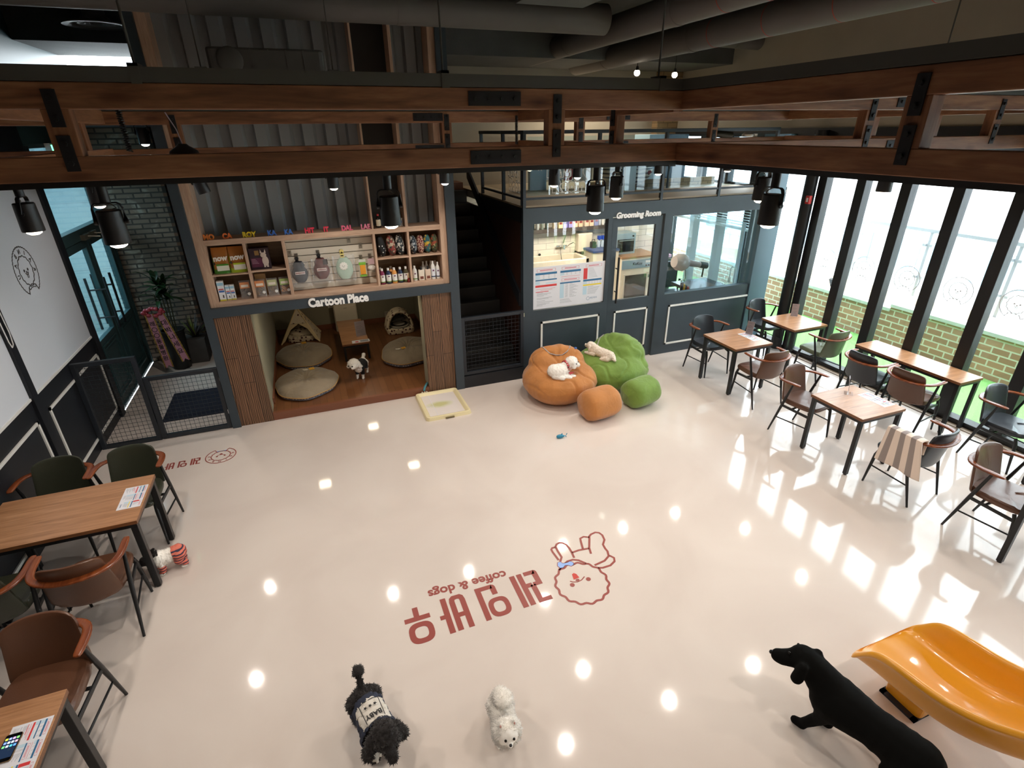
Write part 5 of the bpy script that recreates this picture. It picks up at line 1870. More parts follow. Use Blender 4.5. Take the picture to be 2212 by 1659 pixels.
FX = Matrix(((1, 0, 0, 0), (0, 0, -1, 0), (0, 1, 0, 0), (0, 0, 0, 1)))
t = thing('price_poster', 'large white price poster with blue tables fixed to the grooming room window', 'poster', (3.59, 7.05, 1.07))
price_sheet(t, Matrix.Translation((2.992, 7.045, 1.07)) @ FX, 1.195, 0.63, 0.004)
t = thing('price_sheet', 'printed price sheet lying at the corner of the left long table', 'sheet', (-1.735, 4.58, 0.7205), 'price sheets on the tables')
price_sheet(t, Matrix.Translation((-1.652, 4.742, 0.7206)) @ Matrix.Rotation(-PI / 2, 4, 'Z') @ Matrix.Translation((0, -0.172, 0)), 0.325, 0.172, 0.0006)
t = thing('price_sheet', 'printed price sheet under the phone on the nearest table', 'sheet', (-1.75, 2.42, 0.7205), 'price sheets on the tables')
price_sheet(t, Matrix.Translation((-1.665, 2.55, 0.7206)) @ Matrix.Rotation(-PI / 2, 4, 'Z') @ Matrix.Translation((0, -0.18, 0)), 0.34, 0.18, 0.0006)
t = thing('price_sheet', 'pale price sheet under the menu stand before the grooming room', 'sheet', (5.86, 5.62, 0.7205), 'price sheets on the tables')
price_sheet(t, Matrix.Translation((5.945, 5.79, 0.7206)) @ Matrix.Rotation(-PI / 2, 4, 'Z') @ Matrix.Translation((0, -0.17, 0)), 0.33, 0.17, 0.0006)
t = thing('price_sheet', 'pale price sheet on the table beside the towel chair', 'sheet', (5.68, 3.5, 0.7205), 'price sheets on the tables')
price_sheet(t, Matrix.Translation((5.775, 3.68, 0.7206)) @ Matrix.Rotation(-PI / 2, 4, 'Z') @ Matrix.Translation((0, -0.17, 0)), 0.33, 0.17, 0.0006)

# acrylic menu stands
ACR = glass_mat('clear_acrylic', haze=(0.05, (0.9, 0.9, 0.95, 1)))
PINK = mat('pale_pink_menu_paper', '#d9cbd0', 0.5)
def menu_stand(x, y, z, rz, lab, w=0.105, h=0.20):
    t = thing('menu_stand', lab, 'menu', (x, y, z), 'acrylic menu stands on the tables')
    Mx = Matrix.Translation((x, y, z)) @ Matrix.Rotation(rz, 4, 'Z')
    mb = MB().box(-w / 2, w / 2, -0.045, 0.045, 0.0003, 0.003, M=Mx)
    L = Mx @ Matrix.Rotation(math.radians(-8), 4, 'X')
    mb.box(-w / 2, w / 2, -0.003, -0.001, 0.003, h, M=L)
    mb.box(-w / 2, w / 2, 0.002, 0.004, 0.003, h, M=L)
    mb.obj('acrylic_holder', ACR, t)
    MB().box(-w / 2 + 0.002, w / 2 - 0.002, -0.001, 0.0015, 0.005, h - 0.002, M=L).obj('menu_card', PINK, t)
    mb = MB()
    for sy in (-0.0016, 0.0021):
        for k in range(10):
            zz = h * (0.9 - 0.075 * k)
            ww = w * (0.5 + 0.3 * ((k * 7) % 5) / 5)
            if k in (2, 6):
                continue
            mb.box(-w * 0.38, -w * 0.38 + ww * 0.9, sy - 0.0004, sy + 0.0004, zz, zz + 0.0035, M=L)
    mb.obj('menu_print', PK, t)
    return t


menu_stand(5.90, 5.70, 0.7215, math.radians(-66), 'pink menu card stand on the table before the grooming room')
menu_stand(7.20, 6.10, 0.72, math.radians(-40), 'pink menu card stand on the window corner table')
menu_stand(5.545, 3.745, 0.72, math.radians(38), 'white menu card stand on the table beside the towel chair')

# phone
t = thing('smartphone', 'black smartphone with lit icon screen on the nearest left table', 'phone', (-1.815, 2.425, 0.7215))
M = Matrix.Translation((-1.817, 2.425, 0.7222)) @ Matrix.Rotation(math.radians(-2), 4, 'Z')
MB().rbox(-0.036, 0.036, -0.075, 0.075, 0.0, 0.0075, 0.010, M=M).obj('body', mat('gold_phone_edge', '#8a6f50', 0.3, 0.6), t)
MB().rbox(-0.0345, 0.0345, -0.0735, 0.0735, 0.0075, 0.0082, 0.009, M=M).obj('glass_front', mat('black_phone_glass', '#0a0b0e', 0.08), t)
MB().box(-0.032, 0.032, -0.055, 0.056, 0.0082, 0.0084, M=M).obj('screen', mat('lit_phone_screen', '#16202e', 0.1, emit='#1d2c44', es=1.0), t)
cc = ['#8ff07a', '#e8b6ee', '#9fb8ff', '#e8e24a', '#f0b8c8', '#cfe4ff', '#e8f4ff', '#88a8ff', '#6aa6ff', '#58c8d8', '#dfefff', '#7ee08a', '#202838', '#203040', '#c8e4ff', '#8cc0ff']
for k in range(14):
    i, j = k % 4, k // 4
    x, y = 0.024 - 0.016 * i, 0.048 - 0.020 * j
    MB().rbox(x - 0.0058, x + 0.0058, y - 0.0058, y + 0.0058, 0.0084, 0.0086, 0.002, M=M).obj('app_icon', mat('icon_glow_%d' % k, cc[k], 0.3, emit=cc[k], es=0.8), t)

# striped towel over the arm of the black chair (chair at 5.481, 2.873 facing +Y)
def towel_f(u, v):
    y = 2.66 + 0.34 * u                      # along the arm
    s = v * 1.0                               # over the arm: inside edge -> outside hang
    L = 0.62 * s
    top = 0.762
    if L < 0.16:
        x, z = 5.30 - 0.012, top - (0.16 - L)
        x = 5.243 + 0.004
    if L < 0.16:
        return (5.262 + 0.01 * math.sin(5 * u), y, top - (0.16 - L))
    if L < 0.24:
        q = (L - 0.16) / 0.08
        return (5.262 - 0.088 * q, y, top + 0.006 * math.sin(PI * q))
    d = L - 0.24
    flare = 0.30 * d
    return (5.174 - 0.03 * d + 0.012 * math.sin(9 * u + 3) * d / 0.3, y - 0.10 * d + (u - 0.5) * flare, top - d)
w = NT('grey_striped_towelling')
w.set(Roughness=0.95)
sp = w.n('ShaderNodeSeparateXYZ')
w.l(w.coords(kind='UV'), sp.inputs[0])
ml = w.n('ShaderNodeMath', operation='MULTIPLY')
ml.inputs[1].default_value = 3.3
w.l(sp.outputs[0], ml.inputs[0])
fr = w.n('ShaderNodeMath', operation='FRACT')
w.l(ml.outputs[0], fr.inputs[0])
r_ = w.ramp(fr.outputs[0], [(0.0, '#e8d8cb'), (0.52, '#9a8f8b')])
w.t.nodes[-1].color_ramp.interpolation = 'CONSTANT'
w.l(r_, w.b.inputs['Base Color'])
nb = w.n('ShaderNodeTexNoise', i_Scale=300.0)
w.l(w.coords(), nb.inputs['Vector'])
w.bump(nb.outputs['Fac'], 0.4, 0.004)
o = MB().surf(towel_f, 26, 40).obj('striped_towel', w.m, solid=0.012, smooth=True)
uv = o.data.uv_layers.new(name='UVMap')
for p in o.data.polygons:
    for li in p.loop_indices:
        vi = o.data.loops[li].vertex_index
        uv.data[li].uv = ((vi // 40) / 25.0, (vi % 40) / 39.0)
tag(o, 'grey and cream striped towel draped over the arm of a black chair', 'towel')

# ---------------------------------------------------------------- beanbags
def fab(name, c):
    w = NT(name)
    w.set(Roughness=0.75)
    w.b.inputs['Sheen Weight'].default_value = 0.25
    c = lin(c)
    n = w.n('ShaderNodeTexNoise', i_Scale=5.0, i_Detail=4.0)
    w.l(w.coords(), n.inputs['Vector'])
    w.l(w.ramp(n.outputs['Fac'], [(0.3, tuple(x * 0.88 for x in c[:3]) + (1,)), (0.7, tuple(min(1, x * 1.1) for x in c[:3]) + (1,))]), w.b.inputs['Base Color'])
    n2 = w.n('ShaderNodeTexNoise', i_Scale=11.0, i_Detail=2.0, i_Distortion=1.2)
    w.l(w.coords(), n2.inputs['Vector'])
    w.bump(n2.outputs['Fac'], 0.25, 0.03)
    return w.m


ORANGE, GREEN = fab('mustard_orange_canvas', '#b9793c'), fab('leaf_green_canvas', '#6f8f38')
PIPE = mat('grey_piping', '#a39d9a', 0.6)


def beanbag(name, label, c, rz, m, R=0.5, seat=0.14):
    t = thing(name, label, 'beanbag', c, 'beanbags before the grooming room')
    balls = [((0, 0, 0.26), (R, R * 0.98, 0.30)), ((-0.18, 0, 0.44), (R * 0.58, R * 0.74, 0.28)), ((0.10, 0, 0.24), (R * 0.80, R * 0.86, 0.24))]

    def disp(v, n):
        if seat:
            g = math.exp(-(((v.x - 0.10) / 0.20) ** 2 + (v.y / 0.22) ** 2))
            if v.z > 0.22:
                v.z -= seat * g
            g2 = math.exp(-(((v.x + 0.02) / 0.10) ** 2 + (v.y / 0.3) ** 2)) * max(0, (v.z - 0.3))
            v.x -= 0.18 * g2
        a = math.atan2(v.y, v.x)
        up = max(0.0, min(1.0, (v.z - 0.10) / 0.3))
        q = 0.022 * mnoise.noise(Vector((v.x * 2.0 + c[0], v.y * 2.0, v.z * 2.2)))
        q += 0.006 * up * math.sin(7 * a + 5 * mnoise.noise(Vector((v.x * 3, v.y * 3, v.z * 3)))) * min(1.0, v.z / 0.5)
        cr = abs(mnoise.noise(Vector((v.x * 2.3 + 5, v.y * 2.3, v.z * 3.5 + c[0]))))
        q -= 0.020 * max(0, 0.07 - cr) / 0.07 * up
        v += n * q
        v.z = max(v.z, 0.0) if v.z > 0.02 else 0.0
        return v
    o = blob(balls, 'bag', m, None, 0.018, 10, disp)
    Rm = Matrix.Rotation(rz, 4, 'Z')
    for v in o.data.vertices:
        v.co = Rm @ v.co
    o.parent = t
    bvh = BVHTree.FromPolygons([v.co for v in o.data.vertices], [p.vertices for p in o.data.polygons])
    return t, o, bvh, Rm


def on_surf(bvh, Rm, p, d, lift=0.003):
    h = bvh.ray_cast(Rm @ Vector(p), (Rm.to_3x3() @ Vector(d)).normalized())
    return h[0] + h[1] * lift if h[0] else None


t, o, bvh, Rm = beanbag('beanbag', 'orange beanbag chair with a white dog curled in its seat', (3.07, 6.24, 0), math.radians(-103), ORANGE, 0.56, 0.15)
pts = [on_surf(bvh, Rm, (x, y, 2.0), (0, 0, -1)) for x, y in ((-0.30, -0.21), (-0.24, -0.20), (-0.17, -0.18), (-0.11, -0.13), (-0.09, -0.04), (-0.09, 0.05), (-0.11, 0.13), (-0.17, 0.18), (-0.24, 0.20), (-0.30, 0.21))]
pts = [p for p in pts if p]
MB().tube([p + Vector(t.location) for p in pts], 1.0, sq=(0.016, 0.010)).obj('handle_piping', PIPE, t)
p = on_surf(bvh, Rm, (-0.20, 0.27, 2.0), (0, 0, -1))
if p:
    MB().ball(p + Vector(t.location), (0.026, 0.02, 0.018), 12, 8).obj('round_badge', mat('blue_badge', '#3a63a8', 0.4), t)
ORB = (t, o, bvh, Rm)
t, o, bvh, Rm = beanbag('beanbag', 'green beanbag chair with a cream dog lying across its top', (3.98, 6.36, 0), math.radians(-150), GREEN, 0.58, 0.07)
pts = [on_surf(bvh, Rm, (x, y, 2.0), (0, 0, -1)) for x, y in ((-0.22, -0.27), (-0.15, -0.27), (-0.08, -0.26), (0.0, -0.24), (0.06, -0.21))]
pts = [p for p in pts if p]
if len(pts) > 2:
    MB().tube([p + Vector(t.location) for p in pts], 1.0, sq=(0.016, 0.010)).obj('handle_piping', PIPE, t)
GRB = (t, o, bvh, Rm)


def pouf(label, c, rz, m, L=0.30, R=0.20):
    Mx = Matrix.Translation(c) @ Matrix.Rotation(rz, 4, 'Z')

    def f(u, v):
        a = 2 * PI * u
        s = -1 + 2 * v
        r = R * (1 - abs(s) ** 5) ** 0.38 if abs(s) < 1 else 0.0
        r *= 1 + 0.02 * math.sin(6 * a)
        x = L * 0.94 * s
        y = r * math.cos(a) * 1.06
        z = R * 0.97 + r * math.sin(a)
        w_ = 0.008 * mnoise.noise(Vector((x * 9, y * 9, z * 9)))
        if z < 0.03:
            z = 0.03 * (z + 0.03) / 0.06 if z > -0.03 else 0.0
        return tuple(Mx @ Vector((x + w_, y, max(0.0, z + w_ * 0.5))))
    o = MB().surf(f, 36, 22, cu=True).obj('pouf', m, smooth=True)
    return tag(o, label, 'pouf', 'round stuffed foot stools')


pouf('orange drum-shaped pouf in front of the beanbags', (3.29, 5.46, 0), math.radians(8), ORANGE, 0.29, 0.215)
pouf('green drum-shaped pouf at the right of the beanbags', (4.0, 5.56, 0), math.radians(14), GREEN, 0.275, 0.205)
# little blue shark toy
t = thing('toy_shark', 'small blue toy shark on the floor in front of the poufs', 'toy', (2.58, 5.15, 0))
M = Matrix.Translation((2.58, 5.15, 0.026)) @ Matrix.Rotation(math.radians(-8), 4, 'Z')
BS = mat('blue_toy_vinyl', '#2f86a6', 0.35)
def fsh(u, v):
    a = 2 * PI * u
    r = 0.026 * (math.sin(PI * min(1, 0.06 + 0.94 * v) ** 0.75) ** 0.8 + 0.06)
    return tuple(M @ Vector((-0.055 + 0.11 * v, r * 0.8 * math.cos(a), r * math.sin(a))))
MB().surf(fsh, 14, 14, cu=True).obj('body', BS, t, smooth=True)
mb = MB()
FN = M @ FX
mb.prism([(0.045, 0), (0.065, 0.0), (0.085, 0.032), (0.070, 0.028), (0.066, 0.0), (0.078, -0.022), (0.062, -0.012)], -0.003, 0.003, M=FN)
mb.obj('tail_fin', BS, t)
MB().prism([(-0.015, 0.02), (0.02, 0.02), (0.02, 0.044)], -0.002, 0.002, M=FN).obj('back_fin', BS, t)
for s in (-1, 1):
    MB().prism([(-0.015, 0.0), (0.012, 0), (0.012, 0.03)], -0.002, 0.002, M=M @ Matrix.Rotation(s * PI / 2 + 0.3 * s, 4, 'X') @ FX).obj('side_fin', BS, t)
# training pad tray
t = thing('dog_toilet_tray', 'cream dog toilet tray with a stained white pad on the floor', 'tray', (1.42, 6.60, 0))
CT = mat('cream_tray_plastic', '#e6d9ae', 0.25)
mb = MB()
x0, x1, y0, y1 = 1.10, 1.735, 6.18, 6.99
oo = lambda d, r, n=5: [(cx + r * math.cos(a + k * PI / 2 / n), cy + r * math.sin(a + k * PI / 2 / n)) for cx, cy, a in ((x0 + d + r, y0 + d + r, PI), (x1 - d - r, y0 + d + r, 1.5 * PI), (x1 - d - r, y1 - d - r, 0), (x0 + d + r, y1 - d - r, 0.5 * PI)) for k in range(n + 1)]
rings = [(oo(0.0, 0.05), 0.0), (oo(0.012, 0.045), 0.045), (oo(0.025, 0.04), 0.05), (oo(0.045, 0.035), 0.046), (oo(0.065, 0.02), 0.016), (oo(0.075, 0.015), 0.012)]
n = len(rings[0][0])
vs = [(x, y, z) for L, z in rings for x, y in L]
fs = [(i * n + j, i * n + (j + 1) % n, (i + 1) * n + (j + 1) % n, (i + 1) * n + j) for i in range(len(rings) - 1) for j in range(n)]
fs.append(tuple(range((len(rings) - 1) * n, len(rings) * n)))
mb.add(vs, fs, 0, True)
mb.obj('tray', CT, t, sharp=50)
w = NT('stained_pad')
w.set(Roughness=0.7)
tc = w.n('ShaderNodeTexCoord')
mp = w.n('ShaderNodeMapping')
mp.inputs['Location'].default_value = (-0.03, -0.10, 0)
mp.inputs['Scale'].default_value = (4.5, 9.0, 1)
w.l(tc.outputs['Object'], mp.inputs[0])
gr = w.n('ShaderNodeTexGradient', gradient_type='SPHERICAL')
nz = w.n('ShaderNodeTexNoise', i_Scale=9.0)
w.l(tc.outputs['Object'], nz.inputs['Vector'])
mx = w.n('ShaderNodeMixRGB', blend_type='ADD')
mx.inputs[0].default_value = 0.35
w.l(mp.outputs[0], mx.inputs[1])
w.l(nz.outputs['Color'], mx.inputs[2])
w.l(mx.outputs[0], gr.inputs[0])
w.l(w.ramp(gr.outputs['Fac'], [(0.0, '#ded6d0'), (0.25, '#d5d2ba'), (0.6, '#c3c08a')]), w.b.inputs['Base Color'])
MB().box(1.175, 1.66, 6.255, 6.915, 0.0125, 0.016).obj('pad', w.m, t)
mb = MB().box(1.28, 1.285, 6.26, 6.91, 0.016, 0.0175)
mb.box(1.18, 1.275, 6.56, 6.565, 0.016, 0.018)
mb.obj('pad_fold', SHEET, t)
MB().box(1.36, 1.48, 6.166, 6.186, 0.004, 0.022).obj('finger_notch_shade', mat('tray_notch_painted_shade', '#7a6d4c', 0.5), t)  # solid block, its dark colour paints the shade inside the finger notch
# rope toy at the niche corner
t = thing('rope_toy', 'blue rope toy hanging over the edge of the play niche', 'toy', (1.27, 7.03, 0.1))
MB().tube([(1.33, 7.12, 0.125), (1.30, 7.06, 0.13), (1.265, 7.01, 0.115), (1.245, 6.985, 0.07)], 0.017, 8).obj('rope', mat('teal_rope', '#4c8590', 0.9, bump=1.0, bscale=150), t)
for dx in (-0.03, 0.005, 0.035):
    MB().ball((1.245 + dx, 6.975, 0.045), (0.014, 0.014, 0.02), 8, 6).obj('rope_tuft', mat('rope_tuft_cream', '#c9c0ae', 0.9) if dx < 0 else bpy.data.materials['rope_tuft_cream'], t)

# ---------------------------------------------------------------- things in the play niche
VEL = fab('taupe_velour', '#8b7d68')
w = NT('blue_lattice_print')
w.set(Roughness=0.8)
v = w.n('ShaderNodeTexVoronoi', i_Scale=26.0, i_Randomness=0.05)
w.l(w.coords(), v.inputs['Vector'])
w.l(w.ramp(v.outputs['Distance'], [(0.0, '#d9d6d0'), (0.30, '#c8c6c4'), (0.42, '#5a6680'), (0.7, '#8a90a0')]), w.b.inputs['Base Color'])
LAT = w.m


def floor_cushion(label, c, rx, ry, h, pinch=0.06, tilt=None, rz=0):
    t = thing('floor_cushion', label, 'cushion', c, 'taupe floor cushions in the play niche')

    def surf(top):
        def f(u, v):
            a = 2 * PI * u
            r = v
            lob = 1 + 0.035 * math.sin(3 * a + 1) + 0.02 * math.sin(7 * a)
            x, y = rx * r * lob * math.cos(a), ry * r * lob * math.sin(a)
            zz = h * 0.34 + (h * 0.66 * (1 - r ** 3.2) ** 0.6 if r < 1 else 0)
            zz -= pinch * math.exp(-(r / 0.16) ** 2)
            zz += 0.012 * mnoise.noise(Vector((x * 6, y * 6, 3 + c[1]))) * (1 if r < 0.95 else 0.2)
            zz += 0.010 * math.sin(13 * a + 6 * r) * math.exp(-((r - 0.3) / 0.25) ** 2)
            x2, y2 = x * math.cos(rz) - y * math.sin(rz), x * math.sin(rz) + y * math.cos(rz)
            if not top:
                q = min(1.0, r / 0.6) * (0.95 + 0.055 * max(0.0, (r - 0.6) / 0.4)) / max(r, 1e-6)
                zz = h * 0.36 * max(0.0, (r - 0.6) / 0.4)
                return (c[0] + x2 * q, c[1] + y2 * q, c[2] + max(0.0, zz))
            return (c[0] + x2, c[1] + y2, c[2] + zz)
        return f
    MB().surf(surf(True), 56, 18, cu=True).obj('top_cover', VEL, t, smooth=True, sharp=180)
    MB().surf(surf(False), 56, 10, cu=True).obj('base_fabric', LAT, t, smooth=True, sharp=180)
    f = surf(True)
    MB().tube([tuple(Vector(f(k / 56, 1.0)) + Vector((0, 0, 0.0))) for k in range(57)], 0.006, 6).obj('piping', mat('ochre_piping', '#b58a48', 0.6) if 'ochre_piping' not in bpy.data.materials else bpy.data.materials['ochre_piping'], t)
    return t, surf(True)


def patch(t, f, u, v, m):
    p = Vector(f(u, v))
    Mx = Matrix.Translation(p + Vector((0, 0, 0.004))) @ Matrix.Rotation(0.15, 4, 'Z')
    MB().box(-0.01, 0.065, -0.03, 0.05, -0.004, 0.003, M=Mx).obj('yellow_patch', m, t)
    mb = MB()
    mb.ball((-0.06, 0.0, 0.002), (0.04, 0.028, 0.006), 10, 6, M=Mx)
    mb.ball((-0.09, 0.012, 0.003), (0.02, 0.018, 0.006), 10, 6, M=Mx)
    mb.obj('dog_print', mat('cream_felt_print', '#d6d0c2', 0.8) if 'cream_felt_print' not in bpy.data.materials else bpy.data.materials['cream_felt_print'], t)


YEL = mat('yellow_felt', '#d8a23a', 0.8)
t, f = floor_cushion('taupe floor cushion with blue patterned edge at the front of the play niche', (-0.345, 7.74, 0.1), 0.445, 0.52, 0.17)
patch(t, f, 0.20, 0.52, YEL)
t, f = floor_cushion('taupe floor cushion in front of the starred tipi', (-0.35, 8.86, 0.1), 0.44, 0.50, 0.20, 0.05, rz=0.3)
patch(t, f, 0.20, 0.52, YEL)
t, f = floor_cushion('taupe floor cushion at the right wall of the play niche', (1.30, 8.38, 0.1), 0.46, 0.56, 0.21, 0.09, rz=-0.35)
patch(t, f, 0.70, 0.42, YEL)

# star print cloth
def star_cloth(name, base, star):
    w = NT(name)
    w.set(Roughness=0.8)
    v = w.n('ShaderNodeTexVoronoi', i_Scale=14.0, i_Randomness=0.55)
    w.l(w.coords(), v.inputs['Vector'])
    w.l(w.ramp(v.outputs['Distance'], [(0.0, star), (0.25, star), (0.29, base), (1.0, base)]), w.b.inputs['Base Color'])
    return w.m


STARC = star_cloth('cream_star_cloth', '#dccdb2', '#4a2024')
CREAM = mat('cream_canvas', '#dcc79c', 0.8)
t = thing('pet_tipi', 'cream star-print dog tipi tent in the play niche corner', 'tent', (-0.40, 9.92, 0.1))
ax, ay = -0.372, 9.93
apex = Vector((ax, ay, 0.685))
bl, br, bkl, bkr = Vector((-0.72, 9.70, 0.1)), Vector((-0.075, 9.64, 0.1)), Vector((-0.66, 10.22, 0.1)), Vector((-0.03, 10.20, 0.1))
for a, b in ((bl, apex), (br, apex), (bkl, apex), (bkr, apex)):
    d = (b - a) * 1.02
    MB().cyl(tuple(a), tuple(a + d), 0.012, n=8).obj('pole', mat('pale_tipi_pole', '#d8bf8c', 0.5) if 'pale_tipi_pole' not in bpy.data.materials else bpy.data.materials['pale_tipi_pole'], t)
mb = MB()
mb.add([bl, bkl, apex], [(0, 1, 2)])
mb.add([br, bkr, apex], [(0, 1, 2)])
mb.add([bkl, bkr, apex], [(0, 1, 2)])
mb.add([bl.lerp(apex, 0.55), br.lerp(apex, 0.55), apex], [(0, 1, 2)])
mb.obj('star_cover', STARC, t, solid=0.006)
mb = MB()
for s, e in ((bl, br), (br, bl)):
    top = bl.lerp(apex, 0.55).lerp(br.lerp(apex, 0.55), 0.5)
    c0 = s.lerp(apex, 0.55)
    low = s.lerp(apex, 0.10).lerp(e, 0.06)
    P = [c0, top, s.lerp(apex, 0.30).lerp(top, 0.38), low, s]
    off = Vector((0, -0.012, 0))
    mb.add([p + off for p in P], [(0, 1, 2, 3, 4)])
mb.obj('curtain', CREAM, t, solid=0.008, label='cream front curtains tied to the sides')
mb = MB()
mb.rbox(-0.60, -0.14, 9.72, 10.12, 0.1, 0.19, 0.08, n=5)
mb.ball((-0.37, 9.98, 0.20), (0.20, 0.16, 0.07), 16, 8)
mb.obj('inner_cushion', STARC, t, bevel=0.02)
t = thing('pet_house', 'dome-shaped star-print pet house with striped lining', 'pet bed', (1.37, 9.78, 0.1))
def hut(u, v):
    a = PI * (-0.02 + 1.04 * u)
    y = 9.52 + 0.46 * v
    k = 1.0 - 0.22 * max(0, v - 0.55) / 0.45 - 0.05 * (1 - v)
    return (1.37 - 0.245 * k * math.cos(a), y + 0.10 * (1 - math.sin(a)) * 0, 0.12 + 0.40 * k * max(0, math.sin(a)) ** 0.9)
MB().surf(hut, 26, 12).obj('dome', STARC, t, solid=0.04, smooth=True)
STRIPE = NT('black_white_stripe_lining')
wv = STRIPE.n('ShaderNodeTexWave', i_Scale=14.0, bands_direction='Z')
STRIPE.l(STRIPE.coords(), wv.inputs['Vector'])
STRIPE.l(STRIPE.ramp(wv.outputs['Fac'], [(0.4, '#2a2622'), (0.6, '#b8b0a2')]), STRIPE.b.inputs['Base Color'])
mb = MB()
mb.surf(lambda u, v: (lambda p: (1.37 + (p[0] - 1.37) * 0.9, min(p[1] + 0.03, 9.97), 0.12 + (p[2] - 0.12) * 0.88))(hut(u, v)), 26, 12)
mb.box(1.16, 1.58, 9.94, 9.97, 0.12, 0.40)
mb.obj('striped_lining', STRIPE.m, t, smooth=True)
MB().rbox(1.12, 1.62, 9.44, 9.98, 0.10, 0.20, 0.10, n=6).obj('padded_base', STARC, t, bevel=0.02)
MB().ball((1.37, 9.68, 0.20), (0.20, 0.22, 0.05), 18, 8).obj('inner_pad', STRIPE.m, t)
# low table with menu and tablet card
t = table('low_table', 'low oak table with black legs in the middle of the play niche', 0.26, 0.69, 8.46, 9.74, 0.40, 0.03, 0.035, None)
t.location.z = 0.0
for c_ in t.children:
    if c_.name.startswith('leg'):
        pass
# legs stand on the raised niche floor: shorten to z = 0.1
for c_ in list(t.children):
    if c_.name.startswith('leg'):
        for vv in c_.data.vertices:
            if vv.co.z < 0.1:
                vv.co.z = 0.112
        for g_ in c_.children:
            for vv in g_.data.vertices:
                vv.co.z += 0.1
t['label'] = 'low oak table with black legs in the middle of the play niche'
menu_stand(0.60, 8.80, 0.40, math.radians(12), 'grey menu card stand on the low table in the niche', 0.17, 0.25)
t = thing('menu_leaflet', 'menu leaflet lying at the front edge of the low table', 'leaflet', (0.56, 8.53, 0.401))
MB().box(0.42, 0.70, 8.475, 8.59, 0.4005, 0.404).obj('sheet', SHEET, t)
MB().box(0.47, 0.52, 8.49, 8.54, 0.404, 0.4046).obj('red_print', PR, t)
MB().box(0.55, 0.68, 8.49, 8.575, 0.404, 0.4046).obj('grey_print', PK, t)
# air purifier behind the table
t = thing('air_purifier', 'cream air purifier standing at the back wall of the niche', 'purifier', (0.46, 10.15, 0.1))
MB().rbox(0.25, 0.67, 10.03, 10.26, 0.1, 0.66, 0.03).obj('body', MT['cream'], t, bevel=0.01)
MB().box(0.27, 0.65, 10.022, 10.03, 0.13, 0.58).obj('front_panel', MT['cream'], t, bevel=0.004)
mb = MB()
for k in range(4):
    mb.box(0.29, 0.63, 10.10 + 0.03 * k, 10.115 + 0.03 * k, 0.66, 0.664)
mb.obj('top_grille', col('#6a6252'), t)
MB().box(0.43, 0.49, 10.02, 10.022, 0.54, 0.547).obj('logo_print', col('#8a8270'), t)
o = MB().rbox(0.17, 0.29, 10.288, 10.3, 0.50, 0.62, 0.008, M=None).obj('wall_socket', MT['white'])
tag(o, 'white wall socket behind the air purifier', 'socket')

# ---------------------------------------------------------------- lobby plants
POT = mat('black_plant_pot', '#1b1a19', 0.5)
t = thing('potted_plant', 'large leafy plant in a black pot with pink gift ribbons in the lobby', 'plant', (-2.27, 9.52, 0))
MB().lathe([(0.13, 0), (0.135, 0.01), (0.165, 0.62), (0.18, 0.63), (0.18, 0.66), (0.15, 0.66), (0.14, 0.60)], 24, c=(-2.27, 9.55, 0)).obj('pot', POT, t)
LEAF = mat('dark_green_leaf', '#1e3a1c', 0.4, var=0.35, vscale=6)
rnd = random.Random(11)
mb = MB()
for k in range(46):
    a, el = rnd.uniform(0, 2 * PI), rnd.uniform(0.1, 1.45)
    b = Vector((-2.27 + rnd.uniform(-0.08, 0.08), 9.55 + rnd.uniform(-0.06, 0.06), 1.12 + rnd.uniform(0, 0.35)))
    d = Vector((math.cos(a) * math.cos(el), math.sin(a) * math.cos(el) * 0.7, math.sin(el)))
    L = rnd.uniform(0.22, 0.42)
    s = d.cross(Vector((0, 0, 1))).normalized()
    nrm = s.cross(d)
    wd_ = rnd.uniform(0.03, 0.05)
    rows = []
    for i in range(6):
        q = i / 5
        c0 = b + d * (L * q) - Vector((0, 0, 0.12 * q * q * L / 0.3))
        w_ = wd_ * math.sin(PI * (0.08 + 0.92 * q)) ** 0.8 if q < 1 else 0.002
        rows.append((c0 + s * w_ + nrm * 0.01, c0, c0 - s * w_ + nrm * 0.01))
    vs = [p for r in rows for p in r]
    # keep leaves in front of the brick wall
    vs = [Vector((max(p.x, XL + 0.02), min(p.y, 9.97), p.z)) for p in vs]
    mb.add(vs, [(3 * i + j, 3 * i + j + 1, 3 * i + j + 4, 3 * i + j + 3) for i in range(5) for j in range(2)], 0, True)
mb.obj('foliage', LEAF, t)
mb = MB()
for k in range(5):
    mb.tube([(-2.27 + 0.03 * (k - 2), 9.55, 0.6), (-2.27 + 0.05 * (k - 2), 9.54 + 0.02 * (k % 2), 1.25)], 0.01, 6)
mb.obj('stem', mat('brown_green_stem', '#3b3a22', 0.7), t)
# ribbons belong to the plant
RIBM, RIBE = mat('pink_satin_ribbon', '#c98a9c', 0.4), mat('gold_red_ribbon_edge', '#9a7a34', 0.35, var=0.8, vscale=30)
mb = MB()
for k in range(20):
    a = 2 * PI * k / 20 + 0.2
    c0 = Vector((-2.40 + 0.10 * math.cos(a) * (1 + 0.3 * (k % 2)), 9.33 + 0.02 * (k % 3), 1.02 + 0.055 * math.sin(a)))
    mb.ball(c0, (0.036, 0.030, 0.030), 8, 6)
mb.obj('gift_bow', mat('red_pink_bow', '#a83a44', 0.35), t)
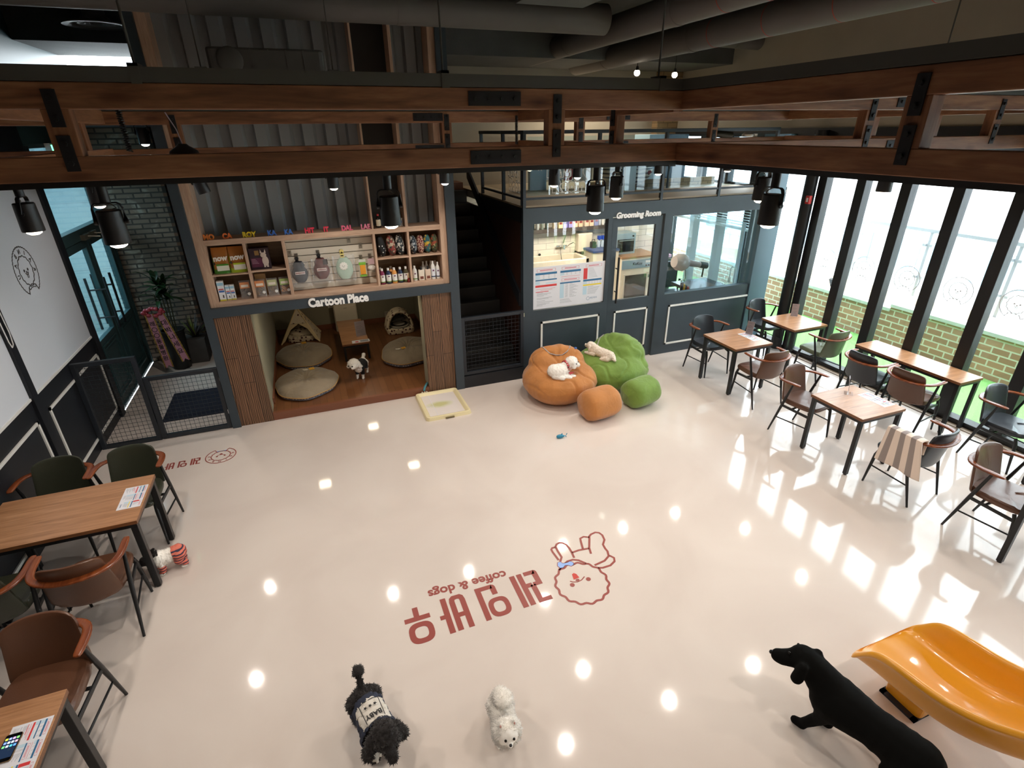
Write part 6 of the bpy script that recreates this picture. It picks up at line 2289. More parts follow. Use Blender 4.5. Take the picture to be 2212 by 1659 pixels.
# hangul down the ribbons
for (xa, za, xb, zb), txt in (((-2.46, 1.0, -2.40, 0.10), '래〇〇동물병원'), ((-2.32, 1.0, -2.14, 0.18), '대박나세요')):
    y = 9.33
    A, B = Vector((xa, y, za)), Vector((xb, y - 0.02, zb))
    d = (B - A).normalized()
    s = Vector((1, 0, 0)) - d * d.x
    s.normalize()
    for wI, mI, yo, nm in ((0.062, RIBE, 0.002, 'ribbon_edge'), (0.042, RIBM, 0.0, 'ribbon')):
        e = B - d * 0.05
        vs = [A - s * wI, A + s * wI, B + s * wI, e, B - s * wI]
        vs = [v + Vector((0, yo, 0)) for v in vs]
        MB().add(vs, [(0, 1, 2, 3, 4)]).obj(nm, mI, t, solid=0.002)
    obs = []
    n = len(txt)
    for k, ch in enumerate(txt):
        p = A + d * ((B - A).length * (0.12 + 0.74 * (k + 0.5) / n))
        obs.append(text('ribbon_letters', ch, 0.085 if n > 5 else 0.10, col('#1c1618'), t, tuple(p - Vector((0, 0.004, 0.03))), tuple(s), tuple(-d), 0.001, 0.001))
    merged(obs)
t = thing('potted_plant', 'spiky dark plant in a square grey pot beside the slate post', 'plant', (-2.02, 9.76, 0))
MB().box(-2.16, -1.88, 9.64, 9.92, 0.0, 0.42, taper=1.12).obj('pot', mat('grey_concrete_pot', '#4a4846', 0.8, var=0.1), t, bevel=0.006)
mb = MB()
for k in range(40):
    a, el = rnd.uniform(0, 2 * PI), rnd.uniform(0.5, 1.45)
    b = Vector((-2.02, 9.76, 0.42))
    d = Vector((math.cos(a) * math.cos(el), math.sin(a) * math.cos(el), math.sin(el)))
    L = rnd.uniform(0.3, 0.55)
    s = d.cross(Vector((0, 0, 1))).normalized()
    vs = []
    for i in range(5):
        q = i / 4
        c0 = b + d * (L * q) - Vector((0, 0, 0.18 * q * q * L))
        w_ = 0.018 * (1 - q) + 0.001
        vs += [c0 + s * w_, c0 - s * w_]
    vs = [Vector((min(p.x, -1.62), min(p.y, 10.0 if p.x < -1.9 else 10.3), p.z)) for p in vs]
    mb.add(vs, [(2 * i, 2 * i + 1, 2 * i + 3, 2 * i + 2) for i in range(4)], 1 if k % 4 == 0 else 0, True)
mb.obj('foliage', [mat('purple_green_leaf', '#2f2420', 0.5), mat('yellow_green_leaf', '#6a7a2e', 0.5)], t)
o = MB().box(-1.885, -1.80, 10.36, 10.40, 0.9, 2.1).obj('red_banner', mat('dark_red_board', '#7a1a1c', 0.5))
tag(o, 'narrow dark red board at the edge of the brick wall', 'board')

# ---------------------------------------------------------------- yellow slide
t = thing('slide', 'yellow plastic play slide at the lower right corner', 'slide', (3.3, 0.9, 0))
YP = mat('yellow_slide_plastic', '#e09a22', 0.28, sss=0.0, coat=0.3)
PATH = [(1.505, 0.245, 0.02), (1.46, 0.25, 0.06), (1.40, 0.255, 0.15), (1.33, 0.262, 0.20), (1.20, 0.27, 0.215), (1.05, 0.285, 0.215), (0.90, 0.32, 0.22), (0.75, 0.40, 0.22), (0.60, 0.52, 0.22), (0.40, 0.70, 0.22), (0.15, 0.93, 0.22), (-0.15, 1.20, 0.22), (-0.4, 1.32, 0.22)]
XA, XB = 3.0, 3.60


def sect(y, z, hw):
    """rim, wall, floor and outer skin of the chute at one station"""
    c = (XA + XB) / 2
    hwid = (XB - XA) / 2
    p = []
    for s in (-1, 1):
        q = [(c + s * (hwid + 0.030), z + hw - 0.035), (c + s * (hwid + 0.028), z + hw - 0.008), (c + s * (hwid + 0.010), z + hw + 0.010), (c + s * (hwid - 0.015), z + hw + 0.004), (c + s * (hwid - 0.035), z + hw * 0.75), (c + s * (hwid - 0.055), z + hw * 0.35), (c + s * (hwid - 0.085), z + 0.028), (c + s * (hwid - 0.13), z + 0.004)]
        p.append(q)
    inner = p[0] + [(c - 0.06, z + 0.002), (c, z + 0.004), (c + 0.06, z + 0.002)] + list(reversed(p[1]))
    outer = [(c + (hwid + 0.012), z + hw - 0.045), (c + (hwid - 0.005), z + 0.02), (c + hwid - 0.05, z - 0.035), (c - hwid + 0.05, z - 0.035), (c - hwid + 0.005, z + 0.02), (c - hwid - 0.012, z + hw - 0.045)]
    return [(x, y, zz) for x, zz in inner + outer]


S_ = [sect(*q) for q in PATH]
n = len(S_[0])
vs = [v for s in S_ for v in s]
fs = [(i * n + j, i * n + (j + 1) % n, (i + 1) * n + (j + 1) % n, (i + 1) * n + j) for i in range(len(S_) - 1) for j in range(n)]
fs += [tuple(range(n)), tuple(range((len(S_) - 1) * n, len(S_) * n))]
MB().add(vs, fs, 0, True).obj('chute', YP, t, sub=2, sharp=180)
MB().rbox(3.20, 3.42, 1.10, 1.34, 0.005, 0.25, 0.03).obj('front_support', YP, t, bevel=0.008)
mb = MB()
for a, b, c, d in ((3.165, 3.455, 1.10, 1.13), (3.165, 3.455, 1.31, 1.34), (3.165, 3.20, 1.10, 1.34), (3.42, 3.455, 1.10, 1.34)):
    mb.box(a, b, c, d, 0.0, 0.02)
mb.obj('rubber_base', mat('dark_rubber_foot', '#23242c', 0.6), t)
mb = MB().box(3.05, 3.55, -1.0, -0.35, 0.0, 1.28)
mb.obj('platform_tower', YP, t, bevel=0.03)
# ---------------------------------------------------------------- dogs
def curl(amp, sc, seed=0.0):
    def d(v, n):
        q = mnoise.noise(Vector((v.x * sc + seed, v.y * sc, v.z * sc))) + 0.6 * mnoise.noise(Vector((v.x * sc * 2.1, v.y * sc * 2.1 + seed, v.z * sc * 2.1)))
        k = min(1.0, max(0.15, v.z / 0.05))
        v += n * (amp * q * k)
        v.z = max(v.z, 0.001)
        return v
    return d


def fur(body, mats, parent, n, L, wd, seed=1, droop=0.4, keep=None, jitter=0.5):
    """thousands of short tapered locks standing off the coat"""
    rnd = random.Random(seed)
    me = body.data
    polys = me.polygons
    areas = [p.area for p in polys]
    idx = rnd.choices(range(len(polys)), weights=areas, k=n)
    mb = MB()
    for i in idx:
        p = polys[i]
        if keep and not keep(p.center):
            continue
        c = p.center.copy()
        nn = p.normal.copy()
        d = (nn + Vector((rnd.uniform(-jitter, jitter), rnd.uniform(-jitter, jitter), rnd.uniform(-jitter, jitter) - droop))).normalized()
        s = d.cross(Vector((0.3, 0.5, 0.8))).normalized()
        t_ = d.cross(s)
        ll = L * rnd.uniform(0.6, 1.2)
        b0 = c - nn * 0.003
        tip = b0 + d * ll
        if tip.z < 0.002:
            continue
        mb.add([b0 + s * wd, b0 - s * wd * 0.5 + t_ * wd * 0.87, b0 - s * wd * 0.5 - t_ * wd * 0.87, tip], [(0, 1, 3), (1, 2, 3), (2, 0, 3)], p.material_index, True)
    o = mb.obj('coat', mats, parent, off=(0, 0, 0), smooth=True, sharp=180)
    o['kind'] = 'stuff'
    return o


def shell_of(body, pred, name, m, parent, off=0.008):
    """garment: the body's own surface where pred holds, lifted off it"""
    me = body.data
    vm, vs, fs = {}, [], []
    for p in me.polygons:
        if pred(p.center):
            f = []
            for i in p.vertices:
                if i not in vm:
                    vm[i] = len(vs)
                    v = me.vertices[i]
                    q = v.co + v.normal * off
                    vs.append((q.x, q.y, max(q.z, 0.003)))
                f.append(vm[i])
            fs.append(f)
    return MB().add(vs, fs, 0, True).obj(name, m, parent, off=(0, 0, 0), solid=0.004, smooth=True, sharp=180)


def at(t, loc, rz, s=1.0):
    t.location = loc
    t.rotation_euler = (0, 0, rz)
    t.scale = (s, s, s)
    return t


EYE = mat('dark_dog_eye', '#140f0c', 0.08)
NOSE = mat('black_dog_nose', '#17120f', 0.3)
WHITE_F = mat('white_dog_coat', '#fbf7ef', 0.9, sheen=0.3)
CREAM_F = mat('cream_dog_coat', '#efe3d2', 0.9, sheen=0.3)
BLACK_F = mat('black_dog_coat', '#17110f', 0.85, sheen=0.15)
PINKE = mat('pink_inner_ear', '#d8a49a', 0.7)


def face(t, c, fwd, up, r, eye=0.16, nose_d=1.0, nose=0.16, eo=0.36, eh=0.12, ed=0.86):
    """eyes and nose on a head centred at c"""
    c, fwd, up = Vector(c), Vector(fwd).normalized(), Vector(up)
    side = up.cross(fwd).normalized()
    up = fwd.cross(side)
    for s in (-1, 1):
        MB().ball(c + fwd * (r * ed) + side * (s * r * eo) + up * (r * eh), r * eye, 10, 7).obj('eye', EYE, t, off=(0, 0, 0))
    MB().ball(c + fwd * (r * nose_d) - up * (r * 0.22), (r * nose, r * nose, r * nose * 0.8), 10, 7).obj('nose', NOSE, t, off=(0, 0, 0))


def dogroot(name, lab):
    return thing(name, lab, 'dog', (0, 0, 0))


def quad(L, h, br, lr, hc, hr, neck=True, pw=None):
    """standing body: spine from hip (-L/2) to shoulder (L/2), back height h, trunk radius br, leg radius lr; head centre hc radius hr"""
    w = br * 0.62
    zc = h - br
    B = [((-L / 2, 0, zc + br * 0.06), br * 0.90, (0.0, 0, zc - br * 0.02), br * 0.94), ((0.0, 0, zc - br * 0.02), br * 0.94, (L / 2 - br * 0.15, 0, zc - br * 0.05), br * 1.05)]
    if neck:
        B.append(((L / 2 - br * 0.1, 0, zc + br * 0.3), br * 0.72, tuple(Vector(hc) - Vector((hr * 0.25, 0, hr * 0.2))), hr * 0.62))
    for s in (-1, 1):
        # front leg: shoulder, elbow, wrist, paw
        x = L / 2 - br * 0.25
        B += [((x, s * w, zc - br * 0.15), lr * 1.7, (x - h * 0.05, s * w, zc * 0.52), lr * 1.15), ((x - h * 0.05, s * w, zc * 0.52), lr * 1.15, (x, s * w, lr), lr * 0.95), ((x, s * w, lr * 0.8), lr * 0.95, (x + lr * 1.1, s * w, lr * 0.75), lr * 0.85)]
        # hind leg: hip, knee forward, hock back, paw
        x = -L / 2
        B += [((x, s * w, zc + br * 0.0), lr * 2.3, (x + h * 0.09, s * w * 1.05, zc * 0.60), lr * 1.5), ((x + h * 0.09, s * w * 1.05, zc * 0.60), lr * 1.35, (x - h * 0.13, s * w, zc * 0.34), lr * 0.95), ((x - h * 0.13, s * w, zc * 0.34), lr * 0.95, (x - h * 0.09, s * w, lr), lr * 0.9), ((x - h * 0.09, s * w, lr * 0.8), lr * 0.95, (x - h * 0.09 + lr * 1.2, s * w, lr * 0.75), lr * 0.85)]
    return B


# black toy poodle in a navy BABY shirt -----------------------------------------------------
t = dogroot('dog', 'black curly poodle wearing a navy and white BABY shirt')
hc = Vector((0.235, 0.01, 0.325))
B = quad(0.26, 0.30, 0.088, 0.026, hc, 0.078)
B += [(tuple(hc), (0.082, 0.080, 0.078)), ((hc.x + 0.0, 0, hc.z + 0.03), (0.075, 0.075, 0.07)), ((hc.x + 0.05, 0, hc.z - 0.02), 0.042, (hc.x + 0.105, 0, hc.z - 0.045), 0.030)]
for s in (-1, 1):
    B += [((hc.x - 0.01, s * 0.075, hc.z + 0.02), 0.03, (hc.x - 0.005, s * 0.105, hc.z - 0.075), 0.036)]
    B += [((0.26 / 2 - 0.02 + 0.012, s * 0.055, 0.03), (0.042, 0.038, 0.034)), ((-0.155, s * 0.055, 0.03), (0.038, 0.036, 0.034))]
B += [((-0.15, 0, 0.27), 0.02, (-0.20, 0.01, 0.33), 0.016), ((-0.21, 0.012, 0.375), (0.036, 0.034, 0.04))]
body = blob(B, 'body', BLACK_F, t, 0.009, 3, curl(0.011, 42))
def pshirt(c):
    sl = 0.035 < c.z < 0.17 and c.x > 0.04 and abs(c.y) > 0.025
    return (-0.085 < c.x < 0.125 and c.z > 0.12 and (abs(c.y) < 0.11)) or (0.055 < c.x < 0.16 and 0.075 < c.z <= 0.16)
NAVYC = mat('navy_dog_shirt', '#2b3142', 0.85)
JW = mat('white_jersey_print', '#d9d3c8', 0.85)
shell_of(body, pshirt, 'shirt', NAVYC, t, 0.014)
shell_of(body, lambda c: -0.045 < c.x < 0.115 and c.z > 0.225 and abs(c.y) < 0.070, 'white_panel', JW, t, 0.0195)
shell_of(body, lambda c: 0.045 < c.z < 0.135 and c.x > 0.055 and abs(c.y) > 0.02, 'sleeve', JW, t, 0.012)
def drape(o, base=0.0, lift=0.024):
    bv = BVHTree.FromPolygons([v.co for v in body.data.vertices], [p.vertices for p in body.data.polygons])
    for v in o.data.vertices:
        h = bv.ray_cast(Vector((v.co.x, v.co.y, 1.0)), Vector((0, 0, -1)))
        if h[0]:
            v.co.z = 0.318 - 0.9 * v.co.y ** 2 / 0.09 * 0.3 + (v.co.z) + base
    return o
INKD = mat('black_jersey_print', '#17181c', 0.8)
o = text('shirt_letters', 'BABY', 0.042, INKD, t, (0.055, 0.0, 0.0), (0, -1, 0), (1, 0, 0), 0.001, 0.0008)
for v in o.data.vertices:
    v.co.z = 0.3215 - 1.4 * v.co.y ** 2 + v.co.z
mb = MB()
for k in (-1, 0, 1):
    st5 = []
    for j in range(10):
        r = 0.012 if j % 2 == 0 else 0.005
        a = PI * j / 5
        st5.append((0.008 + r * math.cos(a), 0.030 * k + r * math.sin(a)))
    mb.prism(st5, 0.3205 - 1.4 * (0.03 * k) ** 2, 0.3225 - 1.4 * (0.03 * k) ** 2)
mb.stroke([(0.105, 0.055), (-0.02, 0.06), (-0.035, 0.03), (-0.035, -0.03), (-0.02, -0.06), (0.105, -0.055)], 0.004, 0.316, 0.3175)
mb.obj('shirt_print', INKD, t, off=(0, 0, 0))
fur(body, BLACK_F, t, 5200, 0.018, 0.0035, 3, 0.1, keep=lambda c: not pshirt(c))
face(t, (hc.x + 0.02, 0, hc.z - 0.01), (1, 0, -0.25), (0, 0, 1), 0.08, 0.10, 1.18, 0.14, 0.42, 0.10, 0.80)
at(t, (-0.105, 2.28, 0), math.radians(-76), 1.02)

# white pomeranian ---------------------------------------------------------------------------
t = dogroot('dog', 'small fluffy white pomeranian looking up at the camera')
hc = Vector((0.15, 0.0, 0.235))
B = quad(0.19, 0.225, 0.078, 0.016, hc, 0.058)
B += [(tuple(hc), (0.060, 0.062, 0.060)), ((hc.x - 0.035, 0, hc.z - 0.035), (0.075, 0.085, 0.075)), ((0.10, 0, 0.16), (0.06, 0.07, 0.08)), ((hc.x + 0.035, 0, hc.z - 0.012), 0.026, (hc.x + 0.068, 0, hc.z - 0.018), 0.014)]
for s in (-1, 1):
    B += [((hc.x - 0.02, s * 0.036, hc.z + 0.045), 0.014, (hc.x - 0.015, s * 0.044, hc.z + 0.076), 0.006)]
B += [((-0.09, 0, 0.20), 0.045, (-0.06, 0.0, 0.27), 0.05), ((-0.03, 0.01, 0.285), (0.06, 0.055, 0.035))]
body = blob(B, 'body', WHITE_F, t, 0.007, 3, curl(0.003, 30))
fur(body, WHITE_F, t, 7000, 0.024, 0.0026, 5, 0.3, keep=lambda c: c.x < hc.x + 0.02 and c.z > 0.05)
for s in (-1, 1):
    MB().ball((hc.x - 0.008, s * 0.043, hc.z + 0.060), (0.004, 0.006, 0.012), 8, 6).obj('inner_ear', PINKE, t, off=(0, 0, 0))
face(t, (hc.x, 0, hc.z), (1, 0, 0.15), (0, 0, 1), 0.060, 0.145, 1.22, 0.16, 0.42, 0.10, 0.90)
at(t, (0.668, 2.015, 0), math.radians(-98), 1.0)

# bichon in the niche ------------------------------------------------------------------------
t = dogroot('dog', 'small white dog in a black shirt standing in the play niche')
hc = Vector((0.185, -0.035, 0.275))
B = quad(0.22, 0.245, 0.066, 0.017, hc, 0.07)
B += [(tuple(hc), (0.076, 0.080, 0.076)), ((hc.x + 0.045, -0.02, hc.z - 0.02), 0.038, (hc.x + 0.075, -0.03, hc.z - 0.03), 0.026)]
for s in (-1, 1):
    B += [((hc.x - 0.01, hc.y + s * 0.065, hc.z + 0.01), 0.026, (hc.x - 0.005, hc.y + s * 0.078, hc.z - 0.045), 0.028)]
B += [((-0.12, 0, 0.225), 0.02, (-0.14, 0.015, 0.285), 0.026)]
body = blob(B, 'body', WHITE_F, t, 0.007, 3, curl(0.006, 45))
nsh = lambda c: (-0.085 < c.x < 0.135 and c.z > 0.10) and not (c.x > 0.10 and c.z > 0.20) or (0.05 < c.x < 0.13 and 0.075 < c.z <= 0.12)
shell_of(body, nsh, 'shirt', mat('black_dog_shirt', '#202124', 0.85), t, 0.007)
fur(body, WHITE_F, t, 3000, 0.014, 0.0026, 6, 0.2, keep=lambda c: not nsh(c))
face(t, (hc.x + 0.01, hc.y - 0.01, hc.z), (1, -0.30, -0.22), (0, 0, 1), 0.075, 0.15, 1.12, 0.14, 0.42, 0.08, 0.92)
at(t, (0.462, 7.80, 0.1), math.radians(-112), 1.05)

# black-and-white small dog in coral stripes -------------------------------------------------
t = dogroot('dog', 'black and white small dog in a coral striped shirt by the table leg')
hc = Vector((0.155, 0.02, 0.195))
B = quad(0.17, 0.215, 0.066, 0.018, hc, 0.046)
B += [(tuple(hc), (0.05, 0.047, 0.046)), ((hc.x + 0.03, 0.02, hc.z - 0.012), 0.028, (hc.x + 0.075, 0.025, hc.z - 0.03), 0.015), ((0.08, 0, 0.16), (0.07, 0.072, 0.07))]
for s in (-1, 1):
    B += [((hc.x - 0.025, hc.y + s * 0.035, hc.z + 0.03), 0.017, (hc.x - 0.075, hc.y + s * 0.05, hc.z + 0.055), 0.012)]
def pt(c):
    return 1 if (c.x > 0.125 and c.z > 0.15 and not (c.x > 0.20 and c.z < 0.17)) or (c.z > 0.215 and c.x > 0.06) else 0
body = blob(B, 'body', [WHITE_F, BLACK_F], t, 0.007, 3, curl(0.004, 40), paint=pt)
csh = lambda c: (-0.14 < c.x < -0.035 and c.z > 0.09) or (0.028 < c.z < 0.10 and (c.x < -0.04 or c.x > 0.04))
w = NT('coral_striped_knit')
w.set(Roughness=0.85)
wv = w.n('ShaderNodeTexWave', i_Scale=11.0, bands_direction='Z')
w.l(w.coords(), wv.inputs['Vector'])
w.l(w.ramp(wv.outputs['Fac'], [(0.0, '#3a3448'), (0.28, '#3a3448'), (0.34, '#d9705c'), (1.0, '#dd7a66')]), w.b.inputs['Base Color'])
shell_of(body, csh, 'shirt', w.m, t, 0.007)
fur(body, [WHITE_F, BLACK_F], t, 2600, 0.018, 0.003, 8, 0.3, keep=lambda c: not csh(c) and c.x < 0.14 and c.z > 0.08)
face(t, hc, (1, 0.1, -0.2), (0, 0, 1), 0.047, 0.13, 1.75, 0.17, 0.5, 0.1, 0.86)
at(t, (-1.60, 4.43, 0), math.radians(196), 1.0)

# white bichon curled in the orange beanbag --------------------------------------------------
t = dogroot('dog', 'white curly dog with red dotted bandana curled up in the orange beanbag')
hc = Vector((0.135, -0.02, 0.165))
B = [((-0.02, 0, 0.075), (0.125, 0.10, 0.085)), ((-0.08, 0.02, 0.08), (0.085, 0.085, 0.08)), ((0.05, 0, 0.10), 0.07, (0.10, -0.01, 0.13), 0.06), (tuple(hc), (0.074, 0.074, 0.070)), ((hc.x + 0.03, hc.y - 0.03, hc.z - 0.02), 0.038, (hc.x + 0.05, hc.y - 0.06, hc.z - 0.03), 0.026)]
B += [((0.03, -0.07, 0.03), 0.028, (0.11, -0.12, 0.02), 0.022), ((-0.03, -0.08, 0.035), 0.035, (0.05, -0.13, 0.02), 0.022), ((-0.10, -0.03, 0.04), 0.045, (-0.04, -0.11, 0.025), 0.026)]
for s in (-1, 1):
    B += [((hc.x - 0.01, hc.y + s * 0.06, hc.z + 0.015), 0.024, (hc.x - 0.01, hc.y + s * 0.072, hc.z - 0.035), 0.027)]
body = blob(B, 'body', WHITE_F, t, 0.007, 3, curl(0.006, 45))
fur(body, WHITE_F, t, 3600, 0.013, 0.0026, 9, 0.1)
w = NT('red_dotted_bandana')
w.set(Roughness=0.8)
v = w.n('ShaderNodeTexVoronoi', i_Scale=55.0, i_Randomness=0.1)
w.l(w.coords(), v.inputs['Vector'])
w.l(w.ramp(v.outputs['Distance'], [(0.0, '#e8dcd8'), (0.33, '#e8dcd8'), (0.38, '#b8343a')]), w.b.inputs['Base Color'])
mb = MB()
mb.tube([(0.065 + 0.0 * k, 0.068 * math.cos(2 * PI * k / 16), 0.118 + 0.068 * math.sin(2 * PI * k / 16)) for k in range(17)], 1.0, sq=(0.04, 0.012))
mb.prism([(0.06, -0.05), (0.12, -0.095), (0.05, -0.125)], 0.06, 0.068)
mb.obj('bandana', w.m, t, off=(0, 0, 0), label='red dotted bandana')
face(t, (hc.x, hc.y, hc.z), (0.55, -0.8, -0.12), (0, 0, 1), 0.074, 0.15, 1.08, 0.16, 0.42, 0.10, 0.93)
h = ORB[2].ray_cast(Vector((2.975, 6.0, 2)) - Vector(ORB[0].location), Vector((0, 0, -1)))
zs = h[0].z if h[0] else 0.3
at(t, (2.975, 6.0, zs - 0.02), math.radians(8), 1.15)

# cream dog lying on the green beanbag --------------------------------------------------------
t = dogroot('dog', 'cream curly dog lying stretched on top of the green beanbag')
hc = Vector((0.20, 0.0, 0.12))
B = [((-0.14, 0, 0.065), 0.072, (0.10, 0, 0.075), 0.068), ((0.09, 0, 0.09), 0.06, (0.17, 0, 0.12), 0.048), (tuple(hc), (0.062, 0.058, 0.056)), ((hc.x + 0.03, 0, hc.z - 0.012), 0.034, (hc.x + 0.085, 0, hc.z - 0.022), 0.022)]
for s in (-1, 1):
    B += [((0.09, s * 0.055, 0.035), 0.03, (0.24, s * 0.062, 0.018), 0.02), ((-0.14, s * 0.055, 0.04), 0.045, (-0.06, s * 0.085, 0.02), 0.024)]
    B += [((hc.x - 0.02, s * 0.05, hc.z + 0.01), 0.022, (hc.x - 0.03, s * 0.062, hc.z - 0.045), 0.022)]
B += [((-0.20, 0, 0.06), 0.03, (-0.25, 0.03, 0.05), 0.022)]
body = blob(B, 'body', CREAM_F, t, 0.007, 3, curl(0.006, 45))
fur(body, CREAM_F, t, 3200, 0.012, 0.0026, 10, 0.1)
face(t, hc, (1, 0, -0.1), (0, 0, 1), 0.06, 0.12, 1.75, 0.18, 0.5, 0.25, 0.86)
gl = Vector(GRB[0].location)
za = [GRB[2].ray_cast(Vector((x, y, 2)) - gl, Vector((0, 0, -1))) for x, y in ((3.70, 6.46), (3.76, 6.30), (3.84, 6.12))]
za = [q[0].z if q[0] else 0.5 for q in za]
at(t, (3.765, 6.28, za[1] - 0.015), math.radians(112), 1.05)
t.rotation_euler = (0, -math.atan2(za[0] - za[2], 0.34), math.radians(112))

# big black flocked labrador figure -----------------------------------------------------------
t = dogroot('dog_statue', 'large black flocked labrador figure beside the yellow slide')
t['category'] = 'dog figure'
LABM = mat('black_flock', '#070706', 0.95, spec=0.15)
h = 0.52
B = [((-0.27, 0, 0.385), 0.140, (0.0, 0, 0.385), 0.128), ((0.0, 0, 0.385), 0.128, (0.20, 0, 0.375), 0.160), ((0.21, 0, 0.40), 0.135, (0.34, 0.02, 0.50), 0.105), ((0.34, 0.02, 0.50), 0.105, (0.41, 0.04, 0.55), 0.088),
     ((0.43, 0.045, 0.56), (0.095, 0.090, 0.080)), ((0.46, 0.065, 0.545), 0.066, (0.53, 0.115, 0.52), 0.054), ((0.53, 0.115, 0.52), 0.054, (0.555, 0.13, 0.52), 0.048)]
for s, fx in ((-1, 0.0), (1, 0.10)):
    y = s * 0.075
    B += [((0.20, y, 0.34), 0.075, (0.16 + fx * 0.7, y * 1.05, 0.215), 0.046), ((0.16 + fx * 0.7, y * 1.05, 0.215), 0.044, (0.21 + fx, y, 0.055), 0.033), ((0.21 + fx, y, 0.045), 0.036, (0.26 + fx, y, 0.030), 0.030)]
    B += [((-0.25, y * 0.95, 0.35), 0.098, (-0.19, y * 1.05, 0.235), 0.062), ((-0.19, y * 1.05, 0.235), 0.055, (-0.35, y, 0.155), 0.035), ((-0.35, y, 0.155), 0.033, (-0.33, y, 0.045), 0.032), ((-0.33, y, 0.04), 0.036, (-0.27, y, 0.03), 0.030)]
    ey = 0.05 + s * 0.090
    B += [((0.39, ey, 0.585), 0.034, (0.40, ey + s * 0.02, 0.49), 0.042)]
B += [((-0.36, 0, 0.42), 0.038, (-0.45, -0.02, 0.35), 0.028), ((-0.45, -0.02, 0.35), 0.028, (-0.56, -0.05, 0.31), 0.018)]
def labd(v, n):
    v.z = max(v.z, 0.0)
    return v
body = blob(B, 'body', LABM, t, 0.012, 5, labd)
for s in (-1, 1):
    MB().ball((0.498, 0.065 + s * 0.055, 0.598), 0.010, 8, 6).obj('eye', mat('black_bead_eye', '#050505', 0.1) if s < 0 else bpy.data.materials['black_bead_eye'], t, off=(0, 0, 0))
MB().ball((0.592, 0.155, 0.535), (0.015, 0.017, 0.013), 10, 7).obj('nose', bpy.data.materials['black_bead_eye'], t, off=(0, 0, 0))
at(t, (2.60, 1.08, 0), math.radians(104), 0.93)
# ---------------------------------------------------------------- grooming room behind the panes
t = thing('dog_bath', 'cream dog bathtub against the tiled grooming room wall', 'bath', (4.6, 9.88, 0))
mb = MB()
x0, x1, y0, y1 = 3.75, 5.30, 9.56, 10.19
mb.box(x0, x1, y0, y1, 0.0, 0.62)
for a, b, c, d in ((x0, x1, y0, y0 + 0.06), (x0, x1, y1 - 0.09, y1), (x0, x0 + 0.06, y0, y1), (x1 - 0.08, x1, y0, y1)):
    mb.box(a, b, c, d, 0.62, 1.15)
mb.obj('tub', MT['cream'], t, bevel=0.012)
MB().box(3.72, 4.05, 9.53, 9.60, 1.15, 1.165).obj('dark_edge_strip', col('#2c2b2a'), t)
mb = MB()
mb.tube([(4.95, 10.14, 1.30), (4.95, 10.02, 1.33), (4.95, 10.02, 1.26)], 0.018, 8)
mb.cyl((4.83, 10.15, 1.30), (5.07, 10.15, 1.30), 0.02, n=10)
mb.tube([(5.02, 10.08, 1.28), (5.05, 9.98, 1.36), (5.12, 9.95, 1.40), (5.19, 9.98, 1.36), (5.22, 10.05, 1.24)], 0.010, 8)
mb.tube([(4.90, 10.10, 1.28), (4.86, 9.98, 1.18), (4.86, 9.92, 1.0), (4.90, 9.90, 0.95)], 0.008, 8)
mb.obj('shower_mixer', MT['chrome'], t)
MB().tube([(4.98, 10.13, 1.36), (5.05, 10.14, 1.55), (5.08, 10.15, 1.85), (5.07, 10.16, 1.92)], 0.009, 8).obj('shower_hose', MT['chrome'], t)
MB().cyl((5.07, 10.12, 1.80), (5.07, 10.12, 1.95), 0.02, n=10).obj('shower_head', col('#1d1d1e'), t)
MB().ball((4.45, 10.14, 1.17), (0.03, 0.03, 0.025), 10, 6).obj('plug', col('#1a1a1a'), t)
t = thing('hand_dryer', 'cream towel dispenser box on the grooming room wall above the bath', 'dispenser', (5.45, 10.12, 1.17))
MB().rbox(5.28, 5.62, 10.02, 10.195, 1.17, 1.55, 0.04, n=4).obj('casing', MT['cream'], t, bevel=0.02)
MB().box(5.28, 5.62, 10.03, 10.19, 1.13, 1.17).obj('dark_base', col('#3a3530'), t)
MB().box(5.39, 5.51, 10.016, 10.02, 1.235, 1.25).obj('logo_print', col('#6a88b0'), t)
t = thing('product_shelf', 'dark wall shelf of grooming products above the tiles', 'shelf', (4.9, 10.08, 1.62))
MB().box(3.2, 6.0, 9.98, 10.2, 1.62, 1.69).obj('board', mat('dark_grey_shelf_board', '#4a423c', 0.5), t)
rnd = random.Random(4)
for k in range(6):
    x = 4.16 + 0.10 * k + (0.06 if k == 5 else 0)
    o = MB().lathe([(0.033, 0), (0.034, 0.005), (0.034, 0.20), (0.028, 0.22), (0.028, 0.235)], 14, c=(x, 10.06, 1.69)).obj('spray_can', mat('can_%d' % k, ['#c8cdc4', '#2f3a30', '#d0d4d0', '#9aa396', '#5b6258', '#b9a98e'][k], 0.25, 0.4))
    tag(o, 'metal spray can on the grooming shelf, %s from the left' % ('first', 'second', 'third', 'fourth', 'fifth', 'sixth')[k], 'can', 'cans on the grooming shelf')
for k, (x, c, cn) in enumerate(((4.86, '#e6d3a2', 'cream'), (4.97, '#8f86c8', 'violet'), (5.085, '#9c96d0', 'pale violet'), (5.20, '#ecc9a6', 'peach'), (5.315, '#e8c2a0', 'dull peach'), (5.46, '#e2c7ae', 'tan'), (5.57, '#f0d2b4', 'light peach'), (5.68, '#8790c0', 'blue'))):
    o = carton('product_box', '%s product box on the grooming shelf, %s in the row of boxes' % (cn, ('first', 'second', 'third', 'fourth', 'fifth', 'sixth', 'seventh', 'eighth')[k]), 'box', x - 0.045, x + 0.045, 10.02, 10.10, 1.69, 1.90 + 0.02 * (k % 2), col(c), (('brown_label', 0.15, 0.85, 0.35, 0.55, col('#8a3a3a' if k != 1 else '#3a3560')),), 'product boxes on the grooming shelf')
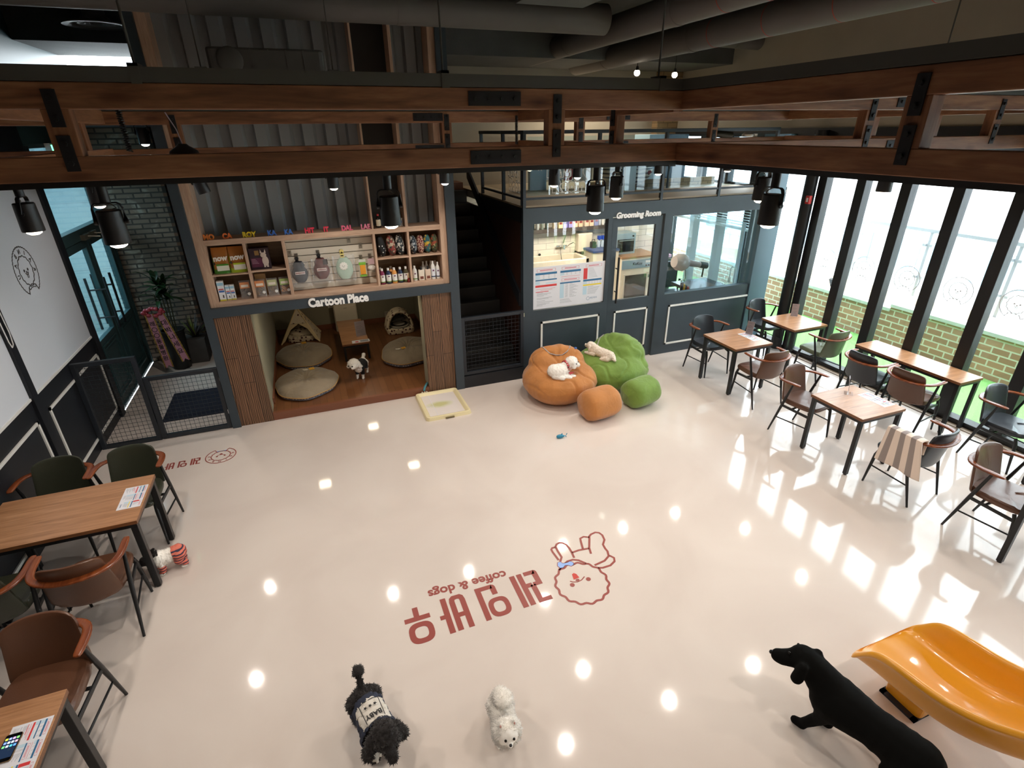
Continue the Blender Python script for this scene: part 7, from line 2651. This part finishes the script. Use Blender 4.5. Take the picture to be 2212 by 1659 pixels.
for k, (x, c) in enumerate(((5.78, '#c9cdd4'), (5.86, '#e4e2dc'))):
    o = MB().lathe([(0.03, 0), (0.03, 0.12), (0.012, 0.15), (0.012, 0.17)], 12, c=(x, 10.07, 1.69)).obj('small_bottle', col(c))
    tag(o, ['grey', 'white'][k] + ' small bottle at the right end of the grooming shelf', 'bottle', 'small bottles on the grooming shelf')
t = thing('counter', 'cream counter with a dark blue top beside the bath', 'counter', (5.75, 9.9, 0))
MB().box(5.42, 6.02, 9.62, 10.19, 0.0, 1.22).obj('cabinet', MT['cream'], t, bevel=0.006)
MB().box(5.40, 6.02, 9.60, 10.19, 1.22, 1.26).obj('top', mat('navy_counter_mat', '#2f4a78', 0.4), t)
for k in range(3):
    t = thing('spray_bottle', 'clear spray bottle with blue head on the counter, %s from the left' % ('first', 'second', 'third')[k], 'bottle', (5.72 + 0.09 * k, 9.95, 1.26), 'blue-headed spray bottles on the counter')
    MB().lathe([(0.035, 0), (0.036, 0.12), (0.015, 0.16)], 12, c=(5.72 + 0.09 * k, 9.95, 1.26)).obj('bottle', mat('pale_clear_plastic', '#b9c8d4', 0.15) if k == 0 else bpy.data.materials['pale_clear_plastic'], t)
    MB().box(5.69 + 0.09 * k, 5.75 + 0.09 * k, 9.90, 9.98, 1.42, 1.49).obj('spray_head', mat('royal_blue_plastic', '#2a4fb8', 0.35) if k == 0 else bpy.data.materials['royal_blue_plastic'], t)
o = MB().rbox(5.52, 5.62, 9.86, 9.98, 1.26, 1.38, 0.02).tube([(5.53, 9.92, 1.38), (5.545, 9.92, 1.43), (5.60, 9.92, 1.43), (5.61, 9.92, 1.38)], 0.008, 6).obj('black_kit_box', col('#1b1c1e'))
tag(o, 'small black kit box with a handle on the blue counter', 'box')
t = thing('drying_cabinet', 'cream pet drying cabinet with a glass front behind the door pane', 'cabinet', (6.45, 9.86, 0))
DX0, DX1, DY0 = 6.04, 6.92, 9.52
MB().box(DX0, DX1, DY0, 10.18, 0.0, 1.06).obj('body', MT['cream'], t, bevel=0.008)
MB().box(DX0 - 0.01, DX1 + 0.01, DY0 - 0.01, 10.18, 1.06, 1.09).obj('wood_top', mat('pale_brown_top', '#a9825f', 0.4), t)
cp = MB().box(DX0 + 0.01, DX1 - 0.01, DY0 - 0.012, DY0, 0.84, 1.02).obj('control_panel', mat('steel_blue_panel', '#8aa3b0', 0.35), t)
text('panel_letters', 'KoKos', 0.085, col('#22262a'), t, (6.42, DY0 - 0.0135, 0.91), (1, 0, 0), (0, 0, 1), 0.0005, 0.001, shear=0.15)
MB().box(6.62, 6.74, DY0 - 0.015, DY0 - 0.012, 0.94, 0.99).obj('display', col('#d2d4d0'), t)
for k in range(4):
    MB().cyl((6.64 + 0.06 * k, DY0 - 0.03, 0.885), (6.64 + 0.06 * k, DY0 - 0.012, 0.885), 0.016 + 0.008 * (k == 3), n=12).obj('knob', col('#1c1d20'), t)
MB().box(DX0 + 0.10, 6.68, DY0 - 0.006, DY0, 0.08, 0.70).obj('glass_door', mat('smoked_glass_door', '#4f4d46', 0.08), t)
for a, b, c, d in ((DX0 + 0.07, DX0 + 0.10, 0.05, 0.73), (6.68, 6.71, 0.05, 0.73)):
    MB().box(a, b, DY0 - 0.02, DY0, c, d).obj('door_edge', col('#c9c2b2'), t)
for z in (0.15, 0.62):
    MB().box(6.70, 6.74, DY0 - 0.025, DY0, z, z + 0.06).obj('hinge', MT['chrome'], t)
t = thing('steriliser_oven', 'steel blue steriliser oven standing on the drying cabinet', 'oven', (6.30, 9.95, 1.09))
MB().box(6.06, 6.52, 9.80, 10.17, 1.09, 1.52).obj('casing', mat('pale_steel_casing', '#a5bac4', 0.3, 0.3), t, bevel=0.006)
MB().box(6.08, 6.48, 9.79, 9.80, 1.14, 1.40).obj('dark_door', mat('dark_oven_glass', '#1d2226', 0.1), t)
MB().box(6.10, 6.46, 9.765, 9.785, 1.37, 1.39).obj('handle', MT['chrome'], t)
MB().cyl((6.45, 9.78, 1.46), (6.45, 9.80, 1.46), 0.018, n=12).obj('knob', col('#1b1b1d'), t)
t = thing('towel_rack', 'cream towel and grey cloths hanging beside the drying cabinet', 'towels', (7.15, 9.8, 0))
MB().box(6.96, 7.38, 9.60, 9.64, 0.92, 0.95).obj('bar', MT['chrome'], t)
MB().rbox(7.0, 7.22, 9.57, 9.61, 0.36, 0.93, 0.015).obj('cream_towel', MT['cream'], t, bevel=0.01)
for k in range(4):
    MB().rbox(6.98, 7.3, 9.66, 10.1, 0.05 + 0.09 * k, 0.13 + 0.09 * k, 0.04).obj('folded_cloth', col(['#6a625c', '#a59d98', '#4a4a50', '#8a8078'][k]), t, bevel=0.02)
o = MB().box(6.98, 7.38, 9.66, 10.1, 0.96, 1.02).obj('pink_folder', col('#d8a0b0'))
tag(o, 'pink folder lying above the hanging towels', 'folder')
# black grooming table, chair, dryer, screen
t = thing('grooming_table', 'black grooming table behind the wide grooming room window', 'table', (6.8, 8.05, 0))
MB().box(6.36, 7.16, 7.62, 8.25, 0.80, 0.86).obj('top', mat('black_rubber_top', '#17181a', 0.25), t, bevel=0.004)
MB().box(6.66, 6.86, 7.86, 8.06, 0.04, 0.80).obj('pedestal', MT['black'], t)
MB().box(6.45, 7.05, 7.66, 8.22, 0.0, 0.04).obj('foot_plate', MT['black'], t)
t = thing('office_chair', 'black office armchair behind the grooming table', 'chair', (6.72, 8.62, 0))
MB().rbox(6.46, 6.98, 8.40, 8.90, 0.44, 0.52, 0.08).obj('seat', LEATHER['black'], t, bevel=0.02)
MB().rbox(6.46, 6.98, 8.86, 8.94, 0.55, 1.08, 0.03).obj('backrest', LEATHER['black'], t, bevel=0.02)
for s in (-1, 1):
    MB().tube([(6.72 + 0.28 * s, 8.85, 0.48), (6.72 + 0.30 * s, 8.85, 0.70), (6.72 + 0.30 * s, 8.50, 0.72)], 0.02, 8).obj('armrest', MT['black'], t)
MB().cyl((6.72, 8.65, 0.03), (6.72, 8.65, 0.44), 0.03, n=12).obj('column', MT['black'], t)
for k in range(5):
    a = 2 * PI * k / 5
    MB().tube([(6.72, 8.65, 0.09), (6.72 + 0.28 * math.cos(a), 8.65 + 0.28 * math.sin(a), 0.04)], [0.022, 0.016], 8).obj('leg', MT['black'], t)
t = thing('stand_dryer', 'pale pink stand hair dryer behind the wide grooming room window', 'dryer', (6.38, 8.05, 0))
PKM = mat('pale_pink_enamel', '#e3c2b6', 0.25)
MB().lathe([(0.02, -0.15), (0.10, -0.14), (0.15, -0.06), (0.16, 0.04), (0.13, 0.12), (0.07, 0.16), (0.055, 0.17)], 24, M=Matrix.Translation((6.36, 8.05, 1.27)) @ Matrix.Rotation(math.radians(98), 4, 'Y')).obj('motor_drum', PKM, t)
MB().tube([(6.50, 8.05, 1.25), (6.80, 8.04, 1.19)], [0.062, 0.052], 18).obj('air_barrel', PKM, t)
MB().tube([(6.80, 8.04, 1.19), (6.96, 8.035, 1.155)], [0.058, 0.06], 18).obj('black_nozzle', MT['black'], t)
MB().cyl((6.90, 8.04, 1.12), (6.89, 8.04, 0.95), 0.015, n=8).obj('nozzle_handle', MT['black'], t)
mb = MB().tube([(6.45, 8.0, 1.16), (6.46, 7.98, 0.98), (6.42, 7.98, 0.9)], 0.012, 8)
mb.cyl((6.40, 8.0, 0.03), (6.40, 8.0, 0.95), 0.016, n=10)
mb.obj('stand', MT['chrome'], t)
for k in range(4):
    a = PI / 4 + PI / 2 * k
    MB().tube([(6.40, 8.0, 0.12), (6.40 + 0.25 * math.cos(a), 8.0 + 0.25 * math.sin(a), 0.02)], 0.014, 8).obj('leg', MT['chrome'], t)
t = thing('tool_bundle', 'hanging bundle of clippers and a yellow tool under the dryer', 'tools', (6.25, 7.75, 0.86))
for k, c in enumerate(('#1c1c1e', '#d6a02a', '#2a2a2c', '#b03a30')):
    MB().rbox(6.20 + 0.045 * k, 6.235 + 0.045 * k, 7.72, 7.77, 0.80 - 0.02 * k, 0.98 - 0.03 * k, 0.01).obj('tool', col(c), t, bevel=0.008)
MB().cyl((6.18, 7.745, 0.99), (6.40, 7.745, 0.99), 0.006, n=8).obj('rail', MT['chrome'], t)
MB().cyl((6.19, 7.745, 0.0), (6.19, 7.745, 0.99), 0.010, n=8).obj('post', MT['chrome'], t)
o = MB().box(7.215, 7.235, 7.5, 9.0, 0.0, 2.0).obj('glass_screen', glass_mat('frosted_screen', (0.9, 0.97, 1, 1), haze=(0.35, (0.75, 0.85, 0.9, 1))))
tag(o, 'frosted glass screen beside the grooming table', 'screen')
t = thing('wash_tap', 'tall chrome swan-neck tap with spray hose by the window', 'tap', (7.38, 7.75, 0.9))
mb = MB().tube([(7.44, 7.75, 0.0), (7.44, 7.75, 1.05), (7.42, 7.75, 1.13), (7.36, 7.74, 1.17), (7.30, 7.73, 1.17)], 0.016, 10)
mb.obj('swan_neck', MT['chrome'], t)
MB().tube([(7.30, 7.73, 1.17), (7.27, 7.73, 1.14), (7.265, 7.73, 1.05), (7.27, 7.73, 0.97)], 0.010, 8).obj('hose', col('#2b2c2f'), t)
MB().cyl((7.27, 7.73, 0.97), (7.27, 7.73, 0.88), 0.022, 0.028, 12).obj('spray_head', mat('brass_spray', '#a8865c', 0.3, 0.7), t)
t = thing('venetian_blind', 'raised white venetian blind on the grooming room windows', 'blind', (7.40, 8.8, 1.85))
mb = MB()
for k in range(11):
    z = 1.86 + 0.045 * k
    mb.box(7.37, 7.42, 7.45, 10.0, z, z + 0.004)
mb.obj('slats', mat('translucent_white_slat', '#dfe4e4', 0.6), t)
MB().box(7.36, 7.43, 7.45, 10.0, 2.33, 2.40).obj('head_rail', MT['white'], t)
MB().box(7.36, 7.43, 7.45, 10.0, 1.82, 1.85).obj('bottom_rail', MT['white'], t)

# ---------------------------------------------------------------- party room above
RL = mat('slate_railing_enamel', '#2b343c', 0.45)
t = thing('glass_railing', 'slate framed glass railing of the party room with Party Room lettering', 'railing', (4.98, YB, 2.53))
PX = [2.85, 3.97, 5.06, 6.12, 7.10]
for x in PX:
    MB().box(x - 0.022, x + 0.022, YB, YB + 0.045, 2.53, 3.45).obj('post', RL, t, bevel=0.002)
MB().box(2.83, 7.12, YB - 0.005, YB + 0.05, 3.45, 3.495).obj('top_rail', RL, t, bevel=0.003)
MB().box(2.83, 7.12, YB + 0.005, YB + 0.04, 2.635, 2.665).obj('lower_rail', RL, t, bevel=0.002)
for a, b in zip(PX[:-1], PX[1:]):
    MB().box(a + 0.05, b - 0.05, YB + 0.018, YB + 0.026, 2.69, 3.42).obj('glass_panel', MT['glass_blue'], t)
t2 = thing('glass_railing', 'glass railing beside the staircase with Party Room lettering in perspective', 'railing', (2.85, 7.95, 2.53))
for y in (7.10, 7.85, 8.86):
    MB().box(2.83, 2.875, y - 0.022, y + 0.022, 2.53, 3.45).obj('post', RL, t2, bevel=0.002)
MB().box(2.825, 2.88, 7.07, 8.9, 3.45, 3.495).obj('top_rail', RL, t2, bevel=0.003)
MB().box(2.835, 2.87, 7.08, 8.86, 2.635, 2.665).obj('lower_rail', RL, t2, bevel=0.002)
MB().box(2.83, 2.875, 7.08, 8.9, 2.33, 2.535).obj('fascia', MT['navy'], t2)
for a, b in ((7.15, 7.82), (7.88, 8.82)):
    MB().box(2.85, 2.857, a, b, 2.69, 3.42).obj('glass_panel', MT['glass'], t2)
LET = mat('white_glass_lettering', '#f2f2ee', 0.5)


def outline_text(body, size, o, ux, uy, parent, w=0.006, sx=1.0):
    """hollow lettering: each contour of the text as a thin white line"""
    cu = bpy.data.curves.new('outline', 'FONT')
    cu.body = body
    cu.size = size
    cu.fill_mode = 'NONE'
    cu.bevel_depth = w
    cu.bevel_resolution = 0
    cu.resolution_u = 3
    cu.offset = 0.02 * size / 0.2
    cu.align_x = 'CENTER'
    tmp = bpy.data.objects.new('outline', cu)
    C.objects.link(tmp)
    me = bpy.data.meshes.new_from_object(tmp.evaluated_get(bpy.context.evaluated_depsgraph_get()))
    bpy.data.objects.remove(tmp, do_unlink=True)
    ux, uy = Vector(ux), Vector(uy)
    uz = ux.cross(uy)
    d = Vector(o) - wloc(parent)
    for v in me.vertices:
        p = v.co
        v.co = d + ux * p.x * sx + uy * p.y + uz * p.z * 0.3
    me.materials.clear()
    me.materials.append(LET)
    ob = bpy.data.objects.new('glass_lettering', me)
    C.objects.link(ob)
    ob.parent = parent
    return ob


outline_text('Party', 0.20, (3.40, YB + 0.012, 2.93), (1, 0, 0), (0, 0, 1), t)
outline_text('Room', 0.20, (3.52, YB + 0.012, 2.735), (1, 0, 0), (0, 0, 1), t)
outline_text('Party', 0.20, (2.845, 7.42, 2.93), (0, -1, 0), (0, 0, 1), t2)
outline_text('Room', 0.20, (2.845, 7.34, 2.735), (0, -1, 0), (0, 0, 1), t2)
mb = MB()
for cx, cz, r in ((3.08, 3.04, 0.05), (3.62, 2.86, 0.035), (3.70, 3.10, 0.03)):
    st5 = []
    for j in range(10):
        q = r if j % 2 == 0 else r * 0.45
        a = PI * j / 5 + PI / 2
        st5.append((q * math.cos(a), q * math.sin(a)))
    mb.prism(st5, 0, 0.002, M=Matrix.Translation((cx, YB + 0.016, cz)) @ FX)
mb.obj('star_sticker', LET, t)
mb = MB()
M = Matrix.Translation((3.74, YB + 0.016, 2.98)) @ FX
mb.stroke(circ(0.06, 24, cy=0.14), 0.008, closed=True, M=M)
mb.stroke([(0.0, 0.08), (-0.01, -0.02), (-0.09, -0.10)], 0.008, M=M)
mb.stroke([(-0.01, -0.02), (0.06, -0.12)], 0.008, M=M)
mb.stroke([(-0.10, 0.02), (0.0, 0.05), (0.11, -0.02)], 0.008, M=M)
mb.obj('line_figure', LET, t)
# big striped cushions with hearts
SW = NT('cream_black_stripe_cloth')
wv = SW.n('ShaderNodeTexWave', i_Scale=4.6, bands_direction='Z', i_Distortion=1.2)
wv.inputs['Detail Scale'].default_value = 0.6
SW.l(SW.coords(), wv.inputs['Vector'])
SW.l(SW.ramp(wv.outputs['Fac'], [(0.62, '#d9d0c0'), (0.70, '#22252a')]), SW.b.inputs['Base Color'])
def heart(r):
    return [(r * 0.06 * 16 * math.sin(a) ** 3 / 1.0, r * 0.06 * (13 * math.cos(a) - 5 * math.cos(2 * a) - 2 * math.cos(3 * a) - math.cos(4 * a))) for a in [2 * PI * k / 24 for k in range(24)]]
for k, (x, y, z, rx, rz, lab) in enumerate(((5.50, 8.75, 2.56, 0.50, 0.30, 'large black and cream striped cushion with red hearts in the party room'), (5.55, 8.95, 2.95, 0.42, 0.16, 'upper striped cushion with red hearts stacked in the party room'))):
    t = thing('striped_cushion', lab, 'cushion', (x, y, z), 'striped cushions in the party room')
    MB().ball((x, y, z + rz), (rx, 0.36, rz), 26, 16).obj('cushion', SW.m, t)
    for dx, dz in ((-0.16, 0.05), (0.28, -0.05), (0.05, 0.12)):
        q = 1 - (dx / rx) ** 2 - (dz / rz) ** 2
        if q > 0:
            MB().prism(heart(0.042), -0.01, 0.012, M=Matrix.Translation((x + dx, y - 0.36 * math.sqrt(q), z + rz + dz)) @ FX).obj('heart_print', mat('heart_red', '#a02a30', 0.7) if 'heart_red' not in bpy.data.materials else bpy.data.materials['heart_red'], t)
t = table('party_bench', 'wooden bench table with dark legs before the striped cushions', 5.15, 6.02, 8.16, 8.36, 0.42, 0.03, 0.03, None)
t.location.z = 2.56
t = thing('play_panel', 'white and blue play panel leaning in the party room behind the lettering', 'panel', (4.15, 8.9, 2.56))
MB().box(3.72, 4.02, 8.9, 8.94, 2.56, 3.3).obj('blue_board', mat('pale_blue_board', '#a9c6d8', 0.5), t)
MB().box(4.02, 4.36, 8.9, 8.94, 2.72, 3.25).obj('white_board', MT['white'], t)
MB().box(4.36, 4.52, 8.9, 8.94, 2.70, 3.2).obj('red_board', mat('bright_red_board', '#c0282a', 0.5), t)
MB().box(4.52, 4.90, 8.9, 8.94, 2.68, 3.2).obj('white_board', MT['white'], t)
for x in (3.75, 4.3, 4.85):
    MB().box(x - 0.03, x + 0.03, 8.94, 9.0, 2.56, 3.1).obj('support', MT['slate'], t)
STONE = brick_mat('beige_split_stone', '#8e7655', '#a88d68', '#6a5840', bw=0.22, bh=0.09, ms=0.006, bump=0.8)
o = MB().box(4.7, 7.3, 8.55, 8.62, 2.56, 2.68).obj('trim_12', STONE)
o['kind'] = 'structure'
o = MB().box(7.0, XR, 10.12, 10.3, 2.56, H).obj('trim_13', STONE)
o['kind'] = 'structure'
t = thing('white_locker', 'white tall panel at the middle of the party room railing', 'panel', (5.12, 8.0, 2.56))
MB().box(5.02, 5.22, 8.0, 8.04, 2.56, 3.3).obj('board', MT['white'], t)
MB().box(5.02, 5.22, 8.04, 8.2, 2.56, 2.60).obj('foot', MT['white'], t)
t = thing('low_cabinet', 'pale blue cabinet by the party room window', 'cabinet', (6.5, 9.3, 2.56))
MB().box(5.45 + 0.65, 6.45, 9.0, 9.5, 2.56, 3.4).obj('cabinet', mat('pale_bluish_cabinet', '#b9ccd6', 0.5), t, bevel=0.006)
MB().box(6.5, 6.95, 9.0, 9.5, 2.56, 3.4).obj('cabinet_door', mat('dark_bluish_door', '#4a6070', 0.4), t, bevel=0.006)
o = MB().box(1.9, 2.8, 9.85, 10.28, 2.54, 2.66).obj('wooden_ledge', mat('warm_brown_ledge', '#6a4028', 0.5))
tag(o, 'warm brown wooden ledge at the top of the dark staircase', 'ledge')
# ceiling gear
t = thing('air_diffuser', 'round white ceiling air diffuser at upper left', 'diffuser', (-1.83, 8.4, 4.62))
MB().lathe([(0.10, 0.12), (0.16, 0.05), (0.29, 0.025), (0.325, 0.01), (0.325, 0.0), (0.25, 0.006), (0.235, 0.03)], 36, c=(-1.83, 8.4, 4.62)).obj('outer_ring', mat('grey_white_diffuser', '#8b8680', 0.6), t)
for k, r in enumerate((0.18, 0.12, 0.06)):
    MB().lathe([(r * 0.6, 0.05), (r, 0.02), (r, 0.014), (r * 0.55, 0.044)], 28, c=(-1.83, 8.4, 4.62)).obj('cone_ring', bpy.data.materials['grey_white_diffuser'], t)
MB().cyl((-1.83, 8.4, 4.72), (-1.83, 8.4, H), 0.11, n=20).obj('neck', MT['duct'], t)
t = thing('ventilation_unit', 'flat grey ventilation unit with a round cap hung under the ceiling', 'unit', (-0.1, 6.9, 3.98))
UM = mat('grey_unit_casing', '#4b4b49', 0.6)
MB().rbox(-0.60, 0.46, 6.45, 7.0 - 0.06, 4.02, 4.24, 0.05).obj('casing', UM, t, bevel=0.02)
MB().lathe([(0.02, -0.02), (0.10, -0.02), (0.115, -0.01), (0.115, 0.0)], 24, M=Matrix.Translation((-0.40, 6.445, 4.13)) @ Matrix.Rotation(PI / 2, 4, 'X') @ Matrix.Scale(-1, 4, (0, 0, 1))).obj('round_cap', UM, t)
for k in range(4):
    MB().box(-0.22 + 0.16 * k, -0.205 + 0.16 * k, 6.44, 6.45, 4.03, 4.23).obj('casing_rib', UM, t)
for x in (-0.68, 0.54):
    MB().box(x - 0.05, x + 0.05, 6.55, 6.65, 4.05, 4.08).obj('bracket', UM, t)
    MB().cyl((x, 6.6, 4.06), (x, 6.6, H), 0.006, n=6).obj('rod', MT['steelgrey'], t)
o = MB().box(2.5, 3.3, 4.9, 6.4, 4.72, H).obj('ceiling_box', MT['concrete'])
tag(o, 'grey box duct above the crossing ducts at the top of the picture', 'duct')
# coil cable, smoke sensor, camera and dish lamp on the near truss
t = thing('coil_cable', 'black coiled cable hanging between the truss chords at left', 'cable', (-0.86, 3.5, 3.4), 'coiled cables in the trusses')
pts = [(-0.80 + 0.012 * math.cos(k * 1.2), 3.6 + 0.012 * math.sin(k * 1.2), 3.42 + 0.0022 * k) for k in range(110)]
MB().tube(pts, 0.004, 5).obj('coil', MT['black'], t)
t2 = dup(t, (1.93, 5.0, 3.36), None, 'black coiled cable hanging near the middle corner of the trusses')
t = thing('dome_lamp', 'black dish-shaped lamp lying on the lower chord above the letters', 'lamp', (-0.70, Y1 + 0.05, 3.41))
MB().lathe([(0.005, 0.045), (0.02, 0.045), (0.03, 0.035), (0.065, 0.012), (0.07, 0.0), (0.06, 0.0)], 24, c=(-0.52, Y1 + 0.09, 3.41)).obj('dish', MT['black'], t)
MB().tube([(-0.52, Y1 + 0.09, 3.45), (-0.53, Y1 + 0.09, 3.52), (-0.56, Y1 + 0.08, 3.60)], 0.003, 6).obj('wire', col('#b9a9b4'), t)
t = thing('security_camera', 'small dark bullet camera sitting on the rear truss at right', 'camera', (5.35, Y2 + 0.07, 3.38))
MB().cyl((5.25, Y2 + 0.02, 3.43), (5.48, Y2 - 0.06, 3.41), 0.042, n=18).obj('body', mat('olive_black_camera', '#2b2a22', 0.35), t)
MB().cyl((5.47, Y2 - 0.057, 3.411), (5.486, Y2 - 0.062, 3.41), 0.034, n=18).obj('lens', mat('dark_lens', '#0a0b0c', 0.05), t)
t = thing('smoke_sensor', 'small white wireless unit on the rear truss at right', 'sensor', (5.75, Y2, 3.38))
MB().lathe([(0.06, 0), (0.075, 0.01), (0.075, 0.03), (0.05, 0.05)], 18, c=(5.80, Y2 - 0.0, 3.382)).obj('casing', MT['white'], t)
MB().box(5.90, 5.95, Y2 - 0.02, Y2 + 0.02, 3.38, 3.42).obj('plug', MT['white'], t)
